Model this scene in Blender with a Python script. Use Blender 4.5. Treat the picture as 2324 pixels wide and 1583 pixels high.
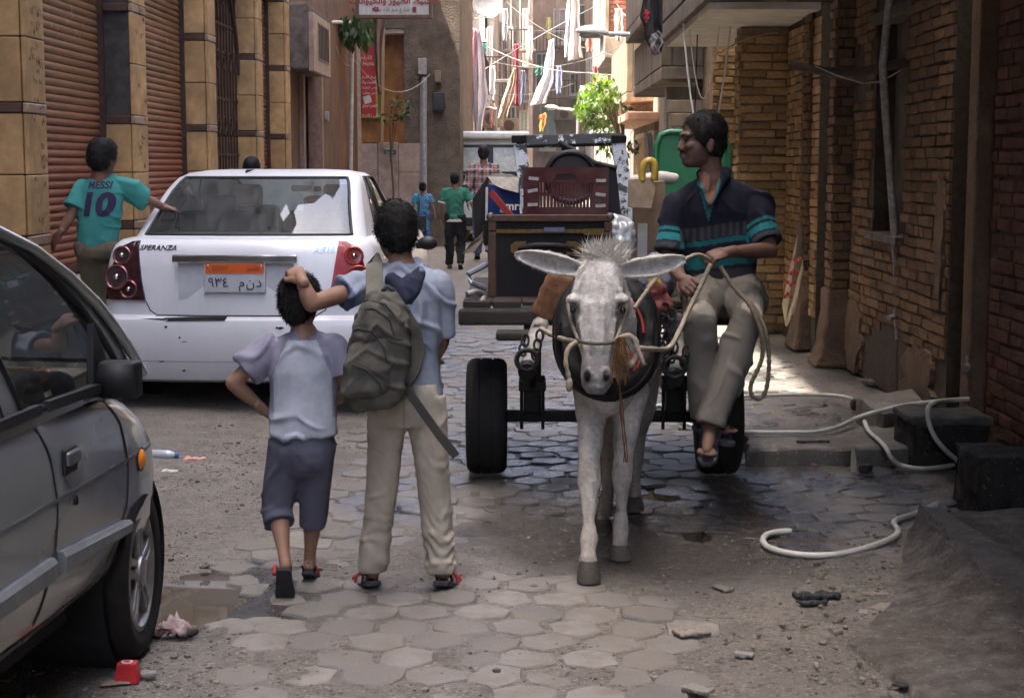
import bpy, bmesh, math, random
import numpy as np
from mathutils import Vector as V, Matrix as M
from mathutils.bvhtree import BVHTree
R = math.radians
random.seed(7)
sc = bpy.context.scene
col = sc.collection
for o in list(bpy.data.objects): bpy.data.objects.remove(o)
# ---------------------------------------------------------------- camera
FPX, CX, CY = 3600.0, 1162.0, 791.5          # focal length and centre in 2324-wide photo pixels
HAZE = .0004                                    # density of the dusty air
CAMZ, PITCH, YAW = 1.6, 6.646, 0.6
cam_d = bpy.data.cameras.new('camera'); cam = bpy.data.objects.new('camera', cam_d); col.objects.link(cam)
cam_d.sensor_width = 36; cam_d.lens = 36*FPX/2324
cam_d.clip_end = 500; cam_d.clip_start = 0.1
cam.location = (0, 0, CAMZ); cam.rotation_euler = (R(90-PITCH), 0, R(YAW))
sc.camera = cam
CR = cam.rotation_euler.to_matrix()
def ray(px, py): return CR @ V(((px-CX)/FPX, -(py-CY)/FPX, -1))
def W(px, py, Y):                              # point of the place seen at a pixel, at distance Y up the street
    d = ray(px, py); return V((0, 0, CAMZ)) + d*(Y/d.y)
def G(px, py, z=0.0):                          # point of the ground (height z) seen at a pixel
    d = ray(px, py); return V((0, 0, CAMZ)) + d*((z-CAMZ)/d.z)
# ---------------------------------------------------------------- world, sun, exposure
SUN_EL, SUN_AZ = 70.0, -106.0                   # azimuth from +Y (up the street) toward +X
sd = V((math.sin(R(SUN_AZ))*math.cos(R(SUN_EL)), math.cos(R(SUN_AZ))*math.cos(R(SUN_EL)), math.sin(R(SUN_EL))))
wd = bpy.data.worlds.new('World'); sc.world = wd; wd.use_nodes = True
wn = wd.node_tree; bgn = wn.nodes['Background']
sky = wn.nodes.new('ShaderNodeTexSky'); sky.sky_type = 'NISHITA'; sky.sun_disc = False
sky.sun_elevation = R(SUN_EL); sky.sun_rotation = R(SUN_AZ)
sky.dust_density = 5.0; sky.ozone_density = .6; sky.air_density = .7
wn.links.new(sky.outputs[0], bgn.inputs[0]); bgn.inputs[1].default_value = 0.15
ld = bpy.data.lights.new('sun', 'SUN'); ld.energy = 3.4; ld.angle = R(0.5); ld.color = (1, .93, .82)
lo = bpy.data.objects.new('sun', ld); col.objects.link(lo); lo.location = (0, 0, 30)
lo.rotation_euler = (-sd).to_track_quat('-Z', 'Y').to_euler()
sc.view_settings.view_transform = 'Standard'; sc.view_settings.look = 'None'
sc.view_settings.gamma = 1; sc.view_settings.use_curve_mapping = False
sc.view_settings.exposure = 3.35
sc.render.engine = 'CYCLES'
cy = sc.cycles
cy.use_denoising = True; cy.denoiser = 'OPENIMAGEDENOISE'; cy.use_adaptive_sampling = True; cy.adaptive_threshold = 0.02
cy.max_bounces = 7; cy.diffuse_bounces = 3; cy.glossy_bounces = 3; cy.transmission_bounces = 5; cy.transparent_max_bounces = 8
cy.caustics_reflective = False; cy.caustics_refractive = False; cy.sample_clamp_indirect = 6
# ---------------------------------------------------------------- node materials
class NT:
    def __init__(s, name):
        s.m = bpy.data.materials.new(name); s.m.use_nodes = True
        s.t = s.m.node_tree; s.b = s.t.nodes['Principled BSDF']; s.out = s.t.nodes['Material Output']
        s.tc = None
    def n(s, typ, ins=None, **kw):
        x = s.t.nodes.new('ShaderNode'+typ)
        for k, v in kw.items(): setattr(x, k, v)
        for k, v in (ins or {}).items(): s.set(x.inputs[k], v)
        return x
    def set(s, sock, v):
        if hasattr(v, 'outputs'): v = v.outputs[0]
        if isinstance(v, bpy.types.NodeSocket): s.t.links.new(v, sock)
        else:
            if isinstance(v, (tuple, list)) and len(v) == 3 and sock.type == 'RGBA': v = (*v, 1)
            sock.default_value = v
    def co(s, kind='Object'):
        if not s.tc: s.tc = s.n('TexCoord')
        return s.tc.outputs[kind]
    def noise(s, scale, detail=4, rough=.55, co=None, dist=0, st=None):
        c = co or s.co()
        if st: c = s.n('Mapping', {0: c, 3: st})
        return s.n('TexNoise', {'Vector': c, 'Scale': scale, 'Detail': detail, 'Roughness': rough, 'Distortion': dist})
    def ramp(s, fac, stops):
        r = s.n('ValToRGB', {0: fac}); e = r.color_ramp.elements
        while len(e) < len(stops): e.new(.5)
        for i, (p, c) in enumerate(stops):
            e[i].position = p; e[i].color = (c, c, c, 1) if isinstance(c, (int, float)) else (*c, 1)
        return r
    def mix(s, f, a, b, mode='MIX'):
        x = s.n('MixRGB', {0: f, 1: a, 2: b}, blend_type=mode); return x
    def math(s, op, a, b=0.0, c=None):
        i = {0: a, 1: b}
        if c is not None: i[2] = c
        return s.n('Math', i, operation=op)
    def bump(s, h, st=.3, dist=.01, normal=None):
        i = {'Strength': st, 'Distance': dist, 'Height': h}
        if normal is not None: i['Normal'] = normal
        return s.n('Bump', i)
    def rnd(s):
        a = s.n('ObjectInfo').outputs['Random']; g = s.n('NewGeometry').outputs['Random Per Island']
        return s.math('FRACT', s.math('ADD', a, g), 0.0)
    def fin(s, base=None, rough=None, normal=None, **kw):
        if base is not None: s.set(s.b.inputs['Base Color'], base)
        if rough is not None: s.set(s.b.inputs['Roughness'], rough)
        if normal is not None: s.set(s.b.inputs['Normal'], normal)
        for k, v in kw.items(): s.set(s.b.inputs[k.replace('_', ' ')], v)
        return s.m
MATS = {}
def mat(name, c, rough=.75, metal=0.0, var=.25, scale=6, bump=0.0, bscale=60, c2=None, rnd=0.0, spec=.35, dirt=0.0, dirtc=(.12, .09, .06), coat=0.0, st=None, attr=False, wear=None, fleck=0.0, bdist=.01):
    """plain procedural surface: two-tone noise, dirt, per-piece variation, fine relief"""
    if name in MATS: return MATS[name]
    t = NT(name)
    if attr: base = t.n('VertexColor', layer_name='Col').outputs[0]
    else: base = c
    n1 = t.noise(scale, 5, .6, st=st)
    if c2 is not None: base = t.mix(t.ramp(n1, [(.35, 0), (.65, 1)]), base, c2)
    if var: base = t.mix(1.0, base, t.ramp(t.noise(scale*2.3, 6, .65, st=st), [(.32, 1-var), (.68, 1+var*.45)]), 'MULTIPLY')
    if rnd:
        r = t.rnd(); base = t.mix(1.0, base, t.ramp(r, [(0, 1-rnd), (1, 1+rnd*.4)]), 'MULTIPLY')
    if wear:                                  # (colour, amount): chipped paint
        n = t.noise(scale*1.7, 8, .7); base = t.mix(t.ramp(n, [(wear[1]-.02, 0), (wear[1]+.02, 1)]), base, wear[0])
    if dirt:
        n = t.noise(scale*.5, 7, .7); base = t.mix(t.math('MULTIPLY', t.ramp(n, [(.42, 0), (.7, 1)]), dirt), base, dirtc)
    if fleck:
        n = t.noise(bscale*1.6, 2, .5); base = t.mix(t.ramp(n, [(.62, 0), (.7, fleck)]), base, (.55, .5, .43))
    rg = t.math('MULTIPLY_ADD', t.noise(scale*1.3, 4), .3, rough-.15)
    nm = t.bump(t.noise(bscale, 6, .65, st=st), bump, bdist) if bump else None
    kw = {}
    if coat: kw['Coat Weight'] = coat
    m = t.fin(base, rg, nm, Metallic=metal, **{'Specular IOR Level': spec}, **kw)
    MATS[name] = m; return m
# ---------------------------------------------------------------- mesh building
def rotz(a): return M.Rotation(a, 4, 'Z')
def frame(fwd, up=(0, 0, 1)):                  # 3x3: x right, y forward, z up
    y = V(fwd).normalized(); x = y.cross(V(up)).normalized(); z = x.cross(y)
    return M((x, y, z)).transposed()
def cm(o):
    m = M.Identity(4)
    while o is not None: m = o.matrix_basis @ m; o = o.parent
    return m
class MB:
    def __init__(s): s.v = []; s.f = []; s.mi = []
    def add(s, vs, fs, mi=0, mt=None):
        k = len(s.v)
        s.v += [tuple(mt @ V(p)) for p in vs] if mt is not None else [tuple(p) for p in vs]
        s.f += [tuple(i+k for i in f) for f in fs]; s.mi += [mi]*len(fs); return s
    def box(s, c, d, rot=None, mi=0, taper=1.0):
        hx, hy, hz = d[0]/2, d[1]/2, d[2]/2
        vs = [V((x*hx*(taper if z > 0 else 1), y*hy*(taper if z > 0 else 1), z*hz)) for z in (-1, 1) for x, y in ((-1, -1), (1, -1), (1, 1), (-1, 1))]
        if rot is not None:
            r = rot if isinstance(rot, M) else M.Rotation(rot, 3, 'Z')
            r = r.to_3x3(); vs = [r @ v for v in vs]
        vs = [v+V(c) for v in vs]
        return s.add(vs, [(3, 2, 1, 0), (4, 5, 6, 7), (0, 1, 5, 4), (1, 2, 6, 5), (2, 3, 7, 6), (3, 0, 4, 7)], mi)
    def bb(s, x0, x1, y0, y1, z0, z1, mi=0): return s.box(((x0+x1)/2, (y0+y1)/2, (z0+z1)/2), (x1-x0, y1-y0, z1-z0), mi=mi)
    def bar(s, a, b, w, h, up=(0, 0, 1), mi=0):      # a square bar from a to b
        a, b = V(a), V(b); d = b-a
        if abs(d.normalized().dot(V(up))) > .98: up = (0, 1, 0)
        r = frame(d, up); return s.box((a+b)/2, (w, d.length, h), r, mi)
    def loft(s, rings, cap=True, closed=True, mi=0):
        n = len(rings[0]); k = len(s.v); vs = [p for r in rings for p in r]; fs = []
        for i in range(len(rings)-1):
            for j in range(n if closed else n-1):
                a, b = i*n+j, i*n+(j+1) % n; fs.append((a, b, b+n, a+n))
        if cap and closed: fs += [tuple(range(n-1, -1, -1)), tuple((len(rings)-1)*n+i for i in range(n))]
        return s.add(vs, fs, mi)
    def tube(s, pts, r, n=8, cap=True, mi=0, sq=1.0, loop=False):
        pts = [V(p) for p in pts]; L = len(pts); rs = r if isinstance(r, (list, tuple)) else [r]*L
        rings = []; up = None
        for i, p in enumerate(pts):
            t = (pts[(i+1) % L]-pts[i-1]) if (loop or 0 < i < L-1) else (pts[1]-pts[0] if i == 0 else pts[-1]-pts[-2])
            t.normalize()
            if up is None: up = V((0, 0, 1)) if abs(t.z) < .9 else V((0, 1, 0))
            x = t.cross(up).normalized(); up = x.cross(t)
            rings.append([p+(x*math.cos(a)+up*math.sin(a)*sq)*rs[i] for a in [2*math.pi*j/n for j in range(n)]])
        if loop: rings.append(rings[0])
        return s.loft(rings, cap and not loop, True, mi)
    def ell(s, c, r, rot=None, nu=14, nv=10, mi=0):
        if isinstance(r, (int, float)): r = (r, r, r)
        vs = [V((0, 0, -r[2]))]
        for i in range(1, nv):
            a = -math.pi/2+math.pi*i/nv
            vs += [V((r[0]*math.cos(a)*math.cos(b), r[1]*math.cos(a)*math.sin(b), r[2]*math.sin(a))) for b in [2*math.pi*j/nu for j in range(nu)]]
        vs.append(V((0, 0, r[2]))); fs = []
        for j in range(nu):
            fs.append((0, 1+(j+1) % nu, 1+j)); e = len(vs)-1; q = 1+(nv-2)*nu
            fs.append((e, q+j, q+(j+1) % nu))
            for i in range(nv-2):
                a = 1+i*nu; fs.append((a+j, a+(j+1) % nu, a+nu+(j+1) % nu, a+nu+j))
        if rot is not None: vs = [rot.to_3x3() @ v for v in vs]
        return s.add([v+V(c) for v in vs], fs, mi)
    def cap(s, pts, rs, n=12, sq=1.0):               # rounded limb through points, tapering
        for i in range(len(pts)-1): s.tube([pts[i], pts[i+1]], [rs[i], rs[i+1]], n, sq=1.0)
        for p, r in zip(pts, rs): s.ell(p, r*1.0, nu=n, nv=8)
        return s
    def lathe(s, prof, n=24, mt=None, mi=0, cap=True):
        rings = [[V((r*math.cos(a), r*math.sin(a), h)) for a in [2*math.pi*j/n for j in range(n)]] for r, h in prof]
        vs = [p for r in rings for p in r]; fs = []
        for i in range(len(prof)-1):
            for j in range(n): fs.append((i*n+j, i*n+(j+1) % n, (i+1)*n+(j+1) % n, (i+1)*n+j))
        if cap: fs += [tuple(range(n-1, -1, -1)), tuple((len(prof)-1)*n+i for i in range(n))]
        return s.add(vs, fs, mi, mt)
    def prism(s, poly, d, mt=None, mi=0):            # polygon in XZ, depth d along +Y
        n = len(poly); vs = [(x, 0, z) for x, z in poly]+[(x, d, z) for x, z in poly]
        fs = [tuple(range(n)), tuple(range(2*n-1, n-1, -1))]+[(i, i+n, (i+1) % n+n, (i+1) % n) for i in range(n)]
        return s.add(vs, fs, mi, mt)
    def grid(s, fn, nu, nv, mi=0, mask=None):
        vs = [fn(i/nu, j/nv) for j in range(nv+1) for i in range(nu+1)]; fs = []
        for j in range(nv):
            for i in range(nu):
                if mask and not mask((i+.5)/nu, (j+.5)/nv): continue
                a = j*(nu+1)+i; fs.append((a, a+1, a+nu+2, a+nu+1))
        return s.add(vs, fs, mi)
    def mesh(s, name, mats=None, parent=None, world=True):
        me = bpy.data.meshes.new(name); vs = s.v
        if world and parent is not None:
            im = cm(parent).inverted(); vs = [im @ V(p) for p in vs]
        me.from_pydata([tuple(p) for p in vs], [], s.f)
        for m in (mats if isinstance(mats, (list, tuple)) else [mats] if mats else []): me.materials.append(m)
        if any(s.mi): me.polygons.foreach_set('material_index', s.mi)
        me.update(); return me
    def build(s, name, mats=None, parent=None, smooth=None, bevel=0.0, world=True, fix=False, bseg=2, solid=0, sub=0):
        me = s.mesh(name, mats, parent, world)
        if fix:
            b = bmesh.new(); b.from_mesh(me); bmesh.ops.remove_doubles(b, verts=b.verts, dist=1e-5); bmesh.ops.recalc_face_normals(b, faces=b.faces); b.to_mesh(me); b.free()
        if smooth is not None:
            me.shade_smooth()
            if smooth < 180: me.set_sharp_from_angle(angle=R(smooth))
        o = bpy.data.objects.new(name, me); col.objects.link(o); o.parent = parent
        if solid: m = o.modifiers.new('t', 'SOLIDIFY'); m.thickness = solid; m.offset = 0
        if bevel: m = o.modifiers.new('b', 'BEVEL'); m.width = bevel; m.segments = bseg; m.limit_method = 'ANGLE'
        if sub: m = o.modifiers.new('s', 'SUBSURF'); m.levels = sub; m.render_levels = sub
        return o
def tag(o, label=None, cat=None, group=None, kind=None):
    if label: o['label'] = label
    if cat: o['category'] = cat
    if group: o['group'] = group
    if kind: o['kind'] = kind
    return o
def thing(name, label, cat, loc=(0, 0, 0), rz=0.0, group=None):
    o = bpy.data.objects.new(name, None); col.objects.link(o); o.empty_display_size = .1
    o.location = loc; o.rotation_euler = (0, 0, rz); return tag(o, label, cat, group)
def inst(name, me, parent=None, loc=(0, 0, 0), rot=None, scale=None):
    o = bpy.data.objects.new(name, me); col.objects.link(o); o.parent = parent; o.location = loc
    if rot is not None: o.rotation_euler = rot
    if scale is not None: o.scale = scale
    return o
# ---------------------------------------------------------------- numpy noise, blobs, decals
def vnoise(P, sc_=1.0, seed=0):
    P = np.asarray(P, float)*sc_+seed*17.13; I = np.floor(P).astype(np.int64); F = P-I; F = F*F*(3-2*F); o = 0
    def h(a):
        n = (a[:, 0]*374761393+a[:, 1]*668265263+a[:, 2]*2147483647+seed*1274126177) & 0xffffffff
        n = ((n ^ (n >> 13))*1274126177) & 0xffffffff; return ((n ^ (n >> 16)) & 0xffff)/32767.5-1
    for i in (0, 1):
        for j in (0, 1):
            for k in (0, 1):
                w = (F[:, 0] if i else 1-F[:, 0])*(F[:, 1] if j else 1-F[:, 1])*(F[:, 2] if k else 1-F[:, 2]); o = o+w*h(I+[i, j, k])
    return o
def fbm(P, sc_, seed=0, oc=3): return sum(vnoise(P, sc_*2**i, seed+i)*.5**i for i in range(oc))
def getco(me):
    a = np.empty(len(me.vertices)*3); me.vertices.foreach_get('co', a); return a.reshape(-1, 3)
def getno(me):
    a = np.empty(len(me.vertices)*3); me.vertices.foreach_get('normal', a); return a.reshape(-1, 3)
def setcol(me, C):
    at = me.color_attributes.new('Col', 'FLOAT_COLOR', 'POINT')
    C = np.concatenate([np.clip(C, 0, 1), np.ones((len(C), 1))], 1); at.data.foreach_set('color', C.ravel().astype(np.float32))
def remesh(mb, vox, it, fac=.5):
    me = bpy.data.meshes.new('tmp'); me.from_pydata(mb.v, [], mb.f)
    o = bpy.data.objects.new('tmp', me); col.objects.link(o)
    r = o.modifiers.new('r', 'REMESH'); r.mode = 'VOXEL'; r.voxel_size = vox; r.adaptivity = 0
    if it: q = o.modifiers.new('q', 'SMOOTH'); q.factor = fac; q.iterations = it
    dg = bpy.context.evaluated_depsgraph_get(); me2 = bpy.data.meshes.new_from_object(o.evaluated_get(dg))
    bpy.data.objects.remove(o); bpy.data.meshes.remove(me); return me2
def blob(mb, name, m, parent=None, vox=.008, it=4, disp=None, colf=None, fac=.5, extra=None, world=True):
    """one continuous skin over overlapping shapes; disp(P,N)->offset along N, colf(P,N)->rgb, both in world space"""
    me2 = remesh(mb, vox, it, fac)
    if disp is not None:
        P = getco(me2); N = getno(me2); d = disp(P, N)
        P = P+N*d[:, None] if d.ndim == 1 else P+d
        me2.vertices.foreach_set('co', P.ravel()); me2.update()
    if extra is not None:                             # finer shells joined into the same mesh
        b = bmesh.new(); b.from_mesh(me2); b.from_mesh(extra); b.to_mesh(me2); b.free(); me2.update()
    P = getco(me2)
    if colf is not None: setcol(me2, colf(P, getno(me2)))
    if world and parent is not None: me2.transform(cm(parent).inverted())
    me2.name = name; me2.materials.clear(); me2.materials.append(m); me2.shade_smooth()
    ob = bpy.data.objects.new(name, me2); col.objects.link(ob); ob.parent = parent
    return ob
def strands(ob, n, L, w, name, m, parent, sel=None, lay=(0, 0, -1), lift=.45, seed=0, jit=.35):
    """short hairs rooted on a mesh (kind stuff)"""
    me = ob.data; P = getco(me); N = getno(me); rs = np.random.RandomState(seed); idx = np.arange(len(P))
    mw = np.array(cm(ob)); Pw = P @ mw[:3, :3].T+mw[:3, 3]
    if sel is not None: idx = idx[sel(Pw, N)]
    idx = rs.choice(idx, n); p = Pw[idx]+rs.normal(0, .002, (n, 3)); nn = N[idx]; d0 = np.array(lay, float)
    t = d0-nn*(nn @ d0)[:, None]; t /= np.linalg.norm(t, axis=1)[:, None]+1e-6; d = nn*lift+t*(1-lift)+rs.normal(0, jit, (n, 3)); d /= np.linalg.norm(d, axis=1)[:, None]
    s_ = np.cross(d, rs.normal(0, 1, (n, 3))); s_ *= (w/(np.linalg.norm(s_, axis=1)+1e-6))[:, None]; l = (L*rs.uniform(.6, 1.25, n))[:, None]; b = p-nn*.003; mid = b+d*l*.55; tip = b+d*l+t*l*.25
    V5 = np.stack([b-s_, b+s_, mid+s_*.7, tip, mid-s_*.7], 1).reshape(-1, 3); mb = MB(); mb.v = [tuple(q) for q in V5]; mb.f = [f for i in range(0, n*5, 5) for f in ((i, i+1, i+2, i+4), (i+4, i+2, i+3))]; mb.mi = [0]*len(mb.f)
    o = mb.build(name, m, parent); o['kind'] = 'stuff'; return o
def bvh_of(*obs):
    vs, fs = [], []
    for o in obs:
        k = len(vs); m = cm(o); vs += [m @ v.co for v in o.data.vertices]; fs += [tuple(i+k for i in p.vertices) for p in o.data.polygons]
    return BVHTree.FromPolygons(vs, fs)
def decal(bvh, polys, org, ux, uz, d, off, name, m, parent, cell=.03, thick=.0, world=True):
    """polygons (lists of 2-D points) in the plane (org,ux,uz), laid along d onto a surface, with thickness"""
    b = bmesh.new(); org, ux, uz, d = V(org), V(ux), V(uz), V(d).normalized()
    for pl in polys:
        try: b.faces.new([b.verts.new((x, 0, z)) for x, z in pl])
        except ValueError: pass
    bmesh.ops.triangulate(b, faces=b.faces[:])
    for _ in range(7):
        lg = [e for e in b.edges if e.calc_length() > cell]
        if not lg: break
        bmesh.ops.subdivide_edges(b, edges=lg, cuts=1); bmesh.ops.triangulate(b, faces=[f for f in b.faces if len(f.verts) > 3])
    for v in b.verts:
        p = org+ux*v.co.x+uz*v.co.z; h = bvh.ray_cast(p-d*2, d)
        v.co = (h[0]-d*off) if h[0] is not None else p
    me = bpy.data.meshes.new(name); bmesh.ops.recalc_face_normals(b, faces=b.faces)
    if thick:
        top = b.faces[:]; r = bmesh.ops.extrude_face_region(b, geom=top)
        for v in [g for g in r['geom'] if isinstance(g, bmesh.types.BMVert)]: v.co -= d*thick
        bmesh.ops.recalc_face_normals(b, faces=b.faces)
    b.to_mesh(me); b.free()
    if world and parent is not None: me.transform(cm(parent).inverted())
    me.materials.append(m); o = bpy.data.objects.new(name, me); col.objects.link(o); o.parent = parent; return o
def text_mesh(txt, size=1.0, shear=0.0, ext=0.0, bold=0.0, wid=1.0):
    c = bpy.data.curves.new('t', 'FONT'); c.body = txt; c.size = size; c.shear = shear; c.extrude = ext; c.offset = bold
    c.align_x = 'CENTER'; c.align_y = 'CENTER'; c.resolution_u = 3
    o = bpy.data.objects.new('t', c); col.objects.link(o); dg = bpy.context.evaluated_depsgraph_get(); dg.update()
    me = bpy.data.meshes.new_from_object(o.evaluated_get(dg)); bpy.data.objects.remove(o); bpy.data.curves.remove(c)
    if wid != 1: me.transform(M.Diagonal((wid, 1, 1, 1)))
    return me
def text_on(txt, size, mt, name, m, parent, ext=.002, world=True, **kw):
    me = text_mesh(txt, size, ext=ext, **kw); me.transform(mt)
    if world and parent is not None: me.transform(cm(parent).inverted())
    me.materials.clear(); me.materials.append(m); o = bpy.data.objects.new(name, me); col.objects.link(o); o.parent = parent; return o
def text_decal(bvh, txt, size, org, ux, uz, d, off, name, m, parent, cell=.02, **kw):
    me = text_mesh(txt, size, **kw); b = bmesh.new(); b.from_mesh(me)
    bmesh.ops.triangulate(b, faces=b.faces[:])
    for _ in range(4):
        lg = [e for e in b.edges if e.calc_length() > cell]
        if not lg: break
        bmesh.ops.subdivide_edges(b, edges=lg, cuts=1); bmesh.ops.triangulate(b, faces=[f for f in b.faces if len(f.verts) > 3])
    org, ux, uz, d = V(org), V(ux), V(uz), V(d).normalized()
    for v in b.verts:
        p = org+ux*v.co.x+uz*v.co.y; h = bvh.ray_cast(p-d*2, d); v.co = (h[0]-d*off) if h[0] is not None else p
    b.to_mesh(me); b.free()
    if parent is not None: me.transform(cm(parent).inverted())
    me.materials.clear(); me.materials.append(m); o = bpy.data.objects.new(name, me); col.objects.link(o); o.parent = parent; return o
AR = {}                                              # joined Arabic letter shapes: isolated, final, initial, medial
for s_, b_, k_ in (('ا', 0xFE8D, 2), ('أ', 0xFE83, 2), ('إ', 0xFE87, 2), ('ب', 0xFE8F, 4), ('ة', 0xFE93, 2), ('ت', 0xFE95, 4), ('ث', 0xFE99, 4), ('ج', 0xFE9D, 4), ('ح', 0xFEA1, 4),
                   ('خ', 0xFEA5, 4), ('د', 0xFEA9, 2), ('ذ', 0xFEAB, 2), ('ر', 0xFEAD, 2), ('ز', 0xFEAF, 2), ('س', 0xFEB1, 4), ('ش', 0xFEB5, 4), ('ص', 0xFEB9, 4), ('ض', 0xFEBD, 4), ('ط', 0xFEC1, 4),
                   ('ظ', 0xFEC5, 4), ('ع', 0xFEC9, 4), ('غ', 0xFECD, 4), ('ف', 0xFED1, 4), ('ق', 0xFED5, 4), ('ك', 0xFED9, 4), ('ل', 0xFEDD, 4), ('م', 0xFEE1, 4), ('ن', 0xFEE5, 4), ('ه', 0xFEE9, 4),
                   ('و', 0xFEED, 2), ('ى', 0xFEEF, 2), ('ي', 0xFEF1, 4)): AR[s_] = (b_, k_)
def arabic(t):
    o = ''
    for i, ch in enumerate(t):
        if ch not in AR: o += ch; continue
        b, k = AR[ch]; p = i > 0 and t[i-1] in AR and AR[t[i-1]][1] == 4; n = i+1 < len(t) and t[i+1] in AR
        o += chr(b+((3 if p else 2) if (n and k == 4) else (1 if p else 0)))
    r, num = '', ''
    for ch in o[::-1]:
        if ch.isdigit(): num = ch+num
        else: r += num+ch; num = ''
    return r+num
# ================================================================ ground
def h_ground(x, y):
    P = np.stack([x, y, x*0], 1)
    h = .016*fbm(P, .9, 3, 3)+.006*fbm(P, 6, 5, 3)
    h += .035*np.clip((-1.15-x)/1.2, 0, 1)                       # dirt banked under the parked cars
    h += .02*np.clip((x-.7)/.8, 0, 1)*np.clip((6.6-y)/1.0, 0, 1)
    h += -.012
    for cx, cy_, rx, ry, d in PUD: h -= d*np.exp(-(((x-cx)/rx)**2+((y-cy_)/ry)**2)**2)
    return h
g1, g2, g3 = G(435, 1345), G(1483, 1108), G(1565, 1210)
g4 = G(600, 1395)
PUD = [(g1.x, g1.y, .22, .42, .055), (g2.x, g2.y, .13, .22, .035), (g3.x, g3.y, .11, .16, .03), (g4.x, g4.y, .1, .12, .02)]
def ground_mat():
    t = NT('street_dirt'); co = t.co()
    xyz = t.n('SeparateXYZ', {0: co})
    big = t.noise(.55, 5, .6); mid = t.noise(5, 8, .7); fine = t.noise(70, 5, .7)
    c = t.mix(t.ramp(mid, [(.3, 0), (.7, 1)]), (.098, .085, .069), (.225, .200, .168))
    c = t.mix(t.ramp(big, [(.4, 0), (.62, .55)]), c, (.145, .125, .102))
    c = t.mix(t.ramp(fine, [(.55, 0), (.66, .85)]), c, (.36, .32, .265))       # crumbs of stone
    c = t.mix(t.ramp(t.noise(38, 3, .6), [(.34, .75), (.45, 0)]), c, (.06, .048, .036))
    yy = xyz.outputs[1]; xx = xyz.outputs[0]
    # water spilled along the street, in blotches
    wet = t.math('MULTIPLY', t.ramp(t.noise(1.1, 4, .6, st=(1.6, .7, 1)), [(.45, 0), (.58, 1)]),
                 t.math('MULTIPLY', t.n('MapRange', {0: yy, 1: 6.3, 2: 7.6}), t.n('MapRange', {0: xx, 1: -1.3, 2: -.7})))
    w2 = t.n('MapRange', {0: t.n('VectorMath', {0: t.n('VectorMath', {0: co, 1: (g1.x+.28, g1.y, 0)}, operation='SUBTRACT').outputs[0], 1: (1.0, .62, 0)}, operation='MULTIPLY').outputs[0]}, interpolation_type='SMOOTHSTEP')
    ln = t.n('VectorMath', {0: t.n('VectorMath', {0: t.n('VectorMath', {0: co, 1: (g1.x+.2, g1.y, 0)}, operation='SUBTRACT').outputs[0], 1: (1.5, .85, 0)}, operation='MULTIPLY').outputs[0]}, operation='LENGTH').outputs[1]
    t.t.nodes.remove(w2)
    w2 = t.n('MapRange', {0: t.math('ADD', ln, t.math('MULTIPLY', t.noise(5, 6, .7), .55)), 1: .78, 2: .62})
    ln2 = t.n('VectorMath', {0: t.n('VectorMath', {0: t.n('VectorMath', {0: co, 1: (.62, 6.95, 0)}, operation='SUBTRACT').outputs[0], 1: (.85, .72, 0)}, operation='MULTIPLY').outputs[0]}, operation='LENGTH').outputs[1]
    wet_shade = t.n('MapRange', {0: t.math('ADD', ln2, t.math('MULTIPLY', t.noise(2.6, 6, .7), .7)), 1: 1.25, 2: .95})  # wet blotch that also carries painted shade under donkey and cart
    wet = t.math('MAXIMUM', t.math('MAXIMUM', wet, w2), wet_shade)
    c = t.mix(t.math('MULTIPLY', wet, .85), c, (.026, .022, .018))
    r = t.math('SUBTRACT', .93, t.math('MULTIPLY', wet, t.ramp(t.noise(26, 5, .7), [(.3, .80), (.65, .35)])))
    hgt = t.math('ADD', t.math('MULTIPLY', mid, .6), t.math('MULTIPLY', fine, .5))
    return t.fin(c, r, t.bump(hgt, 1.0, .03))
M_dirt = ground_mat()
def paver_mat():
    t = NT('stone_paver'); co = t.co('Generated'); rn = t.rnd()
    geo = t.n('NewGeometry'); xyz = t.n('SeparateXYZ', {0: geo.outputs['Position']}); P = geo.outputs['Position']
    a = t.noise(9, 6, .65, co=P); b = t.noise(150, 4, .7, co=P)
    c = t.mix(rn, (.120, .110, .097), (.225, .205, .178))
    c = t.mix(t.ramp(a, [(.40, 0), (.62, .9)]), c, (.150, .128, .102))
    c = t.mix(t.ramp(b, [(.55, 0), (.70, .35)]), c, (.34, .31, .27))
    wet = t.math('MULTIPLY', t.ramp(t.noise(1.1, 4, .6, co=t.n('Mapping', {0: P, 3: (1.6, .7, 1)}).outputs[0]), [(.42, 0), (.56, 1)]),
                 t.math('MULTIPLY', t.n('MapRange', {0: xyz.outputs[1], 1: 6.0, 2: 7.4}), t.n('MapRange', {0: xyz.outputs[0], 1: -1.3, 2: -.7})))
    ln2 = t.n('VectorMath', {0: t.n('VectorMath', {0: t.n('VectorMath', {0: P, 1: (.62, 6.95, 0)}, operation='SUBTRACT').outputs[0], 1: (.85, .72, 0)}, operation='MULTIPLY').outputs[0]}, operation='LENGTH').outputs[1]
    wet_shade = t.n('MapRange', {0: t.math('ADD', ln2, t.math('MULTIPLY', t.noise(2.6, 6, .7, co=P), .7)), 1: 1.25, 2: .95})  # the same wet blotch with its painted shade, on the pavers
    wet = t.math('MAXIMUM', wet, wet_shade)
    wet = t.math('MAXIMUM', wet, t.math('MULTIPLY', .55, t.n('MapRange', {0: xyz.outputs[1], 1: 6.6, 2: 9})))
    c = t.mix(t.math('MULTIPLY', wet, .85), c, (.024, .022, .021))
    r = t.math('SUBTRACT', .88, t.math('MULTIPLY', wet, t.ramp(t.noise(12, 5, .7, co=P), [(.3, .72), (.7, .45)])))
    return t.fin(c, r, t.bump(t.math('ADD', t.math('MULTIPLY', a, .7), t.math('MULTIPLY', b, .5)), .55, .012))
M_paver = paver_mat()
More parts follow.
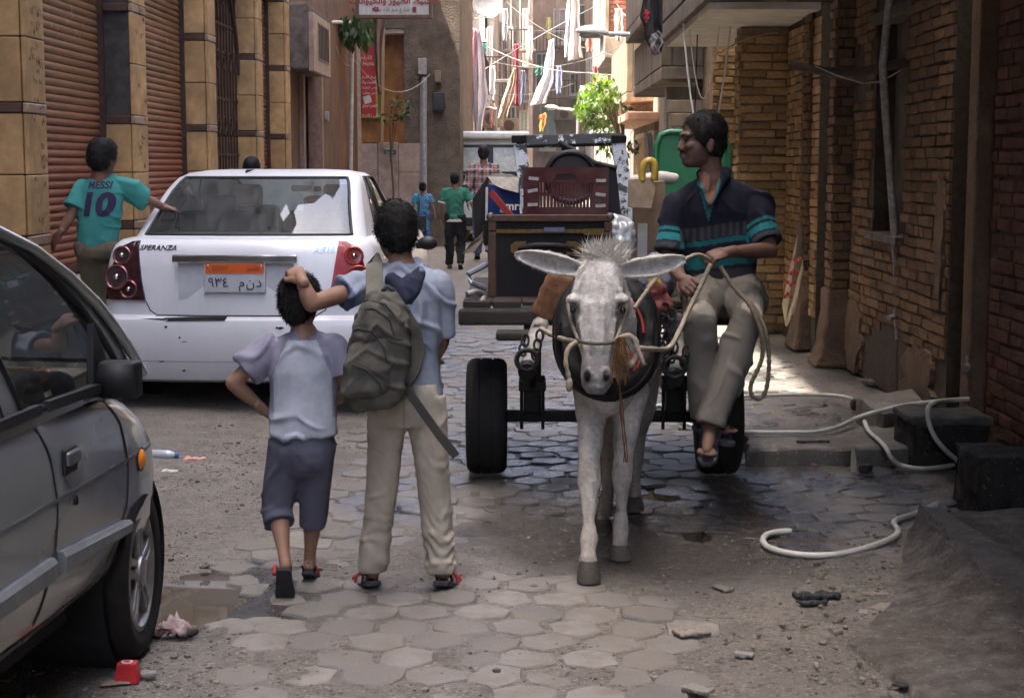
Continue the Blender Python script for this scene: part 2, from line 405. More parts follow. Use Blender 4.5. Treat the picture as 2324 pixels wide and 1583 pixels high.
M_water = NT('puddle_water').fin((.028, .024, .02), .03, None, IOR=1.33)
M_mudwater = NT('muddy_water').fin((.085, .072, .056), .02, None, IOR=1.33)
def sheet(x0, x1, y0, y1, d, fn, name):
    nx, ny = int((x1-x0)/d), int((y1-y0)/d); xs, ys = np.linspace(x0, x1, nx+1), np.linspace(y0, y1, ny+1)
    X, Y = np.meshgrid(xs, ys); X, Y = X.ravel(), Y.ravel(); Z = fn(X, Y)
    mb = MB(); mb.v = list(zip(X, Y, Z))
    mb.f = [(j*(nx+1)+i, j*(nx+1)+i+1, (j+1)*(nx+1)+i+1, (j+1)*(nx+1)+i) for j in range(ny) for i in range(nx)]; mb.mi = [0]*len(mb.f); return mb
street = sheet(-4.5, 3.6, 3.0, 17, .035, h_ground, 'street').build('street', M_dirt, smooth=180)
tag(street, 'damp dirt street strewn with grit between old buildings', kind='structure')
gm = MB(); gm.add([(-80, -60, -.06), (80, -60, -.06), (80, 160, -.06), (-80, 160, -.06)], [(0, 1, 2, 3)])
tag(gm.build('ground', M_dirt), 'dusty ground carrying the whole street', kind='structure')
far = sheet(-4.5, 4.5, 16.9, 95, .5, lambda x, y: .02*fbm(np.stack([x, y, x*0], 1), .5, 9)-.01+.006*np.clip(y-20, 0, 40), 'far_street').build('street_far', M_dirt, smooth=180)
tag(far, 'sunlit stretch of dusty street beyond the cart', kind='structure')
for i, (p, lv) in enumerate(((PUD[0], -.036), (PUD[1], -.030), (PUD[2], -.022))):
    mb = MB(); n = 28; rg = random.Random(i)
    pts = [(p[0]+p[2]*1.25*math.cos(a)*(1+.15*rg.uniform(-1, 1)), p[1]+p[3]*1.25*math.sin(a)*(1+.15*rg.uniform(-1, 1)), lv+(.004 if i == 0 else 0)) for a in [2*math.pi*j/n for j in range(n)]]
    mb.add(pts, [tuple(range(n))]); o = mb.build('puddle', M_mudwater if i == 0 else M_water)
    tag(o, ['muddy brown puddle beside the silver car front wheel', 'dark puddle beside the donkey hind hooves', 'small dark puddle between donkey and white hose'][i], 'puddle', None, 'structure')
# pavers: irregular hexagons, half buried
rg = random.Random(11); pv_var = []
for k in range(16):
    n = 6; ang = [R(60*j+30+rg.uniform(-11, 11)) for j in range(n)]; rad = [.111*rg.uniform(.82, 1.1) for j in range(n)]
    poly = []
    for j in range(n):                               # broken, uneven edges
        a0, r0, a1, r1 = ang[j], rad[j], ang[(j+1) % n]+(2*math.pi if j == n-1 else 0), rad[(j+1) % n]
        p0, p1 = V((r0*math.cos(a0), r0*math.sin(a0), 0)), V((r1*math.cos(a1), r1*math.sin(a1), 0)); poly += [p0, p0.lerp(p1, .5)+V((rg.uniform(-.006, .006), rg.uniform(-.006, .006), 0))]
    mb = MB(); tz = [rg.uniform(-.003, .003) for _ in poly]
    mb.loft([[p*1.0+V((0, 0, -.09)) for p in poly], [p*1.0+V((0, 0, -.012)) for p in poly], [p*.95+V((0, 0, -.003+tz[i])) for i, p in enumerate(poly)], [p*.86+V((0, 0, .0)) for p in poly]])
    pv_var.append((mb, mb.mesh('paver', M_paver)))
spots = []
dx, dy = .200, .174
for j in range(0, 64):
    for i in range(-8, 12):
        x = i*dx+(dx/2 if j % 2 else 0)+.35+rg.uniform(-.012, .012)+.05*math.sin(j*.5); y = 4.35+j*dy+rg.uniform(-.012, .012)
        edge = -1.05+.14*math.sin(y*1.7)-.10*max(0, 5.6-y)
        if x < edge or x > 2.02+.1*math.sin(y*2.1) or (y < 9.7 and y > 8.3 and x > 1.15): continue
        spots.append((x, y))
sx = np.array(spots); gh = h_ground(sx[:, 0], sx[:, 1])
Pn = np.stack([sx[:, 0], sx[:, 1], sx[:, 0]*0], 1); bury = fbm(Pn, .8, 21, 2)
zz = []
for (x, y), g, b in zip(spots, gh, bury):
    low = .003*max(0, 0)-.014*max(0, b+.1)
    if x > .5 and y < 6.3: low -= .032*min(1, (x-.5)/.5)*min(1, (6.5-y)/.6)
    if y < 5.2: low -= .003
    zz.append(g+.007+low+rg.uniform(-.004, .004))
order = sorted(range(len(spots)), key=lambda i: spots[i][1] + 2*(zz[i] < gh[i]-.004))
rest = MB()
for rank, i in enumerate(order):
    x, y = spots[i]; k = rg.randrange(16); rz = R(60*rg.randrange(6)+rg.uniform(-5, 5)); tl = (R(rg.uniform(-1.3, 1.3)), R(rg.uniform(-1.3, 1.3)), rz)
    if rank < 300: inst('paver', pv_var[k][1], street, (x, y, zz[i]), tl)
    else:
        mt = M.Translation((x, y, zz[i])) @ M.Rotation(tl[0], 4, 'X') @ M.Rotation(tl[1], 4, 'Y') @ rotz(rz)
        rest.add(pv_var[k][0].v, pv_var[k][0].f, 0, mt)
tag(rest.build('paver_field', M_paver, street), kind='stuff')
# grit and litter of stones
gr = MB(); rg = random.Random(5); rs_ = np.random.RandomState(5); ng = 15000
gy = 4.4+7*rs_.rand(ng)**1.5; gx = rs_.uniform(-1.9, 2.2, ng); gz_ = h_ground(gx, gy)
gk = (fbm(np.stack([gx, gy, gx*0], 1), 1.7, 44, 2) > -.05+.25*rs_.rand(ng)) & ~((gx > -.9) & ~((gx > .5) & (gy < 6.6)) & (rs_.rand(ng) < .75))
for x, y, z in zip(gx[gk], gy[gk], gz_[gk]):
    r = rg.uniform(.002, .008)*(2.2 if rg.random() < .05 else 1)
    gr.ell((x, y, z+r*.3), (r*rg.uniform(.7, 1.5), r*rg.uniform(.7, 1.3), r*rg.uniform(.4, .8)), M.Rotation(rg.uniform(0, 6), 3, 'Z'), nu=5, nv=3)
M_grit = mat('grit', (.23, .195, .15), .9, rnd=.6, var=.3, scale=30)
tag(gr.build('gravel', M_grit), 'loose grit and pebbles scattered over the street', 'gravel', None, 'stuff')
# ================================================================ left building with roller shutters
M_tile = mat('sand_tile', (.54, .335, .145), .55, c2=(.44, .265, .11), var=.28, scale=3.5, bump=.18, bscale=60, rnd=.16, dirt=.45, dirtc=(.16, .10, .055))
M_band = mat('brown_band_tile', (.085, .04, .028), .5, var=.3, scale=5, rnd=.2)
M_cement = mat('bare_cement', (.075, .068, .06), .9, c2=(.045, .04, .037), var=.5, scale=4, bump=.5, bscale=30)
M_shut = NT('shutter_paint')
def _sh():
    t = M_shut; geo = t.n('NewGeometry'); P = geo.outputs['Position']; z = t.n('SeparateXYZ', {0: P}).outputs[2]
    low = t.n('MapRange', {0: t.math('ADD', z, t.math('MULTIPLY', t.noise(2, 3, co=P), .3)), 1: 2.35, 2: 1.75})
    c = t.mix(low, (.30, .15, .068), (.33, .11, .058))
    c = t.mix(1.0, c, t.ramp(t.noise(5, 7, .7, co=t.n('Mapping', {0: P, 3: (1, .5, 3)}).outputs[0]), [(.25, .55), (.75, 1.15)]), 'MULTIPLY')
    c = t.mix(1.0, c, t.ramp(t.rnd(), [(0, .85), (1, 1.06)]), 'MULTIPLY')
    ch = t.noise(9, 3, .6, co=t.n('Mapping', {0: P, 3: (1, 3.5, .8)}).outputs[0])
    zb = t.math('MULTIPLY', t.n('MapRange', {0: z, 1: 2.45, 2: 2.6}), t.n('MapRange', {0: z, 1: 2.95, 2: 2.75}))
    c = t.mix(t.math('MULTIPLY', zb, t.ramp(ch, [(.64, 0), (.67, .8)])), c, (.5, .45, .38))
    c = t.mix(t.ramp(t.noise(3, 8, .75, co=P), [(.55, 0), (.75, .5)]), c, (.11, .075, .05))
    return t.fin(c, .62, t.bump(t.noise(40, 4, co=P), .15, .004))
M_shut = _sh()
M_rust = mat('rusty_iron', (.085, .042, .026), .8, c2=(.05, .028, .02), var=.4, scale=14, bump=.3, bscale=90)
M_wallL = mat('upper_wall_plaster', (.24, .18, .12), .9, c2=(.18, .13, .09), var=.3, scale=1.5, bump=.4, bscale=22, dirt=.3)
B1 = thing('shuttered_building', 'tan tiled building with red brown roller shutters and iron gate', 'building', (-3.3, 15, 0))
XF, XS = -3.1, -3.36
mb = MB(); mb.bb(-5.3, -3.34, 9.3, 21, 3.9, 12.6); mb.bb(-5.3, -3.345, -16, 9.3, 3.9, 19); mb.bb(-10, -5.3, -16, 22, 0, 17.8); mb.bb(-5.3, -3.6, 5.5, 21, 0, 3.9); mb.bb(-5.3, -3.3, -16, 5.5, 0, 3.9)
mb.build('wall', M_wallL, B1)
MB().bb(-5.4, -5.32, -16, 22, 21.15, 31).build('sun_blocker', M_wallL, B1); [MB().bb(-5.48, -5.34, y, y+.14, 17.8, 21.15).build('sun_blocker_post', M_rust, B1) for y in (-15, -8, -1, 6, 21.7)]  # unseen panel on posts, added to narrow the sun to a strip
mb = MB(); mb.bb(-3.6, -3.14, -16, 20.9, 3.9, 4.15); mb.build('ledge', M_wallL, B1, bevel=.02)
tile_me = {}
def tile(parent, x0, x1, y0, y1, z0, z1, m, name='tile'):
    MB().bb(x0, x1, y0, y1, z0, z1).build(name, m, parent, bevel=.006, bseg=1)
bands = (.28, 1.12, 1.945, 2.815, 3.68)
for pi, (ya, yb) in enumerate(((9.88, 10.27), (12.57, 13.0), (15.52, 15.9), (18.35, 18.7), (20.55, 20.85))):
    core = MB().bb(-3.6, XF-.03, ya+.03, yb-.03, 0, 3.9).build('pillar', M_cement, B1)
    for bi in range(4):
        z0, z1 = bands[bi]+.03, bands[bi+1]-.03; zm = (z0+z1)/2
        for q, (za, zb) in enumerate(((z0+.006, zm-.003), (zm+.003, z1-.006))):
            if not (pi == 1 and bi >= 2): tile(core, -3.6, XF-.035, ya, ya+.03, za, zb, M_tile)        # face toward the camera
            tile(core, XF-.03, XF, ya+.004, yb, za, zb, M_tile)                                            # face toward the street
        if not (pi == 1 and bi > 2): tile(core, -3.6, XF-.035, ya-.004, ya+.03, z1, z1+.06, M_band, 'band_tile')
        tile(core, XF-.03, XF+.004, ya, yb+.003, z1, z1+.06, mat('pale_band_tile', (.30, .20, .13), .5, var=.3, scale=6), 'band_tile')
    tile(core, -3.6, XF-.035, ya-.004, ya+.03, 0, .31, M_tile); tile(core, XF-.03, XF, ya, yb, 0, .31, M_tile)
    sc_ = MB(); rg = random.Random(pi)                                                                   # pen scribbles on the street side
    if pi in (0, 1):
        for k in range(46 if pi == 0 else 16):
            y0, z0 = rg.uniform(ya+.05, yb-.1), rg.uniform(1.15, 2.9); L = rg.uniform(.03, .14); pts = []
            for q in range(9): pts.append((XF+.004, y0+L*q/9, z0+.02*math.sin(q*rg.uniform(1.5, 2.6))+rg.uniform(-.01, .01)))
            sc_ = MB().tube(pts, .0011, 4); sc_.build('scribble', mat('ink', (.16, .12, .08), .8), core)
slat = MB(); prof = [(0, -.03), (.006, -.026), (.012, -.012), (.0135, .004), (.010, .018), (.002, .026), (-.002, .03)]
slat.add([(x, y, z) for y in (0, 1) for x, z in prof], [(i, i+1, i+8, i+7) for i in range(6)]); slat_me = slat.mesh('slat', M_shut); slat_me.shade_smooth()
for k, (ya, yb, zb) in enumerate(((10.27, 12.57, .86), (13.0, 15.52, .86), (18.7, 20.55, .86), (6.6, 9.88, .9))):
    s_ = MB(); s_.bb(XS-.05, XS-.01, ya, yb, zb-.02, 3.9).build('shutter', M_rust, B1) if False else None
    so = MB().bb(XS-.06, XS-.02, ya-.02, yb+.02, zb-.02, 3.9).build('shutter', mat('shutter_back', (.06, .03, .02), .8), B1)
    n = int((3.9-zb)/.056)
    for i in range(n):
        o = inst('slat', slat_me, so); o.location = cm(so).inverted() @ V((XS-.02, ya, zb+.03+i*.056)); o.scale = (1, yb-ya, .93)
    MB().bb(XS-.03, XS+.02, ya, yb, zb-.05, zb+.005).build('bottom_rail', M_rust, so)
    for yy in (ya+.012, yb-.012): MB().bb(XS-.02, XS+.035, yy-.02, yy+.02, zb-.06, 3.9).build('guide_rail', M_rust, so)
ga = thing('iron_gate', 'rusty ornamental iron gate between two tan pillars', 'gate', (-3.3, 17.1, 0)); ga.parent = None
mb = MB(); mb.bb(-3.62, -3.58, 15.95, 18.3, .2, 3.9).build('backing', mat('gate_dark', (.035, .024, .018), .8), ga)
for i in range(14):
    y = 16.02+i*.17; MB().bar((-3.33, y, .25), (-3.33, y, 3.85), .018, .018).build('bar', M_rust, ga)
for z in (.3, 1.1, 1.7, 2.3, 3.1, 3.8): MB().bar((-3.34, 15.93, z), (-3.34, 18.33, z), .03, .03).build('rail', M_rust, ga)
for z in (1.4, 2.0, 2.7, 3.4):
    for i in range(7):
        y = 16.1+i*.34; MB().tube([(-3.32, y+.08*math.cos(a)*(1-a/14), z+.13*math.sin(a)*(1-a/14)) for a in [q*.55 for q in range(15)]], .009, 5).build('scroll', M_rust, ga)
mb = MB(); mb.tube([(-3.31, 17.13+1.15*math.cos(a), 2.6+1.0*math.sin(a)) for a in [math.pi*q/20 for q in range(21)]], .022, 6); mb.build('arch', M_rust, ga)
M_step = mat('pale_step_stone', (.30, .25, .19), .8, c2=(.2, .15, .1), var=.4, scale=5, bump=.3, bscale=40, dirt=.5, st=(1, 1, .3))
for (ya, yb) in ((10.3, 12.55), (13.02, 15.5), (18.72, 20.5)):
    MB().bb(-3.55, -3.02, ya, yb, 0, .74).build('doorstep', M_step, B1, bevel=.015)
    MB().bb(-3.55, -2.99, ya-.0, yb+.0, .745, .79).build('doorstep_slab', M_step, B1, bevel=.01)
sw = MB().bb(-3.3, -2.86, 3.5, 20.9, -.06, .26).build('pavement', M_step, bevel=.02); tag(sw, 'narrow raised pavement along the shutters', kind='structure')
for k in range(17): MB().bb(-3.29, -2.85, 3.55+k*1.02, 3.55+k*1.02+.99, .262, .285).build('paving_slab', M_step, sw, bevel=.008, bseg=1)
# ================================================================ brown plaster building further along
M_brown = mat('red_brown_plaster', (.22, .11, .056), .9, c2=(.17, .088, .048), var=.45, scale=1.6, bump=.45, bscale=18, dirt=.5, dirtc=(.09, .06, .045), st=(1, 1, .5))
M_taupe = mat('rough_taupe_plaster', (.155, .118, .083), .95, c2=(.115, .088, .063), var=.45, scale=1.8, bump=.9, bscale=26, dirt=.5, dirtc=(.075, .055, .04), bdist=.03)
M_marble = mat('orange_marble', (.45, .19, .035), .35, c2=(.33, .12, .02), var=.4, scale=4, bump=.05, st=(1, 1, .6))
M_pmarble = mat('pink_marble', (.42, .31, .24), .45, c2=(.34, .24, .18), var=.35, scale=3, dirt=.4, dirtc=(.2, .12, .08))
M_white = mat('old_white_paint', (.62, .58, .52), .7, var=.25, scale=5, dirt=.3)
M_pipe = mat('grey_pipe', (.32, .31, .30), .6, var=.3, scale=8, dirt=.3)
B2 = thing('brown_plaster_building', 'brown plaster building with marble shop corner and drain pipe', 'building', (-3.2, 28, 0))
mb = MB(); mb.bb(-9, -3.2, 20.9, 22.4, 0, 20); mb.bb(-9, -3.2, 24.5, 27, 0, 20); mb.bb(-9, -3.2, 27, 30.02, 0, 9); mb.bb(-9, -3.2, 22.4, 24.5, 3.0, 20); mb.bb(-9, -3.7, 22.4, 24.5, 0, 3)
mb.build('side_wall', M_brown, B2)
mb = MB(); cx_ = -2.33
mb.bb(cx_, -1.29, 30.0, 37, 0, 6.2); mb.bb(-5, cx_, 30.6, 37, 0, 6.2); mb.bb(-3.2, cx_, 30.0, 30.6, 4.1, 6.2)
mb.build('corner_wall', M_taupe, B2)
mb = MB(); mb.bb(-3.74, -3.66, 22.42, 24.48, 0, 2.98); mb.build('door', mat('dark_door', (.03, .024, .02), .7), B2)
for y in (22.42, 24.40): MB().bb(-3.35, -3.14, y-.08, y+.1, 0, 3.0).build('door_frame', mat('pinkish_frame', (.30, .19, .14), .7, var=.3), B2)
MB().bb(-3.1999, cx_, 30.5, 30.598, 2.0, 4.08).build('marble_panel', M_marble, B2)
MB().bb(-3.19, -2.78, 30.02, 30.1, 2.0, 4.1).build('marble_panel', M_marble, B2)
MB().bb(-3.19, cx_+.01, 30.05, 30.6, 4.02, 4.095).build('niche_ceiling', M_white, B2)
for x0, x1, z0, z1 in ((-3.17, -2.84, 0, 1.98), (-2.825, -2.45, .95, 2.0), (-2.825, -2.45, 0, .94), (-2.44, -2.0, 1.45, 1.98), (-2.44, -1.98, 0, 1.44)):
    MB().bb(x0, x1, 29.95, 29.985, z0, z1).build('marble_slab', M_pmarble, B2, bevel=.004, bseg=1)
MB().bb(-3.21, -3.13, 29.88, 29.99, 0, 4.0).build('corner_strip', mat('peach_strip', (.5, .36, .25), .7, var=.3), B2)
MB().bar((-2.74, 29.9, 1.9), (-2.70, 29.9, 4.1), .05, .05).build('wood_strip', mat('raw_wood', (.42, .27, .15), .7, var=.3, st=(8, 8, 1)), B2)
dp = thing('drain_pipe', 'grey steel drain pipe fixed to the brown plaster corner', 'pipe', (-1.95, 29.9, 0))
MB().tube([(-1.97, 29.91, 0), (-1.95, 29.91, 3.2)], .055, 10).build('pipe', M_pipe, dp, smooth=60); MB().tube([(-2.02, 29.93, .3), (-2.0, 29.93, 3.1)], .03, 8).build('pipe', M_pipe, dp, smooth=60)
MB().bb(-2.06, -1.90, 29.85, 29.97, 3.25, 3.55).build('junction_box', M_pipe, dp, bevel=.01)
wp = thing('water_pipe', 'thin white water pipe bent down the brown plaster wall', 'pipe', (-3.12, 28.3, 0))
MB().tube([W(718, 0, 25), W(718, 46, 25), W(722, 50, 25.2), W(795, 52, 28), W(799, 58, 28), W(799, 130, 28), W(796, 400, 28.2), W(795, 520, 28.2)], .035, 8).build('pipe', M_white, wp, smooth=60)
for nm, lb, p0, p1, y, m_ in (('meter_box', 'black meter box hanging on the taupe corner wall', (982, 210), (1008, 252), 29.85, mat('black_box', (.03, .03, .032), .5)),
                        ('meter_box', 'open rusty meter box above the black meter box', (985, 160), (1000, 188), 29.87, mat('tan_box', (.2, .15, .1), .7)),
                        ('switch_box', 'small grey switch box on the brown wall by the pipe', (724, 253), (745, 275), 25.1, M_pipe)):
    a, b = W(p0[0], p1[1], y), W(p1[0], p0[1], y)
    t_ = thing(nm, lb, 'box', ((a.x+b.x)/2, y, a.z)); MB().bb(a.x, b.x, y, y+.12, a.z, b.z).build('case', m_, t_, bevel=.012)
    MB().bb(a.x+.02, b.x-.02, y-.012, y, a.z+.03, b.z-.05).build('cover', m_, t_, bevel=.005, bseg=1)
ac = thing('air_conditioner', 'old window air conditioner on a crumbling concrete box', 'air conditioner', (-3.05, 22.3, 2.8))
M_conc = mat('crumbling_concrete', (.19, .155, .125), .95, c2=(.12, .095, .075), var=.5, scale=3, bump=.9, bscale=20, bdist=.03)
MB().bb(-3.3, -2.93, 21.35, 23.25, 2.85, 3.72).build('concrete_box', M_conc, ac, bevel=.03); MB().bb(-2.93, -2.86, 21.4, 23.2, 2.83, 3.6).build('front_panel', M_pmarble, ac, bevel=.01)
MB().bb(-2.862, -2.845, 21.8, 22.9, 3.0, 3.5).build('grille_frame', mat('old_grille', (.25, .22, .19), .6, var=.5, scale=12), ac)
for i in range(7): MB().bb(-2.85, -2.835, 21.83+i*.155, 21.88+i*.155, 3.02, 3.48).build('grille_bar', M_rust, ac)
# hanging direction sign, red shop sign
sg = thing('hanging_sign', 'white painted board sign with red lettering and arrow high overhead', 'sign', W(893, 40, 26.5))
a, b = W(815, 34, 26.5), W(973, -60, 26.5); tl = R(-1.2)
MB().bb(a.x, b.x, 26.5, 26.56, a.z, b.z).build('board', mat('sign_white', (.55, .53, .49), .6, var=.25, scale=4, st=(6, 6, .6), dirt=.25), sg)
for x0, x1, z0, z1 in ((a.x-.05, b.x+.05, a.z-.06, a.z), (a.x-.05, b.x+.05, b.z, b.z+.06), (a.x-.05, a.x, a.z, b.z), (b.x, b.x+.05, a.z, b.z)): MB().bb(x0, x1, 26.47, 26.6, z0, z1).build('frame', mat('sign_frame', (.13, .075, .05), .6, var=.3), sg, bevel=.006, bseg=1)
M_ink_r, M_ink_k, M_ink_w = mat('sign_red', (.30, .03, .03), .6, var=.15), mat('sign_black', (.05, .04, .045), .6), mat('sign_pale', (.72, .68, .62), .6, var=.1)
FX = M.Rotation(R(90), 4, 'X')
def sign_text(t, px, py, Y, size, m, parent, name='lettering', **kw):
    p = W(px, py, Y); return text_on(t, size, M.Translation(p) @ FX, name, m, parent, ext=.002, **kw)
sign_text(arabic('لتحنيط الطيور والحيوانات'), 893, 2, 26.49, .145, M_ink_r, sg, bold=.004)
sign_text(arabic('١٩ شارع عبد الله نصار'), 893, 22, 26.49, .085, M_ink_k, sg)
for pl in ([(843, 21), (853, 14), (853, 28)], [(854, 16), (859, 16), (859, 27), (854, 27)], [(936, 16), (945, 16), (945, 29), (936, 29)]):
    mb = MB(); ps = [W(x, y, 26.494) for x, y in pl]; mb.add(ps+[p+V((0, .004, 0)) for p in ps], [tuple(range(len(ps)))[::-1]]).build('arrow_mark', M_ink_r, sg)
rs = thing('red_shop_sign', 'tall red shop sign with green and yellow border and white lettering', 'sign', W(842, 275, 29.9))
a, b = W(823, 272, 29.9), W(861, 78, 29.9)
MB().bb(a.x, b.x, 29.88, 29.93, a.z, b.z).build('green_board', mat('sign_green', (.08, .16, .04), .6), rs)
MB().bb(a.x, b.x-.04, 29.865, 29.882, a.z+.03, b.z-.25).build('yellow_border', mat('sign_yellow', (.55, .3, .02), .6), rs)
MB().bb(a.x, b.x-.075, 29.85, 29.868, a.z+.06, a.z+1.02).build('red_panel', mat('sign_redp', (.42, .03, .035), .55, var=.12), rs)
MB().bb(a.x, b.x-.075, 29.85, 29.868, a.z+1.06, a.z+1.35).build('red_panel', mat('sign_redp', (0, 0, 0)), rs)
for tx, py, s_ in (('دار الأرقم', 131, .1), ('لتحنيط', 145, .1), ('تحنيط القرش', 175, .07), ('الأقصاء والأ', 187, .07), ('عرض العقيقة', 199, .06), ('عرض متكررة', 211, .06), ('اللهم اجعل', 240, .07), ('وفي ذلك فل', 262, .075)):
    sign_text(arabic(tx), 839, py, 29.847, s_, M_ink_w, rs)
nt = MB(); c = W(834, 226, 29.843); nt.box(c, (.14, .004, .14), M.Rotation(R(-18), 3, 'Y')).build('pasted_note', M_white, rs)
sp = thing('street_plate', 'small dark green address plate on pale marble slab', 'sign', W(885, 345, 29.93)); a, b = W(872, 351, 29.93), W(899, 340, 29.93)
MB().bb(a.x, b.x, 29.93, 29.945, a.z, b.z).build('plate', mat('plate_green', (.05, .11, .08), .5), sp); sign_text(arabic('شارع'), 885, 345, 29.925, .07, M_ink_w, sp)
aw = MB(); A = [W(845, 30, 28.9), W(880, 40, 28.9), W(872, 95, 29.2), W(870, 180, 29.3), W(862, 215, 29.3), W(848, 120, 29.2)]
aw.grid(lambda u, v: (W(838+u*(40-28*v), 25, 29).lerp(W(858+u*8, 215, 29.3), v)+V((.0, .12*math.sin(u*9)*(1-v*.5), .0))), 14, 16)
tag(aw.build('torn_awning', mat('awning_cloth', (.16, .095, .085), .9, c2=(.27, .2, .14), var=.3, scale=2, st=(5, 5, .6)), smooth=180, solid=.008), 'torn brown cloth awning hanging beside the red sign', 'awning')
# ================================================================ right-hand brick walls
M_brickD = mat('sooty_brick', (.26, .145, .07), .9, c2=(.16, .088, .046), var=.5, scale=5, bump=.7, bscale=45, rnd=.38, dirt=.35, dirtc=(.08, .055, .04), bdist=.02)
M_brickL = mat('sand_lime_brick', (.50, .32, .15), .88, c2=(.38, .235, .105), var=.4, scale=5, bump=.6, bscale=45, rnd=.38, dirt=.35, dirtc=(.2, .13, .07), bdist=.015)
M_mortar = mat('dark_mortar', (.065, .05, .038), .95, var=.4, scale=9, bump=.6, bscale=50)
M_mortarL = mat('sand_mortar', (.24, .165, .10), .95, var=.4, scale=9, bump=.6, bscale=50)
M_dplas = mat('stained_plaster', (.155, .105, .068), .92, c2=(.10, .072, .052), var=.4, scale=2.6, bump=.9, bscale=24, dirt=.5, dirtc=(.19, .085, .048), bdist=.03)
M_gplas = mat('grey_patch_plaster', (.13, .115, .10), .92, c2=(.085, .07, .06), var=.5, scale=3, bump=.5, bscale=30)
rb = random.Random(3); BV = []
for k in range(8):
    mb = MB(); j = lambda a: rb.uniform(-a, a)
    lo_ = [(-.5+j(.012), 0, -.5+j(.06)), (.5+j(.012), 0, -.5+j(.06)), (.5+j(.012), 0, .5+j(.06)), (-.5+j(.012), 0, .5+j(.06))]
    hi = [(x*.955+j(.008), -1+j(.12), z*.86+j(.03)) for x, y, z in lo_]
    mid = [(x*1.0, -.72, z*1.0) for x, y, z in lo_]
    mb.loft([lo_, mid, hi], cap=True); BV.append(mb)
def brick_run(parent, org, du, nrm, L, z0, z1, m, lim, skip=None, bl=.235, bh=.062, gap=.013, dep=.022, jit=.006, seed=0, header=.0):
    """brick courses on a plane: the lim largest in view are parts, the rest one mass"""
    rq = random.Random(seed); du, nrm, org = V(du).normalized(), V(nrm).normalized(), V(org)
    dr_ = du if du.cross(-nrm).z > 0 else -du; rot = M((dr_, -nrm, V((0, 0, 1)))).transposed(); mes = [b.mesh('brick', m) for b in BV]; items = []
    n = int((z1-z0)/(bh+gap))
    for i in range(n):
        z = z0+(i+.5)*(bh+gap); u = -rq.random()*bl*.5-(bl*.5 if i % 2 else 0)
        while u < L:
            l = bl*rq.uniform(.85, 1.1)*(0.5 if rq.random() < header else 1); a, b = max(u, 0), min(u+l, L)
            if b-a > .04 and not (skip and skip((a+b)/2, z)):
                d = dep*rq.uniform(.6, 1.25); c = org+du*((a+b)/2)+V((0, 0, z+rq.uniform(-1, 1)*jit))+nrm*0
                items.append((c, b-a, d, rq.randrange(8), rq.uniform(-.012, .012)))
            u += l+gap
    items.sort(key=lambda t: (t[0]-V((0, 0, 1.6))).length+(50 if t[0].z > 1.8+t[0].y*.103 else 0)); rest = MB()
    pim = cm(parent).inverted()
    for q, (c, l, d, k, tw) in enumerate(items):
        r = rot @ M.Rotation(tw, 3, 'Y')
        if q < lim:
            o = inst('brick', mes[k], parent, pim @ c, r.to_euler(), (l, d, bh))
        else: rest.add(BV[k].v, BV[k].f, 0, M.LocRotScale(c, r.to_quaternion(), V((l, d, bh))))
    if rest.v: tag(rest.build('brick_courses', m, parent), kind='stuff')
R1 = thing('old_brick_house', 'sooty old brick house with plaster piers in deep shade', 'building', (2.6, 12, 0))
XR = 2.5
def yx(px, X=XR): return X*3600/(px-1200)
ya, yb = yx(2036), yx(1968)                        # bricked-up window recess
mb = MB(); mb.bb(XR+.03, 8, 9.55, ya, 0, 12); mb.bb(XR+.03, 8, yb, 13.35, 0, 12); mb.bb(XR+.03, 8, ya, yb, 0, 1.1); mb.bb(XR+.03, 8, ya, yb, 2.6, 12); mb.bb(XR+.2, 8, ya, yb, 1.1, 2.6)
mb.bb(2.42, 8, 13.35, 15, 0, 12)
mb.build('wall', M_mortar, R1)
MB().bb(XR+.17, XR+.21, ya-.02, yb+.02, 1.08, 2.62).build('blocked_window', M_gplas, R1)
MB().bb(XR-.03, XR+.2, ya-.03, yb+.03, 1.05, 1.11).build('sill', M_gplas, R1, bevel=.01); MB().bb(XR, XR+.2, ya-.1, yb+.1, 2.6, 2.68).build('lintel', M_gplas, R1, bevel=.01)
piers = [(yx(1860), yx(1840)), (yx(1920), yx(1904))]
def sk1(u, z):
    y = 9.56+u
    if ya-.05 < y < yb+.05 and 1.02 < z < 2.7: return True
    if any(a-.08 < y < b+.08 for a, b in piers): return True
    s = float(fbm(np.array([[y, z, 0.]]), .9, 31, 2)[0])
    return (z < .35+.3*s and s > -.2) or s > .85
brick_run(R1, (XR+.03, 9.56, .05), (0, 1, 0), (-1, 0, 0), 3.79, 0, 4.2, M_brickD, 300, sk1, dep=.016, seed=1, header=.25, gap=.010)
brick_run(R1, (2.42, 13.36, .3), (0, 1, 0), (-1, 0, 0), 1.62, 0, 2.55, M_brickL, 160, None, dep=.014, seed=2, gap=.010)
pl = MB()                                             # patches of old render over the bricks
rq = random.Random(8)
for k, (yc, zc, w, h) in enumerate(((10.2, .2, .5, .25), (12.3, .25, .4, .3), (9.7, 1.2, .12, .5))):
    pts = [(XR-.004-.001*k, yc+w*math.cos(a)*(.8+.45*float(fbm(np.array([[math.cos(a), math.sin(a), k*3.]]), 1.6, 7, 3)[0])+rq.uniform(-.04, .04)), max(0, zc+h*math.sin(a)*(.8+.45*float(fbm(np.array([[math.cos(a), math.sin(a), k*3.]]), 1.6, 8, 3)[0])+rq.uniform(-.04, .04)))) for a in [2*math.pi*q/60 for q in range(60)]]
    mb = MB(); mb.loft([pts, [(XR+.04, p[1], p[2]) for p in pts]]).build('render_patch', M_dplas, R1)
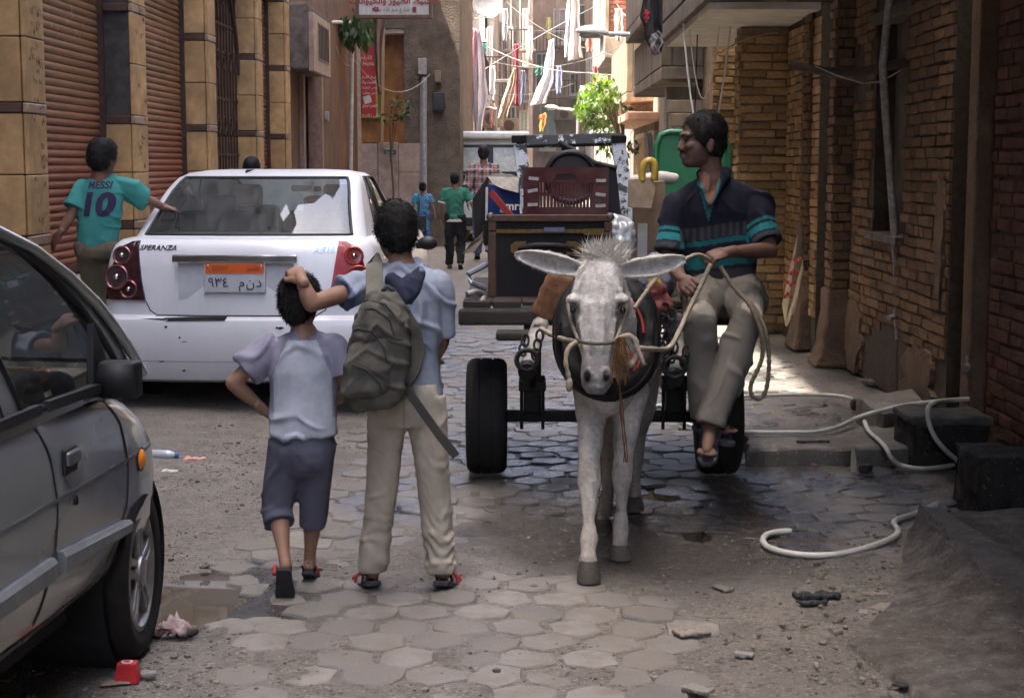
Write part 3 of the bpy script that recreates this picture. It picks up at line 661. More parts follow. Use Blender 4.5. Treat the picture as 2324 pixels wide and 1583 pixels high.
for k, (a, b) in enumerate(piers):
    rings = []
    for z in np.linspace(0, .62, 8):
        f = .09*math.exp(-z*5)+.012; jj = lambda: rq.uniform(-.012, .012)
        rings.append([(XR-.13-f+jj(), a-f*.6+jj(), z), (XR+.06, a-f*.6+jj(), z), (XR+.06, b+f*.4+jj(), z), (XR-.13-f+jj(), b+f*.4+jj(), z)])
    MB().loft(rings).build('pier_base', M_dplas, R1, bevel=.025)
    pc = MB().bb(XR-.10, XR+.06, a+.02, b-.02, .5, 4.6).build('pier', M_mortar, R1)
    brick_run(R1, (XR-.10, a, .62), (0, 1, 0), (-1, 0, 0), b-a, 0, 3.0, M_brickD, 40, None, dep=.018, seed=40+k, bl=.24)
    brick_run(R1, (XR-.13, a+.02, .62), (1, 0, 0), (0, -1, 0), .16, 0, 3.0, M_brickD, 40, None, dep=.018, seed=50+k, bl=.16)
# cream brick wings that face the street
R2 = thing('cream_brick_house', 'cream brick house wing under a white balcony slab', 'building', (2.3, 15.2, 0))
mb = MB(); mb.bb(1.985, 2.42, 15.03, 15.4, 0, 2.86); mb.bb(2.42, 8, 15, 19, 0, 12); mb.bb(2.06, 2.42, 18.03, 18.4, 0, 3.0); mb.build('wall', M_mortarL, R2)
brick_run(R2, (1.975, 15.03, .02), (1, 0, 0), (0, -1, 0), .45, 0, 2.84, M_brickL, 150, None, dep=.03, seed=4, bl=.3, bh=.066)
brick_run(R2, (2.06, 18.03, .02), (1, 0, 0), (0, -1, 0), .36, 0, 2.9, M_brickL, 90, None, dep=.03, seed=5)
brick_run(R2, (1.985, 15.03, .02), (0, 1, 0), (-1, 0, 0), .36, 0, 2.84, M_brickL, 30, None, dep=.02, seed=6)
M_under = mat('white_soffit', (.66, .62, .54), .85, var=.22, scale=2.5, bump=.2, dirt=.35, dirtc=(.36, .27, .17))
mb = MB(); mb.bb(1.5, 2.9, 13.4, 17.6, 2.87, 2.93); mb.build('balcony_soffit', M_under, R2)
MB().bb(1.46, 2.9, 13.34, 17.66, 2.934, 3.12).build('balcony_slab', M_conc, R2, bevel=.02)
MB().bb(1.46, 2.9, 13.34, 13.46, 3.125, 4.1).build('parapet', mat('dark_parapet', (.05, .042, .036), .9, var=.4, bump=.5), R2, bevel=.02); MB().bb(1.46, 1.58, 13.47, 17.66, 3.125, 4.1).build('parapet', M_conc, R2, bevel=.02)
# near wall at the edge of the picture
R0 = thing('dark_corner_house', 'dark stained house front at the alley edge with a recessed doorway', 'building', (2.7, 8, 0))
mb = MB(); mb.bb(2.60, 8, 4.2, 9.15, 0, 11); mb.bb(3.0, 8, 9.15, 9.56, 0, 11); mb.bb(2.6, 8, -16, 4.2, 0, 11); mb.build('wall', M_dplas, R0)
MB().bb(2.96, 3.0, 9.15, 9.55, 0, 2.6).build('door', mat('black_door', (.018, .015, .013), .8), R0)
MB().bb(2.5, 2.62, 8.95, 9.15, 0, 4.2).build('door_jamb', M_dplas, R0, bevel=.02)
brick_run(R0, (2.6, 6.6, .1), (0, 1, 0), (-1, 0, 0), 2.3, 0, 3.4, mat('red_brick_dark', (.14, .062, .036), .9, var=.5, rnd=.4, bump=.5, bscale=40), 120, lambda u, z: fbm(np.array([[u, z, 3.]]), 1.3, 5, 2)[0] > .35, seed=9, dep=.02)
MB().bb(.95, 2.62, 2.0, 9.1, 3.45, 3.62).build('balcony_slab', M_conc, R0, bevel=.02); MB().bb(.95, 1.07, 2.0, 9.1, 3.625, 4.6).build('parapet', M_conc, R0, bevel=.02)  # unseen balcony, added to shade the near right wall and the driver
MB().bb(1.45, 2.55, 9.6, 12.9, 3.75, 3.92).build('balcony_slab', M_conc, R1, bevel=.02); MB().bb(1.45, 1.57, 9.6, 12.9, 3.925, 4.9).build('parapet', M_conc, R1, bevel=.02)  # unseen balcony, added to shade the brick wall and ground below
M_steel = mat('galvanised_pipe', (.30, .29, .28), .55, metal=.5, var=.45, scale=14, dirt=.5, dirtc=(.13, .06, .03), bump=.2)
pw = thing('water_pipe', 'rust spotted white water pipe beside the dark doorway', 'pipe', (2.5, 9.2, 0))
a = [W(2238, -30, 9.0), W(2222, 250, 9.0), W(2212, 600, 9.0), W(2204, 820, 9.0)]
MB().tube(a, .021, 10).build('pipe', M_steel, pw, smooth=60); p = a[-1]
MB().tube([p+V((0, 0, .03)), p+V((0, 0, -.06))], .032, 12).build('valve', M_steel, pw, smooth=40); MB().tube([p+V((0, 0, -.02)), p+V((-.05, -.06, -.035))], .022, 10).build('spout', M_steel, pw, smooth=40); MB().tube([p+V((0, 0, -.05)), p+V((.01, .02, -.5))], .024, 10).build('pipe', M_rust, pw, smooth=40)
for z in (2.1, 1.4): MB().tube([(p.x+.03, p.y, z), (p.x+.15, p.y, z)], .012, 6).build('bracket', M_rust, pw)
pw = thing('water_pipe', 'grey pipe slanting down in front of the bricked up window', 'pipe', (2.35, 10.9, 0))
pts = [W(2020, -10, 11), W(2003, 150, 11), W(2010, 260, 11), W(2022, 420, 11), W(2032, 560, 10.95), W(2040, 700, 10.9)]
MB().tube(pts, .027, 10).build('pipe', M_steel, pw, smooth=60); p = pts[-1]
MB().tube([p, W(2045, 770, 10.85)], .04, 10).build('coupling', M_steel, pw, smooth=60); MB().tube([W(2045, 770, 10.85), W(2043, 905, 10.8)], .035, 10).build('pipe', M_rust, pw, smooth=60)
MB().tube([p+V((-.02, 0, -.05)), p+V((-.08, -.05, -.06))], .02, 10).build('tap', M_steel, pw, smooth=40)
bp = MB(); pts = [W(1795, 148, 12), W(1850, 158, 11.9), W(1905, 168, 11.7), W(1950, 165, 11.5), W(2010, 152, 11.3), W(2065, 140, 11.1)]
rp = thing('crossed_pole', 'dark wooden pole fixed level across the slanting pipe', 'pole', (2.2, 11.5, 2.3)); bp.tube(pts, [.03, .033, .036, .036, .034, .034], 8).build('pole', mat('black_wood', (.045, .032, .025), .85, var=.4, scale=14, bump=.4), rp, smooth=60)
MB().tube([W(1850, 150, 11.85), W(1900, 172, 11.65), W(1960, 190, 11.4), W(2000, 185, 11.3), W(2045, 160, 11.15)], .006, 5).build('wire', M_steel, rp)
# steps, slabs and kerbs along the right-hand side
M_slab = mat('worn_concrete', (.155, .14, .122), .9, c2=(.11, .098, .085), var=.4, scale=4, bump=.6, bscale=35, dirt=.4, dirtc=(.10, .08, .06), fleck=.25)
def rough_slab(name, pts, z0, z1, m, label, cat, seed=0, kind=None, seg=7, amp=.012):
    """broken concrete: a many-sided outline with chipped edges"""
    rq = random.Random(seed); out = []
    for i in range(len(pts)):
        a, b = V((*pts[i], 0)), V((*pts[(i+1) % len(pts)], 0))
        for k in range(seg): p = a.lerp(b, k/seg); out.append(V((p.x+rq.uniform(-amp, amp), p.y+rq.uniform(-amp, amp), 0)))
    c = sum(out, V())/len(out); zt = [rq.uniform(-.006, .006) for _ in out]
    mb = MB(); mb.loft([[p+V((0, 0, z0)) for p in out], [p+V((0, 0, z1-.03)) for p in out], [c+(p-c)*.99+V((0, 0, z1-.008+zt[i])) for i, p in enumerate(out)], [c+(p-c)*.94+V((0, 0, z1)) for p in out]])
    o = mb.build(name, m); return tag(o, label, cat, None, kind)
q = lambda x, y, z=0: tuple(G(x, y, z))[:2]
rough_slab('concrete_slab', [q(1698, 1054), q(2070, 1052), q(2050, 962, .08), q(1688, 985, .08)], -.05, .085, M_slab, 'broken low concrete slab behind the cart wheel', 'slab', 1, amp=.02)
rough_slab('concrete_slab', [q(2000, 1005), q(2110, 985), q(2070, 905, .1), q(1945, 925, .1)], .0, .17, M_slab, 'tilted concrete slab leaning on the dark step', 'slab', 2)
M_black = mat('sooty_stone', (.020, .017, .015), .9, c2=(.016, .014, .012), var=.5, scale=6, bump=.6, bscale=40, fleck=.12)
def rough_box(name, m, parent, c, d, vox=.014, amp=.016, seed=1):
    mb = MB(); mb.box(c, d); return blob(mb, name, m, parent, vox, 2, disp=lambda P, N: amp*fbm(P, 7, seed, 4)+amp*1.2*np.minimum(0, fbm(P, 4, seed+3, 2)))
st = thing('stone_step', 'dark stone doorstep block with pale worn top', 'step', (2.3, 8.6, 0))
a, b = G(2065, 1062), G(2210, 1062); rough_box('block', M_black, st, (a.x+.22, a.y+.21, .11), (.40, .40, .25), seed=2); rough_box('tread', mat('worn_tread', (.09, .08, .07), .85, c2=(.06, .053, .046), var=.4, scale=6, bump=.5), st, (a.x+.21, a.y+.21, .25), (.44, .44, .05), amp=.012, seed=3)
a = G(2206, 1175); ob_ = rough_box('stone_block', M_black, None, (a.x+.45, a.y+.22, .13), (.86, .42, .30), seed=5, amp=.022); tag(ob_, 'sooty stone block with sparkling flecks at the alley edge', 'block')
kb = [q(2085, 1150, .12), q(2140, 1155, .12), q(2400, 1330, .12), q(2400, 1420, .1), q(2215, 1310, .12)]
rough_slab('kerb', kb, -.05, .13, M_slab, 'cracked concrete kerb sloping to the street', 'kerb', 5, 'structure', amp=.012)
# concrete apron in the corner: a sloping skirt from the kerb to the street
ap = MB(); top = [V((*q(2085, 1150, .12), .12)), V((*q(2120, 1185, .12), .125)), V((*q(2215, 1290, .12), .13)), V((*q(2300, 1345, .12), .13)), V((*q(2460, 1420, .12), .13)), V((*q(2700, 1520, .12), .13))]
bot = [G(2058, 1210), G(2040, 1290), G(2020, 1380), G(1905, 1475), G(2040, 1560), G(2120, 1700)]
NU, NV = 140, 90; pts_ = []
for jv in range(NV+1):
    for iu in range(NU+1):
        u, v = iu/NU, jv/NV; i = min(int(u*5), 4); f = u*5-i; a = top[i].lerp(top[i+1], f); p = a.lerp(bot[i].lerp(bot[i+1], f), v); pts_.append((p.x, p.y, a.z, v, u))
pts_ = np.array(pts_); Q = np.stack([pts_[:, 0], pts_[:, 1], pts_[:, 0]*0], 1); s_n = fbm(Q, 3.2, 2, 5)*np.clip(.25+pts_[:, 4]*4, 0, 1); cr_ = fbm(Q*np.array([2, 7, 1]), 3, 12, 2); v_ = pts_[:, 3]
zz_ = pts_[:, 2]*(1-v_)**2.2+.014*s_n*(1-.3*v_)-.018*np.maximum(0, .14-np.abs(cr_))*4*(1-.7*v_)*np.clip(pts_[:, 4]*5, 0, 1)+np.where(v_ < .98, .018, -.04)
ap.v = [tuple(t) for t in np.stack([pts_[:, 0]+.04*s_n, pts_[:, 1]+.04*s_n, zz_], 1)]; ap.f = [(jv*(NU+1)+iu, jv*(NU+1)+iu+1, (jv+1)*(NU+1)+iu+1, (jv+1)*(NU+1)+iu) for jv in range(NV) for iu in range(NU)]; ap.mi = [0]*len(ap.f)
M_apron = mat('smooth_cement', (.18, .16, .138), .9, c2=(.105, .092, .078), var=.55, scale=5, bump=1.0, bscale=30, dirt=.5, dirtc=(.12, .095, .07), fleck=.2, bdist=.03)
tag(ap.build('cement_apron', M_apron, smooth=180), 'sloping grey cement apron in the lower corner', 'apron', None, 'structure')
rough_slab('pavement_near', [q(2150, 1165, .1), q(2420, 1150, .1), q(2600, 1500, .1), q(2480, 1560, .12), q(2215, 1312, .12)], 0, .115, M_apron, 'flat cement paving behind the kerb', None, 6, 'structure')
# ================================================================ the far alley
M_far = [mat('far_grey_plaster', (.30, .27, .235), .9, c2=(.22, .195, .17), var=.35, scale=1.2, dirt=.4, st=(1, 1, .4), bump=.4, bscale=12), mat('far_taupe_plaster', (.50, .44, .37), .9, c2=(.40, .345, .285), var=.35, scale=1.1, dirt=.35, st=(1, 1, .4)),
         mat('far_brown_plaster', (.46, .33, .26), .9, c2=(.37, .26, .20), var=.3, scale=1.3, dirt=.35, st=(1, 1, .4)), mat('far_cream_plaster', (.30, .24, .175), .9, c2=(.21, .165, .118), var=.5, scale=1.6, dirt=.3, st=(1, 1, .4), bump=.6, bscale=10),
         mat('far_dark_plaster', (.13, .105, .085), .9, var=.4, scale=1.5, st=(1, 1, .4))]
M_glassd = mat('dark_pane', (.03, .032, .036), .15, var=.2); M_shutg = mat('grey_louvre', (.34, .33, .33), .7, var=.2); M_purple = mat('purple_door', (.13, .10, .22), .6, var=.2)
def bldg(name, label, x0, x1, y0, y1, h, m, z0=0):
    b = thing(name, label, 'building', ((x0+x1)/2, (y0+y1)/2, z0)); MB().bb(x0, x1, y0, y1, z0, h).build('wall', m, b); return b
def win_cam(b, px0, py0, px1, py1, Y, m=None, fm=None, bars=1):       # window in a wall that faces the camera
    a, c = W(px0, py1, Y), W(px1, py0, Y); f = MB(); t = .07; z = Y-.06
    for r in ((a.x, a.x+t, a.z, c.z), (c.x-t, c.x, a.z, c.z), (a.x+t, c.x-t, a.z, a.z+t), (a.x+t, c.x-t, c.z-t, c.z)): f.bb(r[0], r[1], z, Y, r[2], r[3])
    for k in range(bars): x = a.x+(c.x-a.x)*(k+1)/(bars+1); f.bb(x-.02, x+.02, z+.01, Y, a.z+t, c.z-t)
    w = f.build('window', fm or M_white, b); MB().bb(a.x+t, c.x-t, Y-.03, Y-.01, a.z+t, c.z-t).build('pane', m or M_glassd, w)
    MB().bb(a.x-.05, c.x+.05, Y-.12, Y, a.z-.08, a.z-.005).build('sill', M_white, w)
def win_side(b, X, y0, y1, z0, z1, s, m=None, fm=None):                # window in a wall along the street; s = way it faces
    t = .08; f = MB()
    for r in ((y0, y0+t, z0, z1), (y1-t, y1, z0, z1), (y0+t, y1-t, z0, z0+t), (y0+t, y1-t, z1-t, z1)): f.bb(min(X, X+s*.07), max(X, X+s*.07), *r)
    w = f.build('window', fm or M_white, b); MB().bb(min(X, X+s*.03), max(X, X+s*.03), y0+t, y1-t, z0+t, z1-t).build('pane', m or M_glassd, w)
    MB().bb(min(X, X+s*.14), max(X, X+s*.14), y0-.06, y1+.06, z0-.08, z0-.005).build('sill', M_white, w)
def balcony(b, x0, x1, y0, y1, z, m, h=.9, s=-1, rail=False):          # slab with parapet or railing
    MB().bb(x0, x1, y0, y1, z, z+.16).build('balcony_slab', m, b, bevel=.02); xo = x0 if s < 0 else x1
    if rail:
        r = MB(); r.bar((xo, y0, z+1), (xo, y1, z+1), .05, .05); [r.bar((xo, y0+(y1-y0)*k/14, z+.16), (xo, y0+(y1-y0)*k/14, z+1), .025, .025) for k in range(15)]
        [r.bar((x0+(x1-x0)*k/6, y0, z+.16), (x0+(x1-x0)*k/6, y0, z+1), .025, .025) for k in range(7)]; r.bar((x0, y0, z+1), (x1, y0, z+1), .05, .05); r.build('railing', M_rust, b)
    else:
        MB().bb(xo, xo+.12*(-s), y0, y1, z+.165, z+.16+h).build('parapet', m, b, bevel=.015); MB().bb(min(x0, x1)+.125, max(x0, x1), y0, y0+.12, z+.165, z+.16+h).build('parapet', m, b, bevel=.015)
L3 = bldg('pale_house', 'pale plaster house with louvred windows behind hanging laundry', -6.5, -1.75, 37.02, 52, 5.4, M_far[0]); MB().bb(-14, -6.5, 36, 60, 0, 16).build('rear_wing', M_far[1], L3)
for k in range(4):
    for z in (1.2, 4.4): win_side(L3, -1.75, 38+k*3.4, 39.8+k*3.4, z, z+1.9, 1, M_shutg if k % 2 else M_purple)
balcony(L3, -1.75, -1.15, 40, 46, 3.4, M_far[0], s=1, rail=True)
L4 = bldg('grey_house', 'grey house with a tall purple door and louvred shutters', -6.5, -1.12, 52, 60.45, 7.4, M_far[0])
win_cam(L4, 1082, 140, 1100, 232, 51.97, M_purple); win_cam(L4, 1088, 20, 1100, 90, 51.97, M_purple); win_cam(L4, 1104, 190, 1117, 240, 51.97, M_shutg); win_cam(L4, 1103, 60, 1119, 160, 51.97, M_shutg); win_cam(L4, 1080, 255, 1104, 330, 51.97, M_glassd)
win_side(L4, -1.12, 53, 55, 1.2, 3.2, 1, M_shutg); win_side(L4, -1.12, 56.5, 58.5, 1.2, 3.2, 1, M_purple)
L5 = bldg('taupe_house', 'tall dark taupe house with narrow ribs down its front', -9, .15, 60.5, 75, 16, M_far[1])
for k in range(7): x = -1.05+.17*k; MB().bb(x, x+.07, 60.38, 60.5, .3, 12).build('rib', M_far[4] if k % 2 else M_far[1], L5)
win_cam(L5, 1150, 60, 1165, 200, 60.36, M_glassd); win_cam(L5, 1185, 20, 1199, 150, 60.36, M_shutg); win_cam(L5, 1148, 240, 1172, 330, 60.36, mat('teal_panel', (.10, .16, .19), .6)); win_cam(L5, 1178, 250, 1200, 335, 60.36, mat('mint_panel', (.30, .42, .36), .6))
E5 = bldg('brown_end_house', 'brown house closing the far end of the alley', .1, 9, 74, 80, 15, M_far[2])
win_cam(E5, 1292, 165, 1318, 215, 73.95, M_glassd, M_white); win_cam(E5, 1215, 120, 1245, 200, 73.95, M_glassd); win_cam(E5, 1225, 240, 1262, 340, 73.95, mat('mint_panel', (0, 0, 0))); win_cam(E5, 1255, 20, 1285, 100, 73.95, M_shutg); win_cam(E5, 1290, 10, 1330, 90, 73.95, M_glassd)
for k in range(3): MB().bb(1.25+k*.5, 1.34+k*.5, 73.8, 73.95, 0, 14).build('rib', M_far[1], E5)
R5 = bldg('pinkish_house', 'pinkish brown house beyond the brick balcony', 2.55, 9, 48, 74, 12, M_far[2])
for k in range(5): win_side(R5, 2.55, 50+k*4.5, 51.8+k*4.5, 1.1, 3.0, -1, M_glassd); win_side(R5, 2.55, 50+k*4.5, 51.8+k*4.5, 4.6, 6.6, -1, M_shutg)
R4 = bldg('balcony_house', 'house with red brick infilled balcony jutting over the alley', 2.5, 9, 36, 48, 11, M_far[2])
MB().bb(1.9, 2.5, 40, 48, 4.2, 11).build('upper_storey', M_far[0], R4, bevel=.02)
M_brickR = mat('red_brick', (.36, .14, .085), .9, var=.3, rnd=.3, scale=9, bump=.4)
MB().bb(1.99, 2.95, 39.9, 39.99, 4.75, 9).build('brick_infill', mat('pale_mortar', (.35, .27, .22), .9), R4)
brick_run(R4, (2.0, 39.9, 4.76), (1, 0, 0), (0, -1, 0), .95, 0, 3, M_brickR, 160, None, bl=.3, bh=.085, gap=.02, dep=.03, seed=12)
MB().bb(1.88, 1.98, 39.82, 40, 4.2, 9).build('column', M_far[3], R4, bevel=.01); MB().bb(1.88, 3, 39.75, 40, 4.2, 4.7).build('edge_beam', M_far[3], R4, bevel=.01)
win_side(R4, 1.9, 41, 43, 5.0, 7.0, -1, M_glassd); win_side(R4, 2.5, 37, 39, 1.0, 3.0, -1); win_cam(R4, 1336, 60, 1352, 120, 39.9, M_glassd) if False else None
R3 = bldg('cream_house', 'cream plaster house with a peach canopy over its ground floor', 2.3, 9, 26, 36, 11, M_far[3])
balcony(R3, 1.8, 2.35, 29.6, 35, 2.75, M_far[3], h=1.0)
M_peach = mat('peach_canopy', (.62, .34, .21), .85, c2=(.68, .42, .28), var=.2, scale=2)
MB().bb(1.72, 2.3, 27.8, 35, 2.35, 2.5).build('canopy', M_peach, R3, bevel=.02)
balcony(R3, 1.55, 2.35, 26, 29.4, 5.4, M_far[3], h=1.0); win_side(R3, 2.3, 28.5, 30, .6, 2.2, -1, mat('tan_door', (.4, .28, .17), .6)); win_side(R3, 2.3, 31, 33.5, .4, 2.2, -1, mat('tan_door', (0, 0, 0))); win_side(R3, 2.3, 31, 32.6, 4.0, 5.6, -1)
R2b = bldg('balcony_stack_house', 'weathered cream house with stacked crumbling balconies and cables', 2.12, 9, 19.02, 26, 11, M_far[3])
balcony(R2b, 1.62, 2.15, 19.6, 24.8, 2.62, M_far[3], h=.55); balcony(R2b, 1.5, 2.15, 19.2, 25, 3.45, M_far[3], h=.9)
for yy in (19.3, 21.2, 23.2): MB().bb(1.64, 1.8, yy, yy+.2, 3.62, 5.6).build('column', M_far[3], R2b, bevel=.015)
win_side(R2b, 2.12, 20, 21, 0, 2.2, -1, mat('maroon_door', (.14, .04, .03), .6, var=.2), mat('maroon_door', (0, 0, 0))); win_side(R2b, 2.12, 22, 23.4, 1, 2.3, -1); win_side(R2b, 2.12, 21, 22.6, 3.9, 5.2, -1, M_glassd)
for k in range(3): MB().bb(1.7, 2.12, 19.25+k*.3, 19.5+k*.3, 2.05+k*.17, 2.2+k*.17).build('corbel', M_far[3], R2b, bevel=.01)
# ---------------------------------------------------------------- lamps, laundry, wires, trees
M_lampw = mat('lamp_white', (.72, .71, .68), .5, var=.12); M_cloth = {}
def lamp(px0, py0, px1, py1, Y, label, pole=None):
    a, b = W(px0, py0, Y), W(px1, py1, Y); L = thing('street_lamp', label, 'street lamp', b, group='street lamps down the alley'); d = (b-a); n = d.normalized()
    up = V((0, 0, 1)); k = d.length
    MB().tube([a+d*.36, a+d*.7+up*.01*k, b], [.03, .035, .04], 10).build('arm', M_lampw, L, smooth=60)
    hd = MB(); rings = []
    for t, w, h in ((0, .02, .03), (.04, .09, .09), (.14, .15, .15), (.26, .15, .17), (.36, .10, .13), (.42, .045, .06)):
        c = a+d*t; rings.append([c+V((0, math.cos(q)*w*k*.9, 0))+up*(math.sin(q)*h*k*(.62 if math.sin(q) > 0 else .18)) for q in [2*math.pi*j/14 for j in range(14)]])
    hd.loft(rings).build('lamp_head', M_lampw, L, smooth=70, sub=1)
    hd = MB(); hd.ell(a+d*.18-up*.03*k, (.13*k, .1*k, .045*k)).build('lens', mat('lamp_lens', (.4, .4, .4), .3), L, smooth=180)
    if pole: MB().tube([b, W(px1, pole, Y)], .035, 8).build('pole', M_pipe, L, smooth=60)
lamp(1305, 72, 1490, 84, 24, 'large white street lamp reaching out below the black laundry')
lamp(1237, 243, 1311, 252, 40, 'small white street lamp on a thin pole before the brown wall', 360)
lamp(1088, 240, 1126, 248, 45, 'smallest white street lamp near the pale laundry', 330)
def cloth(pts, Y, c, label, folds=5, amp=.05, c2=None, name='hanging_cloth', st=None, cat='laundry'):
    """hanging wash: left and right edges given from top to bottom"""
    Lp, Rp = pts; n = len(Lp)
    def fn(u, v):
        i = min(int(v*(n-1)), n-2); f = v*(n-1)-i; a = W(*Lp[i], Y).lerp(W(*Lp[i+1], Y), f); b = W(*Rp[i], Y).lerp(W(*Rp[i+1], Y), f); p = a.lerp(b, u)
        return p+V((.012*math.sin(v*15+u*5), amp*(math.sin(u*folds*2+v*1.7)+.4*math.sin(u*folds*5.3+1))*(.35+.65*v), 0))
    mb = MB(); mb.grid(fn, 24, 30); key = 'cloth%d' % len(M_cloth)
    M_cloth[key] = mat(key, c, .9, c2=c2, var=.18, scale=3, st=st)
    return tag(mb.build(name, M_cloth[key], smooth=180, solid=.006), label, cat, 'laundry hung over the alley')
cloth(([(1064, 66), (1060, 150), (1058, 262)], [(1076, 68), (1076, 160), (1072, 260)]), 37.6, (.25, .27, .36), 'bluish grey garment hung beside the taupe wall corner', amp=.08)
cloth(([(1072, 64), (1066, 170), (1066, 255)], [(1083, 66), (1082, 180), (1080, 262)]), 37.4, (.62, .30, .36), 'deep pink cloth hung behind the long pale sheet', amp=.07)
cloth(([(1084, 68), (1076, 180), (1074, 250), (1078, 300)], [(1090, 68), (1102, 160), (1107, 220), (1092, 302)]), 37.0, (.74, .66, .66), 'long pale pink sheet hung from a pole', amp=.09)
cloth(([(1165, 155), (1148, 200), (1128, 270)], [(1172, 155), (1168, 210), (1150, 268)]), 44, (.42, .29, .18), 'brown and cream striped sheet gathered at the top', c2=(.66, .55, .42), amp=.08, folds=8, st=(5, 1, .3))
cloth(([(1166, 100), (1166, 150), (1168, 240)], [(1178, 100), (1176, 150), (1178, 242)]), 45, (.32, .05, .08), 'narrow maroon cloth beside the striped sheet', amp=.06)
cloth(([(1246, 92), (1232, 170), (1202, 240)], [(1258, 88), (1256, 180), (1238, 235)]), 46, (.74, .75, .78), 'white sheet pulled aside like a curtain', amp=.1)
cloth(([(1212, 148), (1213, 160), (1214, 172)], [(1232, 148), (1232, 160), (1231, 172)]), 45.6, (.05, .14, .10), 'small dark green cloth above the white sheet', amp=.03)
cloth(([(1222, 262), (1224, 275), (1224, 300)], [(1240, 256), (1240, 275), (1232, 300)]), 45.8, (.40, .06, .05), 'red and yellow rag below the white sheet', c2=(.6, .42, .08), amp=.04)
cloth(([(1288, -20), (1284, 60), (1280, 132)], [(1298, -20), (1296, 60), (1290, 128)]), 36, (.78, .77, .78), 'narrow white garment hung high above the far lamp', amp=.06)
cloth(([(1296, -20), (1294, 60), (1288, 140)], [(1312, -20), (1316, 60), (1322, 132)]), 36.3, (.60, .54, .50), 'beige patterned garment beside the narrow white garment', c2=(.66, .60, .57), amp=.07)
cloth(([(1457, -20), (1456, 40), (1466, 80), (1480, 122)], [(1512, -20), (1518, 30), (1522, 70), (1500, 118)]), 18.7, (.022, .022, .026), 'black garments hung low before the big lamp', amp=.09, folds=6)
cloth(([(1463, 22), (1464, 36), (1465, 50)], [(1472, 24), (1471, 38), (1469, 52)]), 18.45, (.55, .05, .08), 'small red cloth tucked among the black garments', amp=.03)
cloth(([(1478, 78), (1474, 100), (1484, 128)], [(1496, 70), (1506, 90), (1496, 122)]), 18.4, (.20, .20, .21), 'thin grey cloth under the black garments', amp=.05)
for k, (p0, p1, Y0, Y1, sag, r, nm, lb, c) in enumerate((((1040, 60), (1060, 30), 34, 37, .1, .02, 'cable', 'pale cable tied to the taupe wall corner', (.5, .42, .33)), ((1050, 75), (1340, 165), 37, 42, .25, .02, 'clothes_line', 'long pale clothes line across the alley', (.6, .58, .54)),
        ((1058, 185), (1385, 0), 37, 46, -.1, .018, 'cable', 'dark cable rising across the far houses', (.16, .16, .18)), ((1335, 165), (1460, 165), 42, 30, .05, .015, 'cable', 'thin grey cable behind the tree branch', (.4, .38, .36)),
        ((1585, -10), (1570, 190), 16, 15.5, .9, .012, 'cable', 'black cable dangling below the balcony', (.03, .03, .03)), ((1548, 20), (1665, -5), 15.5, 15, 1.35, .016, 'cable', 'thick white cable looped under the balcony', (.7, .69, .66)), ((1560, 10), (1640, 0), 15.5, 15, .9, .01, 'cable', 'thin white cable looped under the balcony', (.65, .63, .6)),
        ((1620, 130), (1765, 75), 14.6, 14.8, -.05, .012, 'cable', 'tan cable run along the white balcony slab', (.42, .32, .2)), ((740, 25), (800, 145), 25, 27.8, .3, .012, 'cable', 'thin slack wire hanging by the white pipe', (.45, .4, .34)), ((800, 130), (975, 170), 28.5, 29.8, .45, .012, 'cable', 'sagging wire from white pipe to the drain pipe', (.4, .36, .3)),
        ((1045, 52), (1120, 32), 36.5, 38, 0, .03, 'clothes_pole', 'brown pole over the pink laundry', (.25, .2, .15)), ((1100, 18), (1140, 30), 38, 38, 0, .02, 'clothes_pole', 'short pole end with blue rope', (.3, .45, .42)))):
    a, b = W(*p0, Y0), W(*p1, Y1); pts = [a.lerp(b, t)+V((0, 0, -sag*4*t*(1-t))) for t in [i/16 for i in range(17)]]
    tag(MB().tube(pts, r*.55, 6).build(nm, mat('cord%d' % k, c, .7, var=.1), smooth=60), lb, nm.replace('_', ' '), 'cables and lines over the alley')
def leaf_mat(name, c, c2, tl):
    t = NT(name); r = t.rnd(); b = t.mix(r, c, c2); t.set(t.b.inputs['Base Color'], b); t.set(t.b.inputs['Roughness'], .5)
    x = t.n('BsdfTranslucent', {0: t.mix(1.0, b, (1.6, 1.8, .6), 'MULTIPLY')}); m = t.n('MixShader', {0: tl, 1: t.b, 2: x}); t.t.links.new(m.outputs[0], t.out.inputs[0]); return t.m
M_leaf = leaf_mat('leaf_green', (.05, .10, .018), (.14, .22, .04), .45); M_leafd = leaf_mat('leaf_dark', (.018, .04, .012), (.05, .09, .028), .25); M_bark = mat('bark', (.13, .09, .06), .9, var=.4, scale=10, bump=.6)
def tree(base, top, blobs, n, label, m, name='street_tree', leaf=.09, seed=0, tr=.05, droop=.5):
    rq = random.Random(seed); t = thing(name, label, 'tree', base); tk = MB(); base, top = V(base), V(top)
    tk.tube([base, base.lerp(top, .5)+V((.05, .0, 0)), top], [tr, tr*.8, tr*.5], 8); lf = MB()
    for c, r in blobs:
        c = V(c); tk.tube([top.lerp(base, .25), top.lerp(c, .5)+V((0, 0, .1)), c], [tr*.45, tr*.3, tr*.15], 6)
        for _ in range(int(n*r[0]*r[2]*30)):
            d = V((rq.gauss(0, 1), rq.gauss(0, 1), rq.gauss(0, 1))).normalized()*rq.random()**.45; p = c+V((d.x*r[0], d.y*r[1], d.z*r[2]))
            a = V((rq.uniform(-1, 1), rq.uniform(-1, 1), rq.uniform(-1, .3)-droop)).normalized(); s = a.cross(V((rq.uniform(-1, 1), rq.uniform(-1, 1), 1))).normalized(); l = leaf*rq.uniform(.6, 1.3); w = l*.28
            lf.add([p, p+a*l*.4+s*w, p+a*l, p+a*l*.4-s*w], [(0, 1, 2, 3)])
    tk.build('trunk', M_bark, t, smooth=60); tag(lf.build('crown', m, t), kind='stuff')
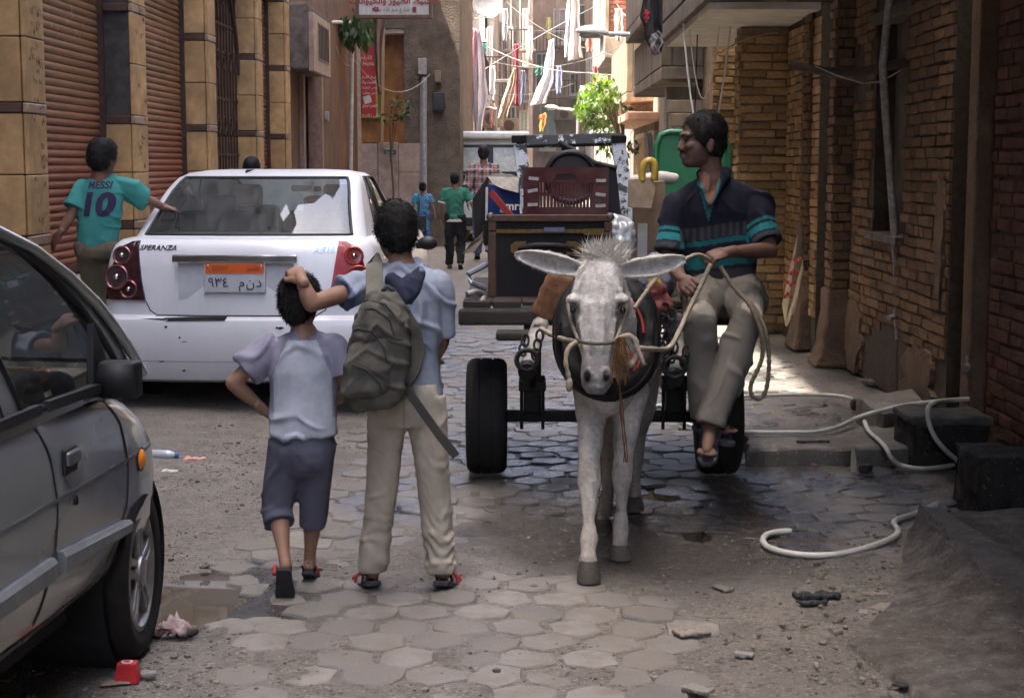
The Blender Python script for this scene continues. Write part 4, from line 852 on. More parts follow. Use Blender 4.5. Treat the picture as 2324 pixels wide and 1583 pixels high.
tree(G(1412, 450)+V((0, 0, 0)) if False else V((1.75, 30.5, 0)), W(1408, 235, 30.5), [(W(1355, 215, 30), (.42, .4, .3)), (W(1325, 245, 29.8), (.2, .25, .16)), (W(1365, 185, 30), (.25, .3, .2)), (W(1345, 262, 30), (.3, .3, .25))], 60, 'sunlit feathery green tree leaning over the alley', M_leaf, leaf=.13, seed=1)
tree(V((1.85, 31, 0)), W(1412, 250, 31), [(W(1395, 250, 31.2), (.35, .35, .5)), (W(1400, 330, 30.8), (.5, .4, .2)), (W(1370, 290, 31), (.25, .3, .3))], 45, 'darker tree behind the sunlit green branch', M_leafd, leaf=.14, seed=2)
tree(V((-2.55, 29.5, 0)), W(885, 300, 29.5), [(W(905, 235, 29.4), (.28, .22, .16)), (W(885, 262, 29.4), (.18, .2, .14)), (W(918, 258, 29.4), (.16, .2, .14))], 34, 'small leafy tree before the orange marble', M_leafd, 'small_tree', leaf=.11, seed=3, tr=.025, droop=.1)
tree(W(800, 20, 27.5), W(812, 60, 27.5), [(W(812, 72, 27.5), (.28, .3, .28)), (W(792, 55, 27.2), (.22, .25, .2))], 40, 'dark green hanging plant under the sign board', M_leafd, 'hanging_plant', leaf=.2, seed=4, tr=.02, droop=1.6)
for k, (px, py, s_) in enumerate(((1090, 35, .22), (1100, 62, .15), (1086, 22, .18))):
    pass
dsh = thing('satellite_dish', 'grey satellite dish above the pink laundry', 'dish', W(1103, 28, 40)); mb = MB(); c = W(1103, 14, 40)
mb.lathe([(.0, 0), (.2, .02), (.36, .07), (.36, .08), (.2, .03), (.0, .012)], 24, M.Translation(c) @ M.Rotation(R(70), 4, 'X') @ M.Rotation(R(20), 4, 'Y')).build('dish', mat('dish_grey', (.16, .16, .16), .7), dsh, smooth=60, fix=True)
MB().tube([c, c+V((0, .3, -.5))], .03, 6).build('mount', M_rust, dsh)

for k, (px, py, w, h, Y, c) in enumerate(((1135, 190, .9, .12, 51.9, 0), (1160, 235, 1.3, .12, 60.2, 1), (1180, 120, 1.2, .1, 60.2, 1), (1270, 225, 1.6, .12, 73.7, 1), (1300, 110, 1.5, .12, 73.7, 1), (1240, 120, 1.2, .1, 73.7, 0))):
    p = W(px, py, Y); b = (L4, L5, L5, E5, E5, E5)[k]; MB().bb(p.x-w/2, p.x+w/2, Y-.5, Y, p.z, p.z+h).build('ledge', M_far[3 if c else 0], b, bevel=.02); r = MB(); [r.bar((p.x-w/2+w*i/8, Y-.48, p.z+h), (p.x-w/2+w*i/8, Y-.48, p.z+h+.7), .03, .03) for i in range(9)]; r.bar((p.x-w/2, Y-.48, p.z+h+.7), (p.x+w/2, Y-.48, p.z+h+.7), .04, .04); r.build('railing', M_rust, b)
for k, (px, py, Y, lb) in enumerate(((1155, 285, 60, 'boxy air conditioner under the striped sheet'), (1280, 260, 73.5, 'air conditioner on the brown end house'), (1115, 270, 51.7, 'air conditioner on the grey house'))):
    p = W(px, py, Y); t_ = thing('air_conditioner', lb, 'air conditioner', p); MB().box(p, (.8, .35, .55)).build('case', M_far[3], t_, bevel=.03); MB().tube([p+V((0, -.19, 0)), p+V((0, -.17, 0))], .2, 20).build('fan_grille', M_rust, t_)
cloth(([(1108, 150), (1106, 200), (1104, 232)], [(1124, 150), (1124, 205), (1122, 228)]), 48, (.52, .50, .48), 'small grey towel near the purple door', amp=.05)
cloth(([(1182, 160), (1181, 200), (1180, 240)], [(1192, 160), (1193, 200), (1190, 236)]), 52, (.12, .13, .2), 'dark blue garment behind the maroon cloth', amp=.05)
cloth(([(1094, 100), (1093, 112), (1094, 124)], [(1104, 100), (1104, 112), (1103, 122)]), 37.2, (.12, .45, .40), 'small turquoise cloth above the pale sheet', amp=.03)
cloth(([(1330, 60), (1329, 90), (1330, 118)], [(1345, 60), (1346, 90), (1344, 120)]), 39, (.45, .20, .15), 'faded red cloth on the concrete balcony', amp=.05)
cloth(([(1395, 20), (1394, 60), (1396, 92)], [(1412, 20), (1414, 60), (1410, 95)]), 38.5, (.5, .5, .46), 'pale cloth hanging before the red brick balcony', amp=.05)

rub = random.Random(21)
rb_ = MB()
for k in range(240):
    t = rub.random(); i = min(int(t*4), 3); p = bot[i].lerp(bot[i+1], t*4-i)+V((rub.gauss(-.05, .16), rub.gauss(0, .12), 0)); r = rub.uniform(.003, .012)*(1.7 if rub.random() < .08 else 1)
    rb_.ell((p.x, p.y, r*.35), (r*rub.uniform(.7, 1.5), r, r*rub.uniform(.4, .8)), M.Rotation(rub.uniform(0, 6), 3, 'Z'), nu=6, nv=4)
tag(rb_.build('rubble', mat('rubble_grey', (.22, .19, .155), .9, rnd=.5, var=.4, scale=20)), 'small broken rubble along the foot of the cement apron', 'rubble', None, 'stuff')
for k, (l, r_, Y, c, lb) in enumerate((([(1060, 8), (1059, 40), (1061, 62)], [(1072, 8), (1073, 40), (1071, 60)], 38.5, (.10, .11, .16), 'dark navy garment high above the pink laundry'), ([(1112, 235), (1111, 262), (1112, 290)], [(1124, 236), (1125, 262), (1123, 288)], 47, (.55, .30, .24), 'salmon towel low beside the striped sheet'),
        ([(1196, 60), (1195, 100), (1196, 135)], [(1208, 60), (1210, 100), (1207, 138)], 58, (.62, .60, .56), 'cream sheet on the taupe house railing'), ([(1262, 150), (1260, 185), (1262, 215)], [(1274, 150), (1276, 185), (1273, 212)], 60, (.20, .24, .36), 'blue garment before the brown end house'), ([(1240, 40), (1239, 66), (1240, 88)], [(1250, 40), (1251, 66), (1249, 90)], 62, (.50, .47, .20), 'mustard cloth high on the end house'),
        ([(1140, 20), (1139, 60), (1141, 92)], [(1152, 20), (1153, 60), (1150, 95)], 50, (.46, .44, .44), 'grey sheet high on the grey house'), ([(1345, 150), (1344, 175), (1346, 200)], [(1356, 150), (1357, 175), (1354, 198)], 44, (.40, .12, .12), 'brick red cloth behind the tree branch'), ([(1316, 195), (1315, 215), (1316, 238)], [(1327, 196), (1328, 216), (1326, 236)], 50, (.66, .66, .64), 'small white cloth beside the far window'))):
    cloth((l, r_), Y, c, lb, amp=.06)
for k, (p0, p1, Y0_, Y1_, sg_) in enumerate((((1062, 20), (1330, 60), 38, 44, .3), ((1090, 130), (1440, 90), 40, 34, .4), ((1045, 210), (1300, 190), 36, 55, .2), ((1150, 5), (1420, 130), 50, 36, .3), ((1400, 10), (1560, 60), 38, 22, .3))):
    a, b = W(*p0, Y0_), W(*p1, Y1_); tag(MB().tube([a.lerp(b, t/14)+V((0, 0, -sg_*4*t/14*(1-t/14))) for t in range(15)], .009, 5).build('cable', mat('far_cable', (.12, .11, .10), .8)), ('topmost thin cable from the taupe corner to the end house', 'thin cable sagging from the pale laundry to the big lamp', 'thin cable low across the striped sheet', 'steep thin cable from the grey house to the brick balcony', 'thin cable above the big lamp')[k], 'cable', 'cables and lines over the alley')
# ================================================================ vehicles
def outline(w, yr, yf, rr, rf, cr, cf, nR=10, nC=9, nS=40, nF=8, pw=2.4):
    """closed plan outline of a car at one height, rear middle -> right side -> front middle -> left side"""
    P = []
    for i in range(nR): x = (w-rr)*i/nR; P.append((x, yr+cr*(x/w)**2))
    yr2 = yr+cr*((w-rr)/w)**2; yf2 = yf-cf*((w-rf)/w)**2
    for i in range(nC): a = math.pi/2*i/nC; P.append((w-rr+rr*math.sin(a)**(2/pw), yr2+rr*(1-math.cos(a)**(2/pw))))
    y0, y1 = yr2+rr, yf2-rf
    for i in range(nS): t = i/nS; P.append((w*(1-.012*(2*t-1)**2), y0+(y1-y0)*t))
    for i in range(nC): a = math.pi/2*i/nC; P.append((w*.988-rf+rf*math.cos(a)**(2/pw), y1+rf*math.sin(a)**(2/pw)))
    for i in range(nF+1): x = (w*.988-rf)*(1-i/nF); P.append((x, yf-cf*(x/w)**2))
    Lf = [(-x, y) for x, y in P[-2:0:-1]]; return P+Lf
class Car:
    def __init__(s, root, levels, roofl, **kw):
        s.root, s.levels, s.roofl, s.kw = root, levels, roofl, kw; s.m = cm(root)
    def body(s, mt, arches, name='body'):
        mb = MB(); rings = [[V((x, y, L[0])) for x, y in outline(*L[1:], **s.kw)] for L in s.levels]; mb.loft(rings)
        o = mb.build(name, mt, s.root, world=False, fix=True)
        for (y, z, r) in arches:
            c = MB(); c.tube([(-2, y, z), (2, y, z)], r, 40); co = c.build('cut', None, s.root, world=False)
            b = o.modifiers.new('a', 'BOOLEAN'); b.operation = 'DIFFERENCE'; b.object = co; b.solver = 'EXACT'
            bpy.context.view_layer.update(); me = bpy.data.meshes.new_from_object(o.evaluated_get(bpy.context.evaluated_depsgraph_get()))
            o.modifiers.clear(); o.data = me; bpy.data.objects.remove(co)
        o.data.materials.clear(); o.data.materials.append(mt); o.data.shade_smooth(); o.data.set_sharp_from_angle(angle=R(32)); return o
    def cabin(s, mt, glass, wins, rubber):
        """wins: (name, i0, i1, lev0, lev1) index ranges on the outline; glass fills what the shell leaves open"""
        rings = [[V((x, y, L[0])) for x, y in outline(*L[1:], **s.kw)] for L in s.roofl]; n = len(rings[0]); mb = MB(); mb.v = [tuple(p) for r in rings for p in r]
        inw = lambda i, j: any((i-a) % n < (b-a) % n and l0 <= j < l1 for _, a, b, l0, l1 in wins)
        for j in range(len(rings)-1):
            for i in range(n):
                if not inw(i, j): mb.f.append((j*n+i, j*n+(i+1) % n, (j+1)*n+(i+1) % n, (j+1)*n+i))
        k = (len(rings)-1)*n; mb.f.append(tuple(k+i for i in range(n))); mb.mi = [0]*len(mb.f)
        o = mb.build('cabin', mt, s.root, world=False, fix=True, smooth=40)
        for nm, a, b, l0, l1 in wins:
            cnt = (b-a) % n; g = MB(); c = V((0, sum(p.y for p in rings[l0])/n, rings[l0][0].z))
            f = lambda u, v: (lambda p: p+(V((c.x, p.y if abs(p.x) > .3 and cnt > 12 and abs(p.y-c.y) < 1.2 else c.y, p.z))-p).normalized()*.006)(rings[l0+round(v*(l1-l0))][(a+round(u*cnt)) % n])
            g.grid(f, cnt, l1-l0); w = g.build(nm, glass, s.root, world=False, smooth=180)
            ed = [rings[l0][(a+i) % n] for i in range(cnt+1)]+[rings[l][(a+cnt) % n] for l in range(l0+1, l1+1)]+[rings[l1][(a+cnt-i) % n] for i in range(1, cnt+1)]+[rings[l][a % n] for l in range(l1-1, l0, -1)]
            MB().tube(ed, .011, 6, loop=True).build('seal', rubber, w, world=False, smooth=180)
        return o
def wheel(root, x, y, z, r, w, rim_r, name='wheel', side=1, steer=0.0, tyre_m=None, rim_m=None, spokes=5):
    """tyre with tread, rim with spokes; axle along x"""
    wl = thing(name, None, None, (x, y, z), steer); wl.parent = root
    mt = M.Rotation(R(90), 4, 'Y') @ M.Diagonal((1, 1, 1, 1))
    pr = [(rim_r, -w*.42), (rim_r+.03, -w*.48), (r*.9, -w*.5), (r*.975, -w*.42), (r, -w*.3), (r, -w*.17), (r-.008, -w*.165), (r-.008, -w*.13), (r, -w*.125), (r, w*.125), (r-.008, w*.13), (r-.008, w*.165), (r, w*.17), (r, w*.3), (r*.975, w*.42), (r*.9, w*.5), (rim_r+.03, w*.48), (rim_r, w*.42)]
    t = MB(); t.lathe(pr, 48, mt, cap=False).build('tyre', tyre_m, wl, world=False, smooth=50)
    rm = MB(); rm.lathe([(rim_r+.004, w*.44), (rim_r-.012, w*.46), (rim_r-.03, w*.3), (rim_r-.035, -w*.4), (rim_r, -w*.42)][::-1], 40, mt if side > 0 else mt @ M.Rotation(R(180), 4, 'X'), cap=False)
    rm.build('rim', rim_m, wl, world=False, smooth=40)
    h = MB(); xo = side*w*.36
    MB().tube([(-w*.3*side, 0, 0), (-w*.25*side, 0, 0)], rim_r-.02, 30).build('brake_disc', M_dark, wl, world=False)
    h.lathe([(.0, xo-.01*side), (.055, xo), (.05, xo+.018*side), (.0, xo+.024*side)], 20, mt).build('hub', rim_m, wl, world=False, smooth=40, fix=True)
    for k in range(spokes):
        a = 2*math.pi*k/spokes+.3; d = V((0, math.cos(a), math.sin(a))); q = V((0, -math.sin(a), math.cos(a)))
        s_ = MB(); e = rim_r-.012
        for o_ in (-1, 1):
            ring = lambda rr, ww, xx: [d*rr+q*(o_*.02+ww*j)+V((xx+kk*.02*side, 0, 0)) for j, kk in ((-1, 0), (1, 0), (1, -1), (-1, -1))]
            s_.loft([ring(.03, .012, xo+.01*side), ring(rim_r*.6, .012, xo+.012*side), ring(e, .017, w*.42*side)])
        s_.build('spoke', rim_m, wl, world=False, fix=True, bevel=.004)
    return wl
M_tyre = mat('tyre_rubber', (.010, .0095, .009), .85, spec=.25, var=.4, scale=14, bump=.25, bscale=70, dirt=.3, dirtc=(.04, .034, .028))
M_rub = mat('black_rubber', (.014, .014, .015), .55); M_blackp = mat('black_plastic', (.010, .010, .011), .5, var=.15)
def paint(name, c, metal, rough, dust, dustc, z0):
    t = NT(name); P = t.n('NewGeometry').outputs['Position']; z = t.n('SeparateXYZ', {0: P}).outputs[2]
    n = t.noise(3, 7, .7, co=P); low = t.n('MapRange', {0: t.math('ADD', z, t.math('MULTIPLY', t.noise(6, 6, .7, co=P), .35)), 1: z0+.55, 2: z0})
    d = t.math('MINIMUM', 1.0, t.math('ADD', t.math('MULTIPLY', t.ramp(n, [(.4, 0), (.75, 1)]), dust*.5), t.math('MULTIPLY', low, dust)))
    sp = t.ramp(t.noise(22, 3, .6, co=P), [(.72, 0), (.76, 1)])
    b = t.mix(d, c, dustc); b = t.mix(t.math('MULTIPLY', sp, .35*dust), b, (.03, .025, .02))
    st_ = t.noise(5, 4, .6, co=t.n('Mapping', {0: P, 3: (6, 6, .5)}).outputs[0]); b = t.mix(t.math('MULTIPLY', t.ramp(st_, [(.5, 0), (.8, 1)]), dust*.35), b, dustc)
    r = t.math('ADD', rough, t.math('MULTIPLY', d, .4))
    return t.fin(b, r, t.bump(t.noise(2.2, 2, .5, co=P), .06, .02), Metallic=metal, **{'Coat Weight': .35, 'Coat Roughness': .06})
M_wpaint = paint('white_car_paint', (.62, .63, .65), 0, .32, .38, (.40, .36, .31), .15)
M_spaint = paint('silver_car_paint', (.33, .36, .37), .55, .2, .26, (.15, .145, .135), .2)
def car_glass(name, tint, dirt, streak=True):
    t = NT(name); t.t.nodes.remove(t.b); P = t.n('NewGeometry').outputs['Position']
    tr = t.n('BsdfTransparent', {0: tint}); gl = t.n('BsdfGlossy', {0: (1, 1, 1), 1: .015}); df = t.n('BsdfDiffuse', {0: (.32, .33, .32)})
    fr = t.n('Fresnel', {0: 1.55}); a = t.n('MixShader', {0: fr, 1: tr, 2: gl})
    s_ = t.ramp(t.noise(4, 6, .7, co=t.n('Mapping', {0: P, 3: (5, 1.0, .6)}).outputs[0]), [(.4, .15), (.75, 1)])
    f = t.n('MixShader', {0: t.math('MULTIPLY', s_, dirt), 1: a, 2: df}); t.t.links.new(f.outputs[0], t.out.inputs[0]); return t.m
M_dark = mat('dark_interior', (.012, .012, .013), .9)
M_glassw = car_glass('rear_glass', (.36, .42, .42), .22); M_glasss = car_glass('side_glass', (.45, .5, .5), .1)
M_chrome = mat('chrome', (.6, .6, .62), .15, metal=1, var=.1); M_seat = mat('grey_seat_cloth', (.10, .105, .11), .9, var=.2); M_dark = mat('dark_interior', (.012, .012, .013), .9)
# ---------------------------------------------------------------- white saloon seen from behind
wc = thing('white_saloon_car', 'parked white saloon car with scuffed rear bumper and orange topped plate', 'car', (-1.87, 10.0, 0), R(-1.5))
LV = [(.20, .80, .12, 4.40, .16, .4, .06, .15), (.225, .845, .05, 4.45, .17, .4, .07, .15), (.30, .885, .015, 4.5, .18, .45, .08, .15), (.45, .90, .0, 4.52, .18, .45, .09, .15), (.57, .90, .0, 4.52, .18, .45, .09, .15), (.612, .898, .01, 4.52, .18, .45, .09, .15), (.628, .893, .035, 4.5, .18, .45, .09, .15), (.64, .89, .06, 4.48, .17, .45, .09, .15),
      (.72, .89, .065, 4.45, .17, .45, .09, .15), (.85, .886, .075, 4.4, .18, .45, .095, .15), (.95, .878, .09, 4.3, .19, .45, .10, .2), (1.03, .865, .105, 4.1, .2, .5, .11, .25), (1.08, .845, .125, 3.9, .21, .5, .12, .3), (1.11, .81, .16, 3.75, .22, .5, .13, .3), (1.122, .76, .22, 3.6, .22, .5, .13, .3)]
RF = [(1.10, .79, .38, 3.35, .2, .5, .10, .25), (1.135, .775, .44, 3.25, .2, .5, .10, .25), (1.20, .755, .54, 3.08, .2, .5, .10, .25), (1.27, .735, .65, 2.9, .2, .48, .09, .22), (1.34, .712, .77, 2.72, .19, .45, .08, .2), (1.41, .69, .90, 2.55, .18, .4, .07, .18), (1.47, .665, 1.04, 2.42, .17, .35, .06, .15), (1.505, .645, 1.13, 2.34, .17, .3, .06, .12), (1.535, .60, 1.24, 2.22, .17, .3, .06, .1), (1.555, .50, 1.40, 2.05, .17, .3, .05, .1), (1.562, .36, 1.55, 1.9, .14, .2, .04, .08)]
car = Car(wc, LV, RF); wb = car.body(M_wpaint, [(.92, .31, .345), (3.5, .31, .345)])
n_ = 2*(10+9+40+9+8)
car.cabin(M_wpaint, M_glassw, [('rear_window', n_-13, 13, 1, 7), ('side_window', 27, 36, 2, 7), ('side_window', 38, 56, 1, 7), ('side_window', n_-56, n_-38, 1, 7), ('side_window', n_-36, n_-27, 2, 7), ('windscreen', 66, n_-66, 1, 7)], M_rub)
for x in (-1, 1):
    for y in (.92, 3.5): wheel(wc, x*.78, y, .3, .3, .19, .19, side=x, tyre_m=M_tyre, rim_m=mat('dull_alloy', (.32, .32, .32), .45, metal=.8))
MB().bb(-.78, .78, .45, 4.2, .16, .3).build('underbody', M_dark, wc, world=False)
MB().bb(-.70, .70, .5, 1.25, 1.07, 1.10).build('parcel_shelf', mat('shelf', (.07, .075, .078), .9), wc, world=False)
for x in (-.36, .36): MB().box((x, 1.35, 1.02), (.62, .16, .5)).build('rear_seat', M_seat, wc, world=False, bevel=.05, bseg=3); MB().box((x, 1.33, 1.30), (.25, .09, .15)).build('headrest', M_seat, wc, world=False, bevel=.03)
for x in (-.36, .36): MB().box((x, 2.25, .98), (.5, .14, .62)).build('front_seat', M_seat, wc, world=False, bevel=.05, bseg=3); MB().box((x, 2.22, 1.36), (.25, .09, .17)).build('headrest', M_seat, wc, world=False, bevel=.03)
MB().box((0, 3.0, 1.0), (1.4, .4, .2)).build('dashboard', M_dark, wc, world=False, bevel=.04); MB().box((.05, 2.55, 1.42), (.24, .04, .07)).build('rear_view_mirror', M_dark, wc, world=False, bevel=.015)
MB().bb(-.7, .7, .5, 3.2, .6, .7).build('cabin_floor', M_dark, wc, world=False)
wm = cm(wc); bv = bvh_of(wb); X3, Z3, Y3 = wm.to_3x3() @ V((1, 0, 0)), V((0, 0, 1)), wm.to_3x3() @ V((0, 1, 0)); O3 = wm @ V((0, 0, 0))
def on_rear(polys, name, m, off=.003, th=.004, cell=.05, d=(0, 1, 0), parent=None):
    dd = wm.to_3x3() @ V(d); return decal(bv, polys, O3, X3, Z3, dd, off, name, m, parent or wc, cell, th)
seam = lambda pts, w=.006: [[(pts[i][0]-w/2*0, pts[i][1]), (pts[i+1][0], pts[i+1][1]), (pts[i+1][0]+(w if abs(pts[i+1][0]-pts[i][0]) < abs(pts[i+1][1]-pts[i][1]) else 0), pts[i+1][1]+(0 if abs(pts[i+1][0]-pts[i][0]) < abs(pts[i+1][1]-pts[i][1]) else w)), (pts[i][0]+(w if abs(pts[i+1][0]-pts[i][0]) < abs(pts[i+1][1]-pts[i][1]) else 0), pts[i][1]+(0 if abs(pts[i+1][0]-pts[i][0]) < abs(pts[i+1][1]-pts[i][1]) else w))] for i in range(len(pts)-1)]
for s_ in (-1, 1):
    pts = [(s_*.675, 1.115), (s_*.655, 1.0), (s_*.60, .74), (s_*.56, .665), (s_*.52, .64)]; on_rear(seam(pts, .008), 'lid_gap', M_rub, .001, .002)
on_rear([[(-.52, .634), (.52, .634), (.52, .642), (-.52, .642)]], 'lid_gap', M_rub, .001, .002)
on_rear([[(-.44, .606), (-.06, .612), (-.05, .634), (-.30, .632), (-.46, .625)], [(-.62, .62), (-.45, .612), (-.45, .622)]], 'split_gap', mat('gap_black', (.008, .008, .008), .9), .003, .002)
rq = random.Random(2)
for k in range(26):
    x, z = rq.uniform(-.86, .7), rq.uniform(.28, .6); w, h = rq.uniform(.004, .03), rq.uniform(.003, .012)
    if k < 9: x = rq.uniform(-.89, -.84); w, h = rq.uniform(.01, .04), rq.uniform(.01, .04)
    on_rear([[(x-w, z), (x-w*.2, z-h), (x+w, z-h*.3), (x+w*.4, z+h*.6)]], 'scuff', mat('scuff_black', (.025, .024, .024), .8), .002, .001)
on_rear([[(-.86, .345), (.86, .345), (.86, .35), (-.86, .35)]], 'bumper_crease', mat('crease', (.28, .28, .28), .6), .001, .001)
for s_ in (-1, 1):                                     # tail lamps wrapping the corner
    red = s_ > 0; lm = mat('lamp_red', (.28, .008, .010), .3, var=.2) if red else mat('lamp_smoke', (.035, .012, .014), .25, var=.2)
    pl = [(s_*.67, 1.11), (s_*.72, 1.105), (s_*.77, 1.08), (s_*.82, 1.0), (s_*.865, .85), (s_*.885, .735), (s_*.60, .735), (s_*.625, .85)]
    L = on_rear([pl], 'tail_lamp', lm, .004, .018, .035, d=(-s_*.12, 1, 0))
    for (x, z, r) in ((.745, 1.01, .06), (.775, .875, .078), (.695, .80, .058)):
        h = bv.ray_cast(wm @ V((s_*x, -1, z)), wm.to_3x3() @ V((0, 1, 0)))
        if h[0] is None: continue
        nn = h[1]; ax = nn.to_track_quat('Z', 'Y').to_matrix().to_4x4(); mt = M.Translation(h[0]+nn*.018) @ ax
        MB().lathe([(r, -.01), (r+.004, .008), (r-.004, .014), (r-.012, .008), (r-.014, -.01)], 28, mt).build('lamp_ring', mat('ring_pink', (.20, .07, .075), .2, metal=.4) if not red else mat('ring_red', (.35, .05, .05), .2, metal=.3), L, smooth=50, fix=True)
        MB().lathe([(0, .002), (r-.014, .004), (r-.014, -.006), (0, -.006)], 24, mt).build('lamp_disc', mat('disc_dark', (.035, .03, .032), .12, coat=.5) if not red else mat('disc_red', (.2, .02, .02), .1, coat=.5), L, smooth=30, fix=True)
        MB().ell(mt @ V((0, 0, .006)), r*.3).build('bulb', M_chrome, L, smooth=180)
pm = wm @ M.Translation((-.005, .055, .88))
MB().box((0, 0, 0), (.74, .02, .25)).build('plate_recess', mat('recess_white', (.5, .51, .53), .4, var=.1), wc, world=False).matrix_basis = M.Translation((0, .088, .87))
pt = thing('number_plate', None, None, (0, .055, .88)); pt.parent = wc
MB().box((0, 0, 0), (.395, .012, .185)).build('plate', mat('plate_metal', (.55, .57, .6), .35, metal=.2, var=.15, dirt=.2), pt, world=False, bevel=.004)
MB().box((0, -.008, .06), (.375, .006, .06)).build('orange_band', mat('plate_orange', (.62, .11, .015), .5, var=.15), pt, world=False)
PM = cm(pt); M_emb = mat('plate_ink', (.06, .065, .08), .5)
for ch, x in zip('٩٣٤من'+'د', (-.15, -.105, -.06, .045, .10, .155)): text_on(arabic(ch), .085, PM @ M.Translation((x, -.008, -.03)) @ FX, 'plate_character', M_emb, pt, ext=.003)
text_on('EGYPT', .035, PM @ M.Translation((-.09, -.012, .06)) @ FX, 'plate_country', mat('faded_ink', (.2, .05, .02), .6), pt, ext=.002); text_on(arabic('مصر'), .045, PM @ M.Translation((.12, -.012, .064)) @ FX, 'plate_country', mat('faded_ink', (0, 0, 0)), pt, ext=.002)
for x in (-.17, .17): MB().ell((x, -.012, .075), (.008, .004, .008)).build('screw', M_chrome, pt, world=False)
MB().box((0, 0, 0), (.80, .035, .055)).build('chrome_bar', M_chrome, wc, world=False, bevel=.012, bseg=3).matrix_basis = M.Translation((.0, .06, 1.0))
text_decal(bv, 'SPERANZA', .045, wm @ V((-.515, 0, 1.065)), X3, Z3, Y3, .006, 'badge', mat('badge_dark', (.12, .12, .13), .3, metal=.8), wc, shear=.3, wid=1.15, bold=.001)
text_decal(bv, 'A516', .052, wm @ V((.555, 0, 1.055)), X3, Z3, Y3, .006, 'badge', mat('badge_blue', (.25, .33, .5), .25, metal=.7), wc, shear=.3, wid=1.2, bold=.001)
MB().prism([(-.05, 1.535), (.02, 1.56), (-.04, 1.56)], .02, M.Translation((-.12, 1.26, .0))).build('aerial_mount', M_blackp, wc, world=False)
for s_ in (-1, 1):
    mr = MB(); mr.ell((s_*.97, 2.95, .96), (.085, .05, .055)).build('door_mirror', M_blackp, wc, world=False, smooth=180); MB().bar((s_*.86, 2.98, .94), (s_*.95, 2.97, .94), .04, .05).build('mirror_arm', M_blackp, wc, world=False)
for y in (1.45, 2.4): on_rear([], 'x', M_rub) if False else None
for y in (1.38, 2.35): decal(bv, [[(y, .35), (y+.006, .35), (y+.006, 1.07), (y, 1.07)]], O3, Y3, Z3, -X3, .0005, 'door_gap', M_rub, wc, .1, .001)
# ---------------------------------------------------------------- silver hatchback, near left
HD = 3.5; cd = V((math.sin(R(HD)), math.cos(R(HD)), 0)); cn = V((math.cos(R(HD)), -math.sin(R(HD)), 0))
base = V((-1.246, 5.06, 0))-cn*.76
scar = thing('silver_hatchback', 'dusty silver hatchback with orange side marker at the picture edge', 'car', base, R(-HD))
SL = [(.30, .66, -3.0, .40, .25, .5, .05, .12), (.325, .71, -3.05, .52, .25, .55, .05, .12), (.36, .735, -3.06, .58, .25, .6, .05, .12), (.44, .752, -3.08, .60, .25, .62, .05, .12), (.5, .757, -3.08, .60, .25, .62, .05, .12), (.58, .762, -3.07, .59, .25, .62, .05, .12), (.64, .765, -3.05, .57, .25, .62, .05, .12), (.68, .764, -3.03, .54, .25, .6, .05, .14), (.76, .760, -3.0, .44, .25, .58, .05, .16), (.83, .755, -2.98, .26, .25, .52, .05, .2), (.88, .745, -2.95, .06, .25, .45, .05, .2), (.915, .725, -2.92, -.12, .25, .42, .05, .2), (.925, .68, -2.9, -.25, .25, .4, .05, .2)]
SR = [(.90, .735, -2.92, .38, .25, .30, .05, .10), (.94, .732, -2.92, .30, .25, .30, .05, .10), (1.02, .722, -2.9, .21, .25, .28, .05, .10), (1.10, .71, -2.88, .10, .25, .26, .05, .10), (1.18, .695, -2.86, -.03, .24, .24, .05, .09), (1.27, .677, -2.83, -.20, .24, .22, .05, .08), (1.36, .66, -2.8, -.41, .22, .2, .05, .07), (1.42, .64, -2.77, -.60, .22, .2, .05, .06), (1.46, .60, -2.7, -.8, .22, .2, .05, .06), (1.485, .52, -2.6, -1.0, .22, .2, .05, .05)]
sc2 = Car(scar, SL, SR); sb = sc2.body(M_spaint, [(0, .285, .315), (-2.35, .285, .315)])
sc2.cabin(M_spaint, M_glasss, [('front_window', 19+26, 19+39, 1, 7), ('rear_window', 19+11, 19+24, 1, 7), ('front_window', n_-19-39, n_-19-26, 1, 7), ('rear_window', n_-19-24, n_-19-11, 1, 7), ('windscreen', 66, n_-66, 1, 7)], M_rub)
M_alloy = mat('alloy', (.30, .30, .30), .4, metal=.85, var=.25, dirt=.35)
for s_ in (-1, 1): wheel(scar, s_*.665, 0, .275, .28, .17, .19, side=s_, steer=R(5), tyre_m=M_tyre, rim_m=M_alloy); wheel(scar, s_*.665, -2.35, .275, .28, .17, .19, side=s_, tyre_m=M_tyre, rim_m=M_alloy)
MB().bb(-.6, .6, -2.9, .4, .2, .34).build('underbody', M_dark, scar, world=False); MB().bb(-.58, .58, -.9, -.15, .3, .86).build('bulkhead', M_dark, scar, world=False) if False else None
for x in (-.35, .33):
    MB().box((x, -1.3, .78), (.46, .14, .62), M.Rotation(R(-14), 3, 'X')).build('front_seat', M_seat, scar, world=False, bevel=.05, bseg=3); MB().box((x, -1.4, 1.16), (.25, .09, .16)).build('headrest', M_seat, scar, world=False, bevel=.03)
MB().box((0, -.42, .86), (1.26, .42, .22)).build('dashboard', mat('dash_grey', (.05, .05, .052), .7), scar, world=False, bevel=.05, bseg=3); MB().bb(-.62, .62, -2.8, -.2, .34, .40).build('cabin_floor', M_dark, scar, world=False)
MB().tube([(-.35+.18*math.cos(a), -.78+.06*math.sin(a), .92+.16*math.sin(a)) for a in [2*math.pi*k/24 for k in range(24)]], .015, 6, loop=True).build('steering_wheel', M_blackp, scar, world=False, smooth=180)
sm = cm(scar); bs = bvh_of(sb); SX, SY = sm.to_3x3() @ V((1, 0, 0)), sm.to_3x3() @ V((0, 1, 0)); SO = sm @ V((.76, 0, 0))
def on_side(polys, name, m, off=.002, th=.002, cell=.05): return decal(bs, polys, SO, SY, V((0, 0, 1)), -SX, off, name, m, scar, cell, th)
